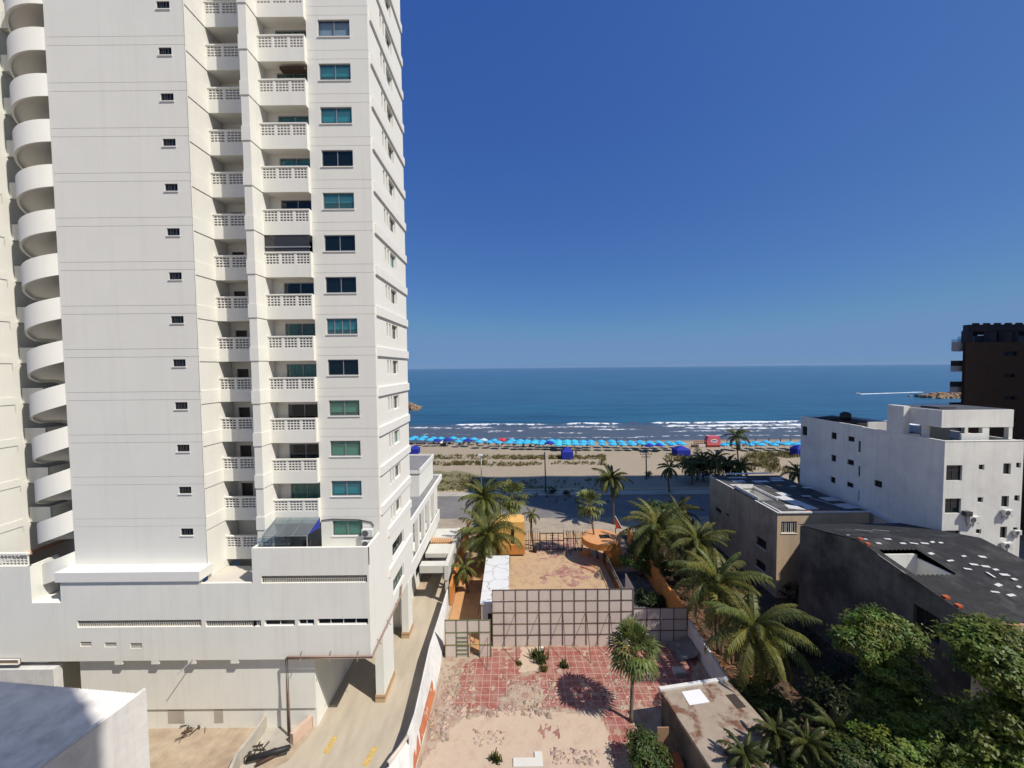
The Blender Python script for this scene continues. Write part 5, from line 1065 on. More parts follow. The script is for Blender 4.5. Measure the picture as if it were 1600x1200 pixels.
mb = MB(); mb.box(WXl + .48, wx1 - .2, WYf + .19, wy1 - .2, wzf - .9, wzf - .75); mb.box(WXl + .05, WXl + .48, WYf + .19, ys - .16, wzf - .9, wzf - .75); mb.build('flat_roof', M['roofdark'], WB2)
mb = MB(); mb.box(WXl - .03, WXl + .2, WYf - .03, ys, wzf - .001, wzf + .06); mb.box(WXl + .2, wx1, WYf - .03, WYf + .19, wzf - .001, wzf + .06); mb.box(WXl + .42, WXl + .62, ys, wy1, wzf, wzf + .05); mb.build('parapet_cap', M['oldwhite'], WB2)
mb = MB(); a_ = atx(1361, 667, WXl + .5); mb.box(WXl + .65, WXl + 2.6, ys - .1, ys + .05, wzf - .75, wzf + .55); mb.build('parapet_wall', M['oldwhite'], WB2)
mb = MB(); mb.add([(WXl + .66, ys + 1.2, wzf - .25), (WXl + 4.2, ys + 1.2, wzf + .15), (WXl + 4.2, wy1 - .3, wzf + .15), (WXl + .66, wy1 - .3, wzf - .25)] + [(x, y, wzf - .5) for x, y in ((WXl + .66, ys + 1.2), (WXl + 4.2, ys + 1.2), (WXl + 4.2, wy1 - .3), (WXl + .66, wy1 - .3))], [(0, 1, 2, 3), (0, 4, 5, 1), (1, 5, 6, 2), (2, 6, 7, 3), (3, 7, 4, 0)]); mb.build('tiled_far_roof', M['roofdark'], WB2)
for i in range(5): mb = MB(); yy = ys + 1.6 + i * (wy1 - ys - 2.6) / 5; mb.box(WXl + 1.2, WXl + 3.4, yy, yy + .35, wzf - .2, wzf + .16); mb.build('roof_batten', M['iron'], WB2)
# rooftop stair box on posts
px_l, px_m, px_r = at(1441, 650, WYf + 2.2).x, at(1492, 655, WYf + .9).x, at(1584, 650, WYf + .9).x
zb0, zb1 = at(1492, 668, WYf + .9).z, at(1492, 641, WYf + .9).z
mb = MB(); mb.box(px_m - 1.15, px_r, WYf + .9, WYf + 5.2, zb0, zb1); mb.box(px_m - 1.75, px_m - 1.151, WYf + 3.6, WYf + 5.2, zb0 - 1.0, zb1 + .1); mb.build('stair_box', M['oldwhite'], WB2)
mb = MB(); mb.box(px_m - .9, px_r - .15, WYf + 1.1, WYf + 5.0, zb1 + .001, zb1 + .05); mb.box(px_m - .6, px_m + .9, WYf + 1.6, WYf + 3.2, zb1 + .05, zb1 + .2); mb.build('stair_box_roof', M['roofdark'], WB2)
for (a_, b2, c_, d_) in ((px_m - 1.1, px_m - .75, WYf + 2.2, WYf + 2.6), (px_r - .35, px_r - .02, WYf + .92, WYf + 1.25), (px_m + 2.5, px_m + 3.1, WYf + .93, WYf + 1.2), (px_r - .35, px_r - .02, WYf + 4.2, WYf + 4.5)): mb = MB(); mb.box(a_, b2, c_, d_, wzf - .75, zb0 - .001); mb.build('stair_box_post', M['oldwhite'], WB2)
mb = MB(); mb.box(px_m - .2, px_m + 2.5, WYf + 3.4, WYf + 3.55, wzf - .75, zb0 - .001); mb.build('stair_box_wall', M['cream'], WB2)
mb = MB(); mb.box(px_m + .3, px_m + 2.3, WYf + .6, WYf + .75, wzf - .1, wzf + .55); mb.build('roof_kerb', M['oldwhite'], WB2)
p = Vector((px_m - .1, WYf + .75, wzf - .75)); 
for (px, py, lab) in ((1321, 651, 'dark round water tank on the far roof of the white block'),):
    q = atx(px, py, WXl + 2.2); mb = MB(); mb.lathe([(.5, wzf + .18), (.55, wzf + .5), (.5, wzf + .95), (.2, wzf + 1.1)], q.x, q.y, 16); tag(mb.build('water_tank', M['bin'], smooth=True, org=(q.x, q.y, wzf + .18)), lab, 'water tank')
for i, (px, py, s, lab) in enumerate(((1516, 816, 1.0, 'white fan unit on a bracket below the second large window of the white block'), (1570, 805, .9, 'fan unit below the middle narrow window of the white block'), (1569, 856, .9, 'fan unit on a bracket between the two lower narrow windows of the white block'), (1586, 835, .7, 'small fan unit by the small window at the right edge of the white block'))):
    ac_unit('air_conditioner', at(px, py, WYf - .02), (0, -1, 0), lab, 'fan units on the white block', s, True)
p = at(1509, 803, WYf - .01); mb = MB(); fr = (p, XF, ZU, -YF); mb.obox(fr, -.35, .2, -.1, .3, 0, .35); tag(mb.build('window_unit', M['alud'], org=p), 'dark boxy unit on the wall just above the white fan unit', 'air conditioner')
p = at(1508, 852, WYf - .01); mb = MB(); fr = (p, XF, ZU, -YF); mb.obox(fr, -.4, .4, -.15, .2, 0, .4); mb.obox(fr, -.3, .3, .2, .24, .05, .35); tag(mb.build('window_unit', M['alud'], org=p), 'dark boxy unit beside the lowest large window of the white block', 'air conditioner')
# lean-to at the foot of the white block
le = empty('lean_to_roof', (38, 36, 0), 'pale sloping lean-to roof tucked between the dark roof and the white block', 'roof')
P1, P2, P3, P4 = on(1356, 803, 9.8), on(1405, 801, 10.0), on(1470, 838, 9.6), on(1483, 844, 9.3)
mb = MB(); top = [Vector((36.62, 39.2, 8.9)), Vector((37.48, 38.4, 9.2)), Vector((37.48, 32.9, 8.3)), Vector((36.8, 32.9, 8.1))]; mb.add(top + [v - ZU * .12 for v in top], [(0, 3, 2, 1), (4, 5, 6, 7), (0, 1, 5, 4), (1, 2, 6, 5), (2, 3, 7, 6), (3, 0, 4, 7)]); mb.build('sheet', M['fibrol'], le)
mb = MB(); 
for y, zz in ((33.8, 8.0), (36, 8.3), (38.5, 8.65)): mb.box(37.2, 37.4, y - .1, y + .1, 0, zz - .02)
mb.build('wall_post', M['oldwhite'], le)
# distant brown block by the sea
BR = empty('brown_apartment_block', (70, 60, 0), 'dark brown apartment block with pale balconies and an open rooftop frame', 'apartment building')
by = 53.0; bxl = at(1508, 560, by).x; bzt = at(1512, 535, by).z
f = ffront(bxl, by, 0); hs = []
for (x0_, y0_, x1_, y1_) in ((1568, 549, 1591, 556), (1568, 584, 1588, 590), (1568, 619, 1588, 625), (1568, 653, 1588, 659)): hs.append(rect_on(f, 0, [at(x0_, y0_, by), at(x1_, y1_, by)]))
SL = 1.24                                   # the block stands skewed: its seaward side runs away along the line of sight
pl = [(bxl, by + .3), (bxl + 22, by + .3), (bxl + 22 + 4, by + 13), (bxl + SL * 12.7 + .3, by + 13)]
mb = MB(); mb.holed(f, 22, bzt, hs, .3); mb.prism(pl, 0, bzt - .05); mb.build('wall', M['brownwall'], BR)
for hh in hs: window(BR, f, hh, .29, 2, 'darkg', 'alud', sill=False, room=False)
sk = lambda x, dy: bxl + x + SL * dy
for i in range(9):
    z = at(1495, 548, by + 1).z - 2.93 * i
    if z < 1: break
    q = [(sk(-2.05, .9), by + .9), (sk(-.02, .9), by + .9), (sk(-.02, 4.4), by + 4.4), (sk(-2.05, 4.4), by + 4.4)]
    mb = MB(); mb.prism(q, z, z + (1.25 if i == 0 else .8)); o = mb.build('balcony', M['paleconc'], BR)
    mb = MB(); h = .35 if i == 0 else .75; zz = z + (1.25 if i == 0 else .8)
    mb.prism([(q[0][0], q[0][1]), (q[1][0], q[1][1]), (q[1][0], q[1][1] + .05), (q[0][0] + .05, q[0][1] + .05)], zz, zz + h); mb.build('balcony_rail', M['clearg'] if i == 0 else M['alud'], o)
zt2 = at(1520, 501, by).z; zt1 = at(1520, 516, by).z
mb = MB()
for a_, b2 in ((1515, 1523), (1551, 1562), (1575, 1587), (1592, 1597), (1640, 1655)):
    x0_, x1_ = at(a_, 525, by).x, at(b2, 525, by).x; mb.box(x0_, x1_, by + .35, by + 1.0, bzt - .06, zt1)
for k in range(6):
    x = bxl + .9 + k * 4.0; xx = x + SL * 8; mb.box(xx, xx + .8, by + 8.3, by + 9.0, bzt - .06, zt1)
for k in range(0):
    mb.box(x, x + .8, by + .35, by + 1.0, bzt - .06, zt1); xx = x + SL * 8; mb.box(xx, xx + .8, by + 8.3, by + 9.0, bzt - .06, zt1)
mb.box(bxl + .7, bxl + 22, by + .35, by + 1.0, zt1 - .1, zt1 + .8); mb.box(bxl + .9 + SL * 8, bxl + 30, by + 8.3, by + 9.0, zt1, zt1 + .8); mb.box(bxl + 7.5, bxl + 9.5, by + 3, by + 6, bzt - .06, zt1 - .4); mb.build('rooftop_frame', M['darkbeam'], BR)
for k in range(14): mb = MB(); x = bxl + 1.0 + k * 1.5; mb.prism([(x, by + .2), (x + 1.0, by + .2), (x + 1.0 + SL * 9, by + 9.2), (x + SL * 9, by + 9.2)], zt1 + .801, zt1 + 1.0); mb.build('frame_beam', M['darkbeam'], BR)
mb = MB(); mb.box(bxl + .3, bxl + 20, by + 1.2, by + 1.25, bzt - .04, bzt + .9); mb.build('roof_rail', M['clearg'], BR)
# towers outside the view whose shadows fall into it
def caster(name, x0, x1, y0, y1, h, lab, mt='white'):
    rt = empty(name, ((x0 + x1) / 2, (y0 + y1) / 2, 0), lab, 'apartment building'); mb = MB(); mb.box(x0, x1, y0, y1, 0, h); mb.build('wall', M[mt], rt)
    n = int(h / 3)
    for k in range(2, n): mb = MB(); mb.box(x0 - .08, x1 + .08, y0 - .08, y1 + .08, 3 * k, 3 * k + .5); mb.build('floor_band', M['white2'], rt)
caster('apartment_tower', 60.2, 115, 29.7, 40.5, 106, 'very tall tower outside the picture that shades the shore road', 'white')
caster('apartment_tower', -9, 9.6, -18, -1.0, 60, 'tower from whose balcony the picture is taken, behind the viewpoint', 'podium')
# ------------------------------------------------------------------ vegetation
def palm_trunk(base, top, r0, r1, rr, root, bow=.5):
    b_, t = Vector(base), Vector(top); n = 12; pts, rad = [], []; side = Vector((rr.uniform(-1, 1), rr.uniform(-1, 1), 0)) * bow
    for i in range(n + 1):
        q = i / n; pts.append(b_.lerp(t, q) + side * math.sin(q * math.pi) * .5); rad.append((r0 * 1.5 if i == 0 else r0 + (r1 - r0) * q) * (1 + .06 * (i % 2)))
    mb = MB(); mb.tube(pts, rad, 9); return mb.build('trunk', M['trunk'], root, smooth=True)
def frond(mb, O, az, el, L, droop, rr, nl=26, lw=.055, ll=.78, tint=1.0, side=0.0, hang=.75):
    # feather leaf: arched midrib with hanging leaflets on both sides
    d = Vector((math.cos(az), math.sin(az), 0)); lat = Vector((-d.y, d.x, 0)); p = Vector(O); e = el; n = 14; st = L / n; pts = [p.copy()]
    for i in range(n):
        p = p + (d * math.cos(e) + ZU * math.sin(e) + lat * side * i / n * .25) * st; pts.append(p.copy()); e -= droop / n * (0.45 + 1.1 * i / n)
    yel = rr.random(); c = (tint * (.85 + .5 * yel), tint * (.9 + .15 * yel), tint * (.7 + .1 * rr.random()), 1); cr = (c[0] * 1.5, c[1] * 1.3, c[2] * 1.2, 1)
    mb.tube(pts, [.035 - .028 * i / n for i in range(n + 1)], 4, caps=False, c=cr)
    for k in range(nl):
        t = .12 + .88 * (k + .5) / nl; i = min(n - 1, int(t * n)); q = pts[i].lerp(pts[i + 1], t * n - i); tan = (pts[i + 1] - pts[i]).normalized()
        prof = ll * (math.sin(math.pi * min(1, .16 + .80 * t)) ** .6) * L / 4.2
        for s in (-1, 1):
            out = (lat * s + tan * (.45 + .5 * t)).normalized(); a = q + out * prof * .5 - ZU * prof * hang * .22 * rr.uniform(.4, 1.4); b_ = a + out * prof * .5 * (1 - hang * .5) - ZU * prof * hang * rr.uniform(.35, 1.1)
            wv = tan * lw * rr.uniform(.8, 1.3); k2 = rr.uniform(.8, 1.2); cc = (c[0] * k2, c[1] * k2, c[2] * k2, 1)
            mb.add([q - wv, q + wv, a + wv, a - wv, b_ + wv * .2, b_ - wv * .2], [(0, 1, 2, 3), (3, 2, 4, 5)], 0, cc)
def coconut(base, top, L, label, n=24, seed=0, group=None, dead=4, mt='coco', lw=.058, nuts=True, name='coconut_palm', nl=24, el0=1.35, el1=-.75):
    rr = random.Random(seed); root = empty(name, (base[0], base[1], 0), label, 'palm tree', group)
    palm_trunk(base, top, .17, .12, rr, root); mb = MB()
    for i in range(n):
        q = (i + .5) / n; el = el0 + (el1 - el0) * q + rr.uniform(-.15, .15); az = i * 2.39996 + rr.uniform(-.25, .25)
        frond(mb, top, az, el, L * rr.uniform(.85, 1.1) * (.8 if i < 4 else 1), 1.15 + .9 * q + rr.uniform(-.2, .25), rr, nl, lw, .76, rr.uniform(.7, 1.35), rr.uniform(-1, 1))
    mb.build('crown', M[mt], root)
    if dead:
        mb = MB()
        for i in range(dead): frond(mb, Vector(top) - ZU * .15, rr.uniform(0, 6.28), -.7 + rr.uniform(-.3, .2), L * .75, .9, rr, 18, lw, .5, rr.uniform(.7, 1.2), 0, .9)
        mb.build('dry_fronds', M['dead'], root)
    if nuts:
        mb = MB()
        for i in range(7): a = rr.uniform(0, 6.28); c = Vector(top) + Vector((math.cos(a) * .22, math.sin(a) * .22, -.22 - rr.uniform(0, .2))); mb.lathe([(.02, c.z - .13), (.1, c.z - .06), (.11, c.z + .03), (.03, c.z + .12)], c.x, c.y, 8)
        mb.build('coconut_cluster', M['claytile'], root, smooth=True)
    return root
def fanpalm(base, top, L, label, n=44, seed=0, group=None, skirt=10, name='fan_palm', r0=.12, nb=13):
    rr = random.Random(seed); root = empty(name, (base[0], base[1], 0), label, 'palm tree', group); palm_trunk(base, top, r0, r0 * .8, rr, root, .15)
    def fan(mb, az, el, Lp, Lf, tint, droop):
        d = Vector((math.cos(az) * math.cos(el), math.sin(az) * math.cos(el), math.sin(el))); O = Vector(top) + ZU * rr.uniform(-.25, .15); tip = O + d * Lp - ZU * Lp * .12
        lat = Vector((-math.sin(az), math.cos(az), 0)); up = lat.cross(d) * -1
        c = (tint * rr.uniform(.8, 1.25), tint * rr.uniform(.9, 1.1), tint * .85, 1); mb.tube([O, tip], .018, 4, caps=False, c=(c[0] * 1.4, c[1] * 1.3, c[2], 1))
        for k in range(nb):
            a = R(-105 + 210 * (k + .5) / nb); u = d * math.cos(a) + lat * math.sin(a); ln = Lf * (.72 + .28 * math.cos(a)) * rr.uniform(.9, 1.08); mid = tip + u * ln * .6 + up * (.05 * (k % 2)); end = mid + u * ln * .38 - ZU * ln * droop * rr.uniform(.5, 1.2)
            wv = u.cross(up).normalized() * (.5 * ln * math.tan(R(105 / nb))); k2 = rr.uniform(.8, 1.2); cc = (c[0] * k2, c[1] * k2, c[2] * k2, 1)
            mb.add([tip, mid - wv, mid + wv, end], [(0, 1, 2), (1, 3, 2)], 0, cc)
    mb = MB()
    for i in range(n): q = (i + .5) / n; fan(mb, i * 2.39996 + rr.uniform(-.2, .2), 1.35 - 2.15 * q + rr.uniform(-.12, .12), L * .5 * rr.uniform(.85, 1.1), L * .55, rr.uniform(.7, 1.3), .12 + .38 * q)
    mb.build('crown', M['fan'], root)
    if skirt:
        mb = MB()
        for i in range(skirt): fan(mb, i * 2.39996, -1.15 + rr.uniform(-.15, .2), L * .4, L * .42, rr.uniform(.7, 1.2), .3)
        mb.build('dry_skirt', M['dead'], root)
    return root
def clumps(mb, blobs, nl, size, rr, flat=.55, tint=1.0):
    # leaves scattered in small shell-like clumps over lumpy ellipsoids
    for (c, rad, m) in blobs:
        c = Vector(c)
        for _ in range(m):
            z = rr.uniform(-.55, 1); a = rr.uniform(0, 6.283); s = math.sqrt(max(0, 1 - z * z)); n = Vector((s * math.cos(a), s * math.sin(a), z)); k = rr.uniform(.62, 1.05) * (1 + .25 * noise.noise(n * 2.1 + c)); cc = c + Vector((n.x * rad[0], n.y * rad[1], n.z * rad[2])) * k
            kt = tint * rr.uniform(.6, 1.35); yel = rr.uniform(.75, 1.3)
            for _ in range(nl):
                o = cc + Vector((rr.gauss(0, size * 1.5), rr.gauss(0, size * 1.5), rr.gauss(0, size * .8)))
                nn = (n * .6 + ZU * .7 + Vector((rr.uniform(-1, 1), rr.uniform(-1, 1), rr.uniform(-1, 1))) * flat).normalized(); t = nn.orthogonal().normalized(); t = (Matrix.Rotation(rr.uniform(0, 6.28), 3, nn) @ t); b_ = nn.cross(t); l, w_ = size * rr.uniform(.7, 1.3), size * rr.uniform(.35, .6); k2 = rr.uniform(.8, 1.2)
                mb.add([o - t * l, o + b_ * w_ - ZU * .02, o + t * l - ZU * l * .25, o - b_ * w_ - ZU * .02], [(0, 1, 2, 3)], 0, (kt * k2 * yel, kt * k2, kt * k2 * .8, 1))
def tree(base, blobs, label, seed, nl=26, size=.13, mt='leaf', name='leafy_tree', cat='tree', group=None, tr=.16, tint=1.0):
    rr = random.Random(seed); root = empty(name, (base[0], base[1], 0), label, cat, group); b_ = Vector(base); mb = MB()
    mean = sum((Vector(x[0]) for x in blobs), Vector((0, 0, 0))) / len(blobs); fork = b_.lerp(Vector((b_.x * .6 + mean.x * .4, b_.y * .6 + mean.y * .4, mean.z * .55)), 1); mb.tube([b_, b_.lerp(fork, .5) + Vector((.08, .05, 0)), fork], [tr * 1.3, tr, tr * .8], 8)
    for c, rad, m in blobs:
        c = Vector(c); mid = fork.lerp(c, .5) + Vector((rr.uniform(-.2, .2), rr.uniform(-.2, .2), .15)); mb.tube([fork, mid, c], [tr * .6, tr * .4, tr * .15], 6)
        for _ in range(4): e = c + Vector((rr.uniform(-.8, .8) * rad[0], rr.uniform(-.8, .8) * rad[1], rr.uniform(.1, .8) * rad[2])); mb.tube([mid.lerp(c, .6), e], [tr * .2, tr * .06], 5)
    mb.build('trunk', M['bark'], root, smooth=True); mb = MB(); clumps(mb, blobs, nl, size, rr, tint=tint); mb.build('crown', M[mt], root); return root
def P3(px, py, Y): return at(px, py, Y)
def G0(p, dx=0, dy=0): return Vector((p.x + dx, p.y + dy, 0))
# palms of the garden strip
c = P3(1122, 912, 31); coconut(G0(c, .3, .2), c, 4.3, 'big coconut palm with arching fronds in front of the beige building corner', 34, 1)
c = P3(1180, 982, 26); coconut(G0(c, .2, .1), c, 4.0, 'coconut palm with long drooping fronds beside the sooty wall', 34, 2, el1=-1.0)
c = P3(1028, 826, 43); coconut(G0(c, .2, .1), c, 4.7, 'broad coconut palm above the round kiosk side garden', 36, 3)
c = P3(1090, 846, 38); coconut(G0(c, .3, 0), c, 3.9, 'yellowish coconut palm beside the windows of the beige wall', 32, 4)
c = P3(1062, 800, 52); coconut(G0(c), c, 3.6, 'dark coconut palm close behind the far corner of the beige building', 22, 5, dead=0)
c = P3(955, 748, 57.5); coconut(G0(c, .45, .3), c, 3.2, 'tall slender coconut palm standing by the road above the round kiosk', 32, 6, nuts=False)
# lot palms
c = P3(990, 1010, 25.4); b_ = on(986, 1127); fanpalm(b_, c, 1.9, 'fan palm growing out of the red tiles in front of the wide screen', 44, 11, skirt=9)
c = P3(924, 785, 46); b_ = on(934, 872); fanpalm((b_.x, b_.y, 0), Vector((c.x, b_.y, P3(924, 785, b_.y).z)), 2.1, 'slim fan palm rising in front of the round kiosk', 26, 12, skirt=7, nb=9)
c = P3(800, 774, 56); fanpalm(G0(c, -.15, 0), c, 2.9, 'fan palm behind the gatehouse roof beside the road', 26, 13, skirt=12, nb=9)
c = P3(831, 803, 50.4); coconut(G0(on(834, 853)), Vector((c.x, c.y, c.z)), 1.5, 'small young palm with curled fronds by the bar fence', 13, 14, nuts=False, dead=0, name='young_palm', nl=20)
c = P3(756, 778, 50); coconut(G0(c, .2, 0), c, 3.7, 'coconut palm with a high yellow-green crown behind the orange wall', 42, 15, el1=-1.1)
c = P3(762, 836, 44); coconut(G0(c, -.2, .1), c, 4.6, 'heavy coconut palm drooping over the gatehouse and the narrow shed', 48, 16, el1=-1.1, dead=5)
c = P3(725, 885, 40); coconut(G0(c, .3, .2), c, 2.2, 'ragged half-dry palm hanging against the orange wall', 12, 17, dead=7, nuts=False, name='ragged_palm', el1=-1.2)
# beach palms
c = P3(1046, 730, 72); coconut(G0(c, .1, .1), c, 2.7, 'small beach palm standing alone left of the dark palm grove', 18, 21, nuts=False)
for i, (px, py, L, lab) in enumerate(((1080, 728, 3.2, 'leftmost palm of the dark grove in front of the pink kiosk'), (1098, 718, 3.4, 'palm of the dark grove directly below the pink kiosk'), (1118, 716, 3.3, 'palm in the middle of the dark grove behind the beige roof'), (1138, 722, 3.0, 'palm of the dark grove just left of the tall beach palm'), (1158, 728, 2.8, 'rightmost low palm of the dark grove behind the beige roof'))):
    c = P3(px, py, 77 + (i % 2) * 2); coconut(G0(c, .3, .1), c, L, lab, 20, 30 + i, 'dark palm grove by the beach road', nuts=False, dead=2)
c = P3(1150, 680, 82); coconut(G0(c, .9, 0), c, 3.6, 'tall beach palm with its crown against the blue parasols', 18, 41, nuts=False, dead=0)
c = P3(1246, 738, 66); coconut(G0(c, .4, 0), c, 3.0, 'palm half hidden behind the white apartment block', 18, 42, nuts=False, dead=0)
# bushes and trees
c = P3(1000, 862, 43); tree(G0(c), [((c.x - .4, c.y, 2.0), (1.7, 1.5, 1.5), 90), ((c.x + 1.6, c.y - .8, 1.6), (1.6, 1.4, 1.3), 70), ((c.x + .4, c.y + .8, 3.1), (1.3, 1.2, 1.1), 60)], 'bright green bushy tree spreading beside the round kiosk', 51, 24, .15)
c = P3(1030, 790, 50); tree(G0(c), [((c.x, c.y, c.z - .8), (2.4, 2.0, 1.3), 150), ((c.x + 1.4, c.y, c.z - 1.6), (1.8, 1.6, 1.2), 80)], 'bright leafy tree showing above the broad coconut palm', 52, 22, .15)
c = P3(1375, 1004, 22); tree(G0(c, .2, .3), [((c.x - 1.2, c.y, c.z + .1), (1.25, 1.2, 1.0), 110), ((c.x + .1, c.y + .3, c.z + .75), (1.4, 1.3, .95), 120), ((c.x + 1.3, c.y + .2, c.z + .25), (1.2, 1.1, .85), 100), ((c.x - .5, c.y - .8, c.z - .75), (1.25, 1.0, .85), 90), ((c.x + .5, c.y - .9, c.z - 1.1), (1.0, .9, .7), 70), ((c.x - .2, c.y - .7, c.z - 2.6), (1.5, 1.0, 1.1), 110), ((c.x + .8, c.y - .5, c.z - 3.9), (1.6, 1.1, 1.2), 110), ((c.x - .6, c.y - .6, c.z - 4.4), (1.4, 1.1, 1.1), 90)], 'rounded leafy tree standing in front of the sooty wall', 53, 40, .105, tint=1.25)
c = P3(1562, 1030, 18); tree(G0(c, .6, 0), [((c.x - .5, c.y + .4, c.z + .5), (1.2, 1.2, .9), 110), ((c.x + .8, c.y + .6, c.z + .4), (1.4, 1.3, 1.0), 120), ((c.x + .5, c.y - .4, c.z - .5), (1.4, 1.1, 1.0), 120), ((c.x - .8, c.y - .1, c.z - .2), (.9, .9, .8), 70), ((c.x + 1.2, c.y - .7, c.z - 1.1), (1.1, 1.0, .8), 80), ((c.x + .4, c.y - .6, c.z - 2.4), (1.5, 1.0, 1.1), 110), ((c.x - .6, c.y - .4, c.z - 3.6), (1.5, 1.0, 1.2), 110), ((c.x + .9, c.y - .5, c.z - 3.9), (1.6, 1.1, 1.2), 110), ((c.x + .2, c.y - .5, c.z - 5.4), (1.8, 1.1, 1.3), 110)], 'broad-leaved tree covering the near corner of the dark roof', 54, 36, .125, tint=1.25)
for i, (px, py, Y, s, lab) in enumerate(((1420, 1180, 18.5, 1.25, 'leafy treetop at the bottom edge below the rounded tree'), (1500, 1165, 18.3, 1.35, 'bright leafy treetop in the bottom right, left of the corner treetop'), (1580, 1155, 18.0, 1.5, 'bright leafy treetop filling the bottom right corner'), (1350, 1195, 18.6, 1.0, 'brownish shrub between the low palms and the leafy treetops'))):
    c = P3(px, py, Y); tree(G0(c), [((c.x - .5 * s, c.y, c.z), (1.3 * s, 1.2 * s, .9 * s), 120), ((c.x + .8 * s, c.y + .5, c.z + .1), (1.2 * s, 1.2 * s, .9 * s), 110), ((c.x + .2, c.y - .9 * s, c.z - .5), (1.4 * s, 1.1 * s, .8 * s), 100)], lab, 60 + i, 44, .10, 'leaf' if i < 3 else 'leafd', tint=1.45 if i < 3 else 1.2)
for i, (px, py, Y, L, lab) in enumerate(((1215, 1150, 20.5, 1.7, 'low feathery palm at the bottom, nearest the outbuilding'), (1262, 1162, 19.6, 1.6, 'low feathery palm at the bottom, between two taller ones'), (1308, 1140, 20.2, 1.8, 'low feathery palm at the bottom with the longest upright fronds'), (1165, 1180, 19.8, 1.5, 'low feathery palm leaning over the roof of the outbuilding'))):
    c = P3(px, py, Y); coconut(G0(c), c, L, lab, 26, 70 + i, 'low palms along the bottom edge', nuts=False, dead=1, name='low_palm', mt='shadepalm', nl=22, lw=.03)
for i, (px, py, Y, lab) in enumerate(((1195, 1175, 20.3, 'leafy undergrowth shrub between the outbuilding and the low palms'), (1250, 1192, 19.4, 'leafy undergrowth shrub at the bottom edge among the low palms'), (1305, 1172, 20.0, 'leafy undergrowth shrub below the low palm with upright fronds'), (1352, 1165, 20.2, 'leafy undergrowth shrub where the low palms meet the treetops'))):
    c = P3(px, py, Y); tree(G0(c), [((c.x, c.y, c.z - .6), (1.1, .9, .8), 80), ((c.x + .6, c.y - .5, c.z - 1.0), (1.0, .9, .7), 60)], lab, 160 + i, 30, .09, 'leafd', 'shrub', 'shrub', tr=.06, tint=1.3)
c = on(1005, 1172, 1.0); tree(G0(c), [((c.x - .1, c.y, 1.2), (.85, .8, .9), 60), ((c.x + .6, c.y - .5, .9), (.8, .8, .8), 50), ((c.x - .2, c.y - .6, 1.0), (.7, .6, .8), 40)], 'dense dark green bush at the foot of the fan palm', 55, 24, .10, 'leafd', 'bush', 'bush', tr=.07, tint=1.25)
c = on(1190, 1092, 1.5); tree(G0(c), [((c.x, c.y, 1.7), (1.2, 1.0, 1.0), 70), ((c.x - .9, c.y + .6, 1.3), (1.0, .9, .9), 50), ((c.x + .7, c.y - .8, 1.4), (1.0, 1.0, .9), 50)], 'dark bush crowding the right side of the outbuilding', 56, 22, .12, 'leafd', 'bush', 'bush', tr=.07, tint=1.6)
c = on(1065, 935, 1.5)
for i, (px, py, z, s, lab) in enumerate(((1225, 905, 1.5, 1.3, 'dark shrub at the foot of the beige building corner'), (1235, 985, 2.0, 1.6, 'dark shrub in the gap between the palms and the sooty wall'), (1300, 1090, 1.5, 1.8, 'dark undergrowth shrub below the rounded tree'), (1450, 1090, 1.5, 2.0, 'dark undergrowth shrub between the rounded tree and the corner trees'), (1060, 880, 2.0, 1.5, 'dark shrub under the yellowish coconut palm'), (1010, 930, .8, .9, 'low dark shrub beside the wet side path'), (1376, 1088, 2.8, 1.9, 'dark leafy shrub hiding the trunk of the rounded tree'), (1330, 1048, 2.2, 1.6, 'dark leafy shrub at the base of the sooty wall'), (1490, 1085, 2.8, 1.7, 'dark leafy shrub under the broad-leaved corner tree'), (1572, 1085, 3.4, 1.8, 'dark leafy shrub at the right edge below the corner tree'))):
    c = on(px, py, z); tree(G0(c), [((c.x, c.y, z * .7), (1.2 * s, 1.0 * s, .8 * s), 60), ((c.x + .8, c.y - .5, z * .6), (1.0 * s, .9 * s, .7 * s), 40)], lab, 80 + i, 18, .14, 'leafd', 'shrub', 'shrub', tr=.06, tint=.55)  # low tint paints deep shade into the leaf colour of these shrubs
for i, (px, py, Y, lab) in enumerate(((1090, 722, 80, 'dense dark tree of the grove left of the tall beach palm'), (1135, 724, 80.5, 'dense dark tree of the grove right below the tall beach palm'))):
    c = P3(px, py, Y); tree(G0(c), [((c.x - 1.4, c.y, c.z - .3), (2.6, 1.8, 1.6), 90), ((c.x + 1.6, c.y + .5, c.z - .6), (2.4, 1.6, 1.5), 80), ((c.x, c.y - .5, c.z - 1.8), (3.0, 1.6, 1.4), 80)], lab, 140 + i, 16, .2, 'leafd', tint=.7)
# small weeds in the lot
for i, (px, py, h, lab) in enumerate(((842, 1035, .7, 'tall green weed growing along the bare strip at the wide screen'), (881, 1043, .35, 'small green weed in the middle of the red tiles'), (850, 1046, .3, 'tiny weed at the edge of the bare strip'), (774, 1187, .35, 'small dark weed on the pale screed'), (811, 1037, .22, 'little dry weed on the bare strip'))):
    p = on(px, py); mb = MB(); r = random.Random(90 + i)
    for _ in range(5): tuft(mb, p + Vector((r.gauss(0, .12), r.gauss(0, .25 if i == 0 else .1), 0)), h, 16, r)
    tag(mb.build('weed', M['leafd' if i in (0, 1, 3) else 'grass'], org=p), lab, 'weed')
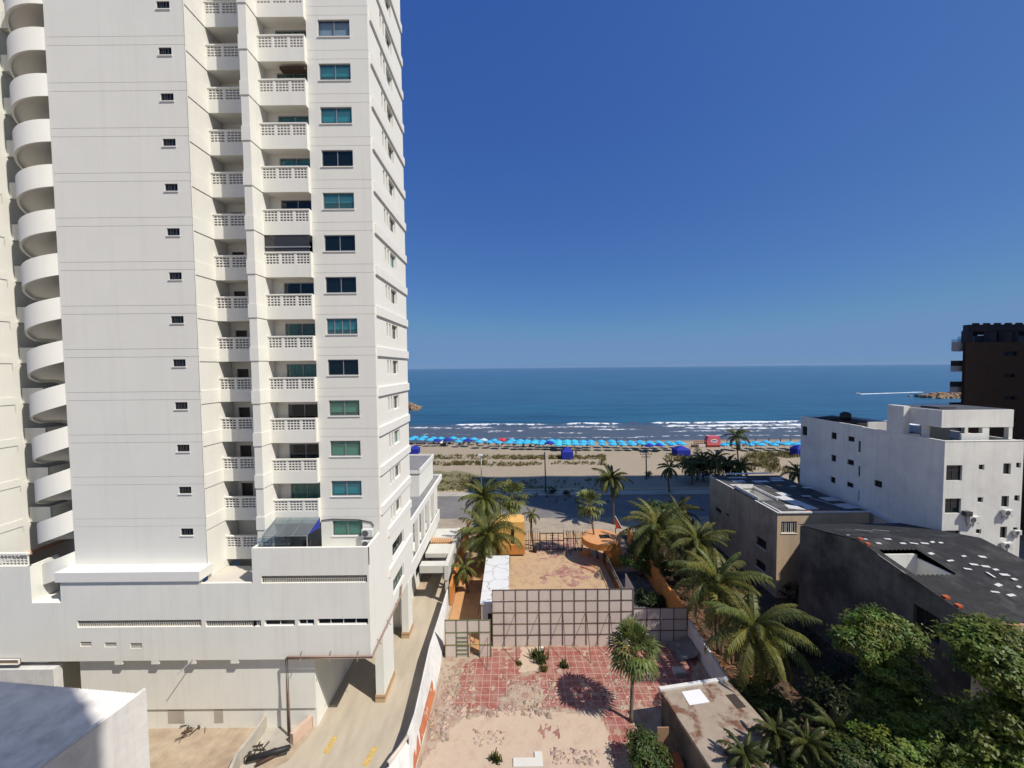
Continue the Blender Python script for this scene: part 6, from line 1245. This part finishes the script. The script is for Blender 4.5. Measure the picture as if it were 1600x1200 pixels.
# fallen leaves and branches on the orange earth of the garden strip
mb = MB(); r = random.Random(17)
for _ in range(900):
    p = on(r.uniform(1030, 1180), r.uniform(900, 1075)); 
    if p.x < GX + .4: continue
    a = r.uniform(0, 6.28); l = r.uniform(.15, .8); d_ = Vector((math.cos(a), math.sin(a), r.uniform(0, .3))) * l; wv = Vector((-d_.y, d_.x, 0)).normalized() * r.uniform(.02, .09); q = p + ZU * r.uniform(.02, .25); k = r.uniform(.5, 1.5); mb.add([q - wv, q + wv, q + d_ + wv * .4, q + d_ - wv * .4], [(0, 1, 2, 3)], 0, (k * 1.3, k * .85, k * .7, 1))
tag(mb.build('fallen_leaves', M['dead']), kind='stuff')
# a few self-sown shrubs along the road
for i, (px, py, s, lab) in enumerate(((863, 772, .7, 'small dark spiky shrub on the shaded verge across the road'), (885, 773, .35, 'thin dark post-like shrub on the shaded verge'), (1014, 745, .6, 'shrub growing at the foot of the utility pole'), (1090, 712, 1.2, 'beach shrub beside the right navy tent'))):
    c = on(px, py); tree(G0(c), [((c.x, c.y, s), (s, s * .8, s), 30)], lab, 120 + i, 14, .14, 'leafd', 'shrub', 'shrub', tr=.05, tint=.9)
# ------------------------------------------------------------------ beach things
def parasol(mt, label, group):
    rt = empty('beach_parasol', (0, 0, 0), label, 'parasol', group); mb = MB()
    n = 10; R0 = 1.28; top = 2.5; rim = 2.0; vs = [(0, 0, top)]
    for j, (rr_, zz) in enumerate(((.42, 2.38), (.82, 2.2), (R0, rim), (R0 * 1.01, rim - .2))):
        for k in range(n): a = 2 * math.pi * k / n; s = 1 - .03 * (k % 2); vs.append((rr_ * s * math.cos(a), rr_ * s * math.sin(a), zz - .04 * (k % 2) * (j > 0)))
    fs2 = [(0, 1 + k, 1 + (k + 1) % n) for k in range(n)]
    for j in range(3):
        for k in range(n): a, b_ = 1 + j * n + k, 1 + j * n + (k + 1) % n; fs2.append((a, a + n, b_ + n, b_))
    mb.add(vs, fs2); mb.build('canopy', M[mt], rt)
    mb = MB(); mb.tube([(0, 0, 0), (0, 0, top + .12)], .03, 6); mb.build('pole', M['wood'], rt); return rt
protos = {}
rb = random.Random(12)
def zsand(p): return beachz(p.x, p.y)
UL = {'ublue': ('sky-blue beach parasol in the long row along the waterline', 'sky-blue parasols along the waterline'), 'uteal': ('turquoise-tinted beach parasol near the middle of the row', 'turquoise parasols in the row'), 'unavy': ('navy beach parasol standing in front of the sky-blue row', 'navy parasols in the row'), 'ured': ('the single red beach parasol in the left half of the row', None), 'upale': ('the one pale washed-out parasol left of the red one', None)}
def put(px, py, mt='ublue', z=2.25, lab=None, grp=None):
    p = on(px, py, z); z0 = zsand(p); p = on(px, py, z + z0); key = (mt, lab)
    if key not in protos:
        o = parasol(mt, lab or UL[mt][0], grp or UL[mt][1]); protos[key] = o
    else: o = copy_tree(protos[key])
    o.location = (p.x, p.y, z0 - .02); o.rotation_euler = (rb.uniform(-.06, .06), rb.uniform(-.06, .06), rb.uniform(0, 6.28)); s = rb.uniform(.94, 1.08); o.scale = (s, s, s); return o
c1 = lambda x, y: (630 + x / 5.926, 560 + y / 5.926); c2_ = lambda x, y: (860 + x / 5.926, 600 + y / 5.926); c3 = lambda x, y: (1080 + x / 5.926, 600 + y / 5.926)
for x, y in ((72, 735), (108, 726), (165, 742), (195, 724), (245, 748), (280, 726), (350, 727), (460, 727), (510, 754), (560, 738), (655, 737), (700, 766), (795, 764), (842, 747), (880, 768), (980, 768), (1008, 752), (1068, 776), (1085, 754), (1150, 754), (1140, 774), (1225, 753), (1290, 757), (1275, 774), (1370, 757), (1435, 757), (1520, 758)): put(*c1(x, y))
for x, y in ((1212, 775), (1430, 776), (1510, 780)): put(*c1(x, y), mt='uteal')
for x, y in ((315, 746), (412, 747), (598, 752), (1355, 776)): put(*c1(x, y), mt='unavy')
put(*c1(915, 748), mt='ured'); put(*c1(745, 744), mt='upale')
for x, y in ((225, 545), (298, 527), (295, 546), (375, 525), (372, 545), (470, 522), (478, 545), (565, 522), (575, 545), (650, 525), (668, 545), (740, 528), (760, 547), (825, 530), (850, 545), (915, 530), (940, 548), (1000, 528), (1030, 545), (1095, 528), (1130, 546), (1185, 528), (1215, 545), (15, 520)): put(*c2_(x, y))
for x, y in ((70, 525), (70, 548), (148, 525), (150, 548), (222, 525)): put(*c2_(x, y), mt='uteal')
for x, y in ((1003, 556), (918, 560)): put(*c2_(x, y), mt='unavy')
for x, y in ((310, 549), (372, 540), (420, 546), (480, 531), (540, 549), (592, 533), (640, 549), (692, 530), (765, 546), (800, 531), (868, 547), (912, 530), (975, 546), (1000, 541), (1050, 532), (1090, 545)): put(*c3(x, y), lab='sky-blue parasol right of the pink kiosk with red loungers below', grp='sky-blue parasols right of the pink kiosk')
# loungers below the parasols right of the pink kiosk, dark ones elsewhere
lp = None
def lounger(mt, lab, grp):
    rt = empty('beach_lounger', (0, 0, 0), lab, 'lounger', grp); mb = MB(); mb.box(-.3, .3, -.9, .4, .28, .34); mb.build('seat', M[mt], rt); mb = MB(); mb.add([(-.3, .4, .3), (.3, .4, .3), (.3, .95, .75), (-.3, .95, .75), (-.3, .4, .24), (.3, .4, .24), (.3, .95, .69), (-.3, .95, .69)], [(0, 1, 2, 3), (7, 6, 5, 4), (0, 4, 5, 1), (1, 5, 6, 2), (2, 6, 7, 3), (3, 7, 4, 0)]); mb.build('backrest', M[mt], rt)
    for sx in (-.26, .22):
        for sy in (-.8, .3): mb = MB(); mb.box(sx, sx + .04, sy, sy + .04, 0, .279); mb.build('leg', M['iron'], rt)
    return rt
A1 = lounger('ured', 'red lounger under the blue parasols right of the pink kiosk', 'red loungers on the beach'); first = True
for x in range(300, 1060, 62):
    p = on(*c3(x + rb.uniform(-12, 12), 574 + rb.uniform(-3, 3)), 0); o = A1 if first else copy_tree(A1); first = False; o.location = (p.x, p.y, zsand(p) - .01); o.rotation_euler = (0, 0, rb.uniform(-.4, .4) + math.pi)
A2 = lounger('cloth', 'dark lounger in the shade of the parasol row', 'dark loungers below the parasols'); first = True
for px in list(range(645, 1075, 10)):
    p = on(px + rb.uniform(-4, 4), 696 + rb.uniform(-2.0, 1.5) + (0 if px > 800 else -3), 0); o = A2 if first else copy_tree(A2); first = False; o.location = (p.x, p.y, zsand(p) - .01); o.rotation_euler = (0, 0, rb.uniform(-.5, .5) + math.pi)
# posts at the front of the row
pp = None
for i, (x, f) in enumerate([(965, c1), (1040, c1), (1118, c1), (1195, c1), (395, c2_), (505, c2_), (612, c2_), (718, c2_), (810, c2_), (888, c2_), (378, c3), (488, c3), (596, c3), (718, c3), (826, c3), (920, c3)]):
    p = on(*f(x, 795 if f is c1 else (576 if f is c2_ else 568)), 0)
    if pp is None:
        mb = MB(); mb.tube([(0, 0, -.1), (0, 0, 2.1)], .13, 7); pp = tag(mb.build('wooden_post', M['wood']), 'dark upright post between the parasols of the beach row', 'post', 'dark posts along the parasol row'); o = pp
    else: o = pp.copy(); col.objects.link(o)
    o.location = (p.x, p.y, zsand(p))
# navy tents
def tent(px, py, w_, h, lab, mt='unavy', rz=0):
    p = on(px, py, 0); z0 = zsand(p); rt = empty('beach_tent', (p.x, p.y, z0), lab, 'tent', None, rz); s = w_ / 2; mb = MB()
    vs = [(-s, -s, h * .62), (s, -s, h * .62), (s, s, h * .62), (-s, s, h * .62), (-s * .55, -s * .55, h * .84), (s * .55, -s * .55, h * .84), (s * .55, s * .55, h * .84), (-s * .55, s * .55, h * .84), (0, 0, h)]
    mb.add(vs, [(0, 1, 5, 4), (1, 2, 6, 5), (2, 3, 7, 6), (3, 0, 4, 7), (4, 5, 8), (5, 6, 8), (6, 7, 8), (7, 4, 8)]); o = mb.build('canopy', M[mt], rt, org=(0, 0, 0)); 
    mb = MB(); t = .03
    for a, b_ in (((-s + .01, -s + .01), (s - .01, -s + .04)), ((-s + .01, -s + .05), (-s + .04, s - .05)), ((s - .04, -s + .05), (s - .01, s - .05)), ((-s + .01, s - .04), (s - .01, s - .01))): mb.box(a[0], b_[0], a[1], b_[1], .02, h * .615)
    mb.build('side_panel', M[mt], rt, org=(0, 0, 0)); return rt
tent(886, 716, 2.9, 3.1, 'closed navy pavilion tent on the open sand left of the utility pole')
tent(1064, 711, 3.6, 2.6, 'wider navy tent behind the small beach palm')
tent(1248, 712, 2.8, 3.0, 'navy tent partly hidden by the white apartment block')
tent(692, 697, 1.7, 1.8, 'small booth with a white roof and dark sides at the left of the beach', 'signwhite')
bo = [o for o in bpy.data.objects if o.get('label', '').startswith('small booth')][0]
KIDS(bo)[1].data.materials[0] = M['iron']
tent(648, 708, 2.6, 2.2, 'blue tent peeping over the annex roof beside the tower')
# pink kiosk with a curved sign wall and a railed deck
p = on(1112, 698, 0); PK = empty('beach_kiosk', (p.x, p.y, zsand(p)), 'pink beach kiosk with a curved top, a round emblem and a railed deck', 'kiosk'); o0 = (0, 0, 0)
PK.scale = (.8, .8, .85)
mb = MB(); n = 14; prof = []
for i in range(n + 1): a = math.pi / 2 * i / n; prof.append((-2.3 + 2.9 * (1 - math.cos(a)) * .35, 1.2 + 2.6 * math.sin(a)))
side = [(-2.3, 0)] + prof + [(2.0, 3.75), (2.6, 3.0), (2.75, 1.0), (2.75, 0)]
vs = [(x, -1.1, z) for x, z in side] + [(x, 1.1, z) for x, z in side]; m_ = len(side); mb.add(vs, [tuple(range(m_))[::-1], tuple(range(m_, 2 * m_))] + [(i, (i + 1) % m_, m_ + (i + 1) % m_, m_ + i) for i in range(m_)]); mb.build('kiosk_wall', M['pink'], PK, org=o0)
mb = MB(); vs = [(.35 + 1.25 * math.cos(a), -1.13, 2.1 + .8 * math.sin(a)) for a in [i * math.pi / 12 for i in range(24)]]; mb.add(vs, [tuple(range(24))]); em = mb.build('emblem', M['signwhite'], PK, org=o0)
mb = MB(); vs = []
for i in range(15): a = math.pi * (1.05 - 1.1 * i / 14); vs.append((.35 + .95 * math.cos(a), -1.15, 1.95 + .55 * math.sin(a)))
vs2 = [(x * .75 + .09, -1.15, 1.9 + (z - 1.95) * .55) for x, y, z in vs]; mb.add(vs + vs2, [(i, i + 1, 16 + i, 15 + i) for i in range(14)]); mb.build('emblem_arc', M['unavy'], em, org=o0)
mb = MB(); mb.box(-.45, .75, -1.16, -1.145, 1.68, 1.86); mb.box(-.1, 1.0, -1.16, -1.146, 1.42, 1.6); mb.build('emblem_bar', M['claytile'], em, org=o0)
mb = MB(); mb.box(-2.4, 2.85, -1.5, -1.11, .75, .95); mb.build('counter', M['redpaint'], PK, org=o0)
mb = MB(); mb.box(-7.2, -2.32, -1.0, 1.0, -.2, .5); mb.box(-5.4, -2.9, -1.15, -1.02, .1, 1.0, 1); mb.build('deck', [M['wood'], M['signwhite']], PK, org=o0)
mb = MB(); mb.box(-5.3, -3.0, -1.17, -1.151, .42, .58); mb.build('deck_sign_stripe', M['redpaint'], PK, org=o0)
for j in range(7): mb = MB(); x = -7.1 + j * .75; mb.box(x, x + .22, -.98, -.86, .501, 1.95); mb.build('rail_post', M['wood'], PK, org=o0)
mb = MB(); mb.box(-7.1, -2.35, -.97, -.91, 1.951, 2.2); mb.box(-7.1, -2.35, -.859, -.83, 1.1, 1.35); mb.build('deck_rail', M['redpaint'], PK, org=o0)
# poles
def lamp():
    b_ = on(752.5, 768); rt = empty('street_lamp', b_, 'white street lamp rising behind the coconut palm crown', 'street lamp'); t = at(751, 712, b_.y); mb = MB(); mb.tube([b_, Vector((b_.x, b_.y, t.z))], [.12, .07], 8); mb.build('pole', M['signwhite'], rt)
    mb = MB(); mb.box(b_.x - .5, b_.x + .35, b_.y - .25, b_.y + .25, t.z, t.z + .22); mb.box(b_.x - .42, b_.x + .27, b_.y - .18, b_.y + .18, t.z - .05, t.z - .001); mb.build('lamp_head', M['signwhite'], rt)
lamp()
b_ = on(853, 771); t = at(851, 706, b_.y); rt = empty('utility_pole', b_, 'tall thin dark pole with one short arm on the shaded verge', 'utility pole'); mb = MB(); mb.tube([b_, Vector((t.x, b_.y, t.z))], [.13, .09], 8); mb.build('pole', M['iron'], rt); mb = MB(); mb.box(t.x - 1.3, t.x + .1, b_.y - .04, b_.y + .04, t.z - .75, t.z - .68); mb.build('cross_arm', M['polegrey'], rt)
b_ = on(1010, 749); t = at(1009.5, 707, b_.y); rt = empty('utility_pole', b_, 'utility pole with two crossarms standing on the open sand', 'utility pole'); mb = MB(); mb.tube([b_, Vector((t.x, b_.y, t.z))], [.15, .12], 8); mb.build('pole', M['wood'], rt)
for dz, w_ in ((.35, 1.25), (.95, .9)):
    mb = MB(); mb.box(t.x - w_, t.x + w_, b_.y - .06, b_.y + .06, t.z - dz - .08, t.z - dz); o = mb.build('cross_arm', M['wood'], rt)
    for k in (-.9, -.35, .35, .9): mb = MB(); mb.tube([(t.x + w_ * k, b_.y, t.z - dz), (t.x + w_ * k, b_.y, t.z - dz + .25)], .05, 6); mb.build('insulator', M['polegrey'], o)
# breakwaters
def rocks(px0, px1, py, lab, h, seed, Yw):
    rr = random.Random(seed); a, b_ = on(px0, py, SEA), on(px1, py, SEA); mb = MB(); n = 170
    for i in range(n):
        t = rr.random(); q = a.lerp(b_, t); hh = h * min(1, 4 * t + .25, ) * (1 if px1 > px0 else 1); s = rr.uniform(1.0, 2.2); w_ = rr.gauss(0, Yw); z = SEA + max(-.3, hh * (1 - abs(w_) / (Yw * 2.2))) * rr.uniform(.45, .95)
        c = Vector((q.x + rr.uniform(-1, 1), q.y + w_, z)); vs = []
        for (x, y, zz) in ((-1, -1, -1), (1, -1, -1), (1, 1, -1), (-1, 1, -1), (-1, -1, 1), (1, -1, 1), (1, 1, 1), (-1, 1, 1)): vs.append((c.x + x * s * rr.uniform(.5, 1), c.y + y * s * rr.uniform(.5, 1), c.z + zz * s * rr.uniform(.35, .7)))
        mb.add(vs, [(0, 3, 2, 1), (4, 5, 6, 7), (0, 1, 5, 4), (1, 2, 6, 5), (2, 3, 7, 6), (3, 0, 4, 7)])
    o = mb.build('breakwater', M['rock'], org=a); tag(o, lab, 'breakwater')
rocks(1438, 1530, 621, 'rock breakwater reaching into the sea left of the brown block', 3.2, 5, 4)
rocks(652, 600, 639.5, 'rock breakwater tip showing beside the edge of the white tower', 3.6, 6, 4)
# jet ski with its wake
p = on(1341, 615.5, SEA); JS = empty('jet_ski', (p.x, p.y, SEA), 'jet ski with a rider speeding across the sea ahead of a white wake', 'jet ski', None, math.pi); o0 = (0, 0, 0)
mb = MB(); sec = [(-1.6, .45, .5), (-.6, .6, .55), (.6, .55, .6), (1.5, .25, .65), (1.9, .03, .6)]; vs = []
for x, w_, z in sec: vs += [(x, -w_, z), (x, -w_ * .6, -.05), (x, w_ * .6, -.05), (x, w_, z), (x, 0, z + .25)]
fs2 = [(i * 5 + k, i * 5 + (k + 1) % 5, (i + 1) * 5 + (k + 1) % 5, (i + 1) * 5 + k) for i in range(4) for k in range(5)] + [(4, 3, 2, 1, 0), (20, 21, 22, 23, 24)]; mb.add(vs, fs2); mb.build('hull', M['signwhite'], JS, org=o0)
mb = MB(); mb.box(-1.2, .2, -.2, .2, .78, 1.0); mb.build('saddle', M['bin'], JS, org=o0); mb = MB(); mb.tube([(.7, 0, .8), (.45, 0, 1.25)], .08, 6); mb.tube([(.45, -.4, 1.25), (.45, .4, 1.25)], .04, 6); mb.build('handlebar', M['bin'], JS, org=o0)
a, b_ = on(1344, 616, SEA), on(1440, 612.5, SEA); mb = MB(); vs = []; n = 50; rr = random.Random(9)
for i in range(n + 1): t = i / n; q = a.lerp(b_, t); w_ = .8 + 2.2 * t; h = .4 * (1 - t) + .06; dd = (b_ - a).normalized(); nn = Vector((-dd.y, dd.x, 0)); j = rr.uniform(.7, 1.2); vs += [q - nn * w_ * j + ZU * .02, q + ZU * h * j, q + nn * w_ * j + ZU * .02]
mb.add(vs, [(i * 3 + k, i * 3 + k + 1, i * 3 + k + 4, i * 3 + k + 3) for i in range(n) for k in range(2)])
tag(mb.build('wake', pm('foam_white', (0.72, 0.74, 0.76), .9, .15, .6), org=a), kind='structure')
# people
def person(loc, label, pose='stand', rz=0, cloth='cloth', group=None):
    rt = empty('person', loc, label, 'person', group, rz)
    J = {'hip': (0, 0, .93), 'belly': (0, 0, 1.1), 'chest': (0, .02, 1.32), 'neck': (0, .01, 1.5), 'chin': (0, -.03, 1.58), 'head': (0, -.01, 1.68), 'crown': (0, .0, 1.76)}
    E = [('hip', 'belly'), ('belly', 'chest'), ('chest', 'neck'), ('neck', 'chin'), ('chin', 'head'), ('head', 'crown')]; Rr = {'hip': .14, 'belly': .13, 'chest': .16, 'neck': .055, 'chin': .075, 'head': .095, 'crown': .06}
    st = .25 if pose == 'walk' else .04
    for s, q in ((-1, 'l'), (1, 'r')):
        J['sh' + q] = (.19 * s, .02, 1.42); J['el' + q] = (.25 * s, .05 - .12 * s * (pose == 'walk'), 1.14); J['wr' + q] = (.26 * s, -.05 - .2 * s * (pose == 'walk'), .90); J['ha' + q] = (.26 * s, -.08 - .22 * s * (pose == 'walk'), .80)
        J['th' + q] = (.10 * s, 0, .86); J['kn' + q] = (.10 * s, -.03 - st * s * .6, .48); J['an' + q] = (.10 * s, .03 - st * s, .09); J['to' + q] = (.11 * s, -.14 - st * s, .04)
        E += [('chest', 'sh' + q), ('sh' + q, 'el' + q), ('el' + q, 'wr' + q), ('wr' + q, 'ha' + q), ('hip', 'th' + q), ('th' + q, 'kn' + q), ('kn' + q, 'an' + q), ('an' + q, 'to' + q)]
        Rr.update({'sh' + q: .06, 'el' + q: .042, 'wr' + q: .03, 'ha' + q: .035, 'th' + q: .085, 'kn' + q: .055, 'an' + q: .038, 'to' + q: .03})
    ks = list(J); me = bpy.data.meshes.new('body'); me.from_pydata([J[k] for k in ks], [(ks.index(a), ks.index(b_)) for a, b_ in E], []); me.materials.append(M['skin'])
    o = bpy.data.objects.new('body', me); col.objects.link(o); o.parent = rt; ORG[o] = Vector((0, 0, 0)); m_ = o.modifiers.new('skin', 'SKIN')
    for i, k in enumerate(ks): me.skin_vertices[0].data[i].radius = (Rr[k], Rr[k])
    me.skin_vertices[0].data[0].use_root = True; o.modifiers.new('sub', 'SUBSURF').levels = 1
    mb = MB(); mb.lathe([(.165, .80), (.175, .92), (.15, 1.02)], 0, 0, 12); mb.build('swimwear', M[cloth], rt, org=(0, 0, 0)); mb = MB(); mb.lathe([(.105, 1.66), (.108, 1.72), (.075, 1.785), (.01, 1.80)], 0, .01, 10); mb.build('hair', M['bin'], rt, org=(0, 0, 0)); return rt
for px, py, lab, pose, zz in ((989, 663, 'bather standing waist-deep in the surf in front of the middle breaker', 'stand', -.75), (992, 662.5, 'second bather in the surf, close beside the first', 'stand', -.85), (1095, 660, 'bather in the water above the right breaker, the left one of two', 'stand', -.9), (1105, 660, 'bather in the water above the right breaker, the right one of two', 'stand', -.95)):
    p = on(px, py, SEA); person((p.x, p.y, SEA + zz - .1), lab, pose, .3)
for px, py, lab, pose, cl in ((1081, 701, 'person standing on the sand left of the pink kiosk', 'stand', 'bin'), (779, 703, 'person walking across the open sand behind the parasols', 'walk', 'unavy'), (849, 699, 'person in dark clothes standing in front of the parasol row', 'stand', 'cloth'), (900, 713, 'person beside the left navy tent', 'stand', 'cloth'), (1078, 708, 'person beside the right navy tent', 'stand', 'bin'), (661, 694, 'person in red near the left end of the parasol row', 'stand', 'ured')):
    p = on(px, py, 0); person((p.x, p.y, zsand(p)), lab, pose, rb.uniform(-1, 1), cl)
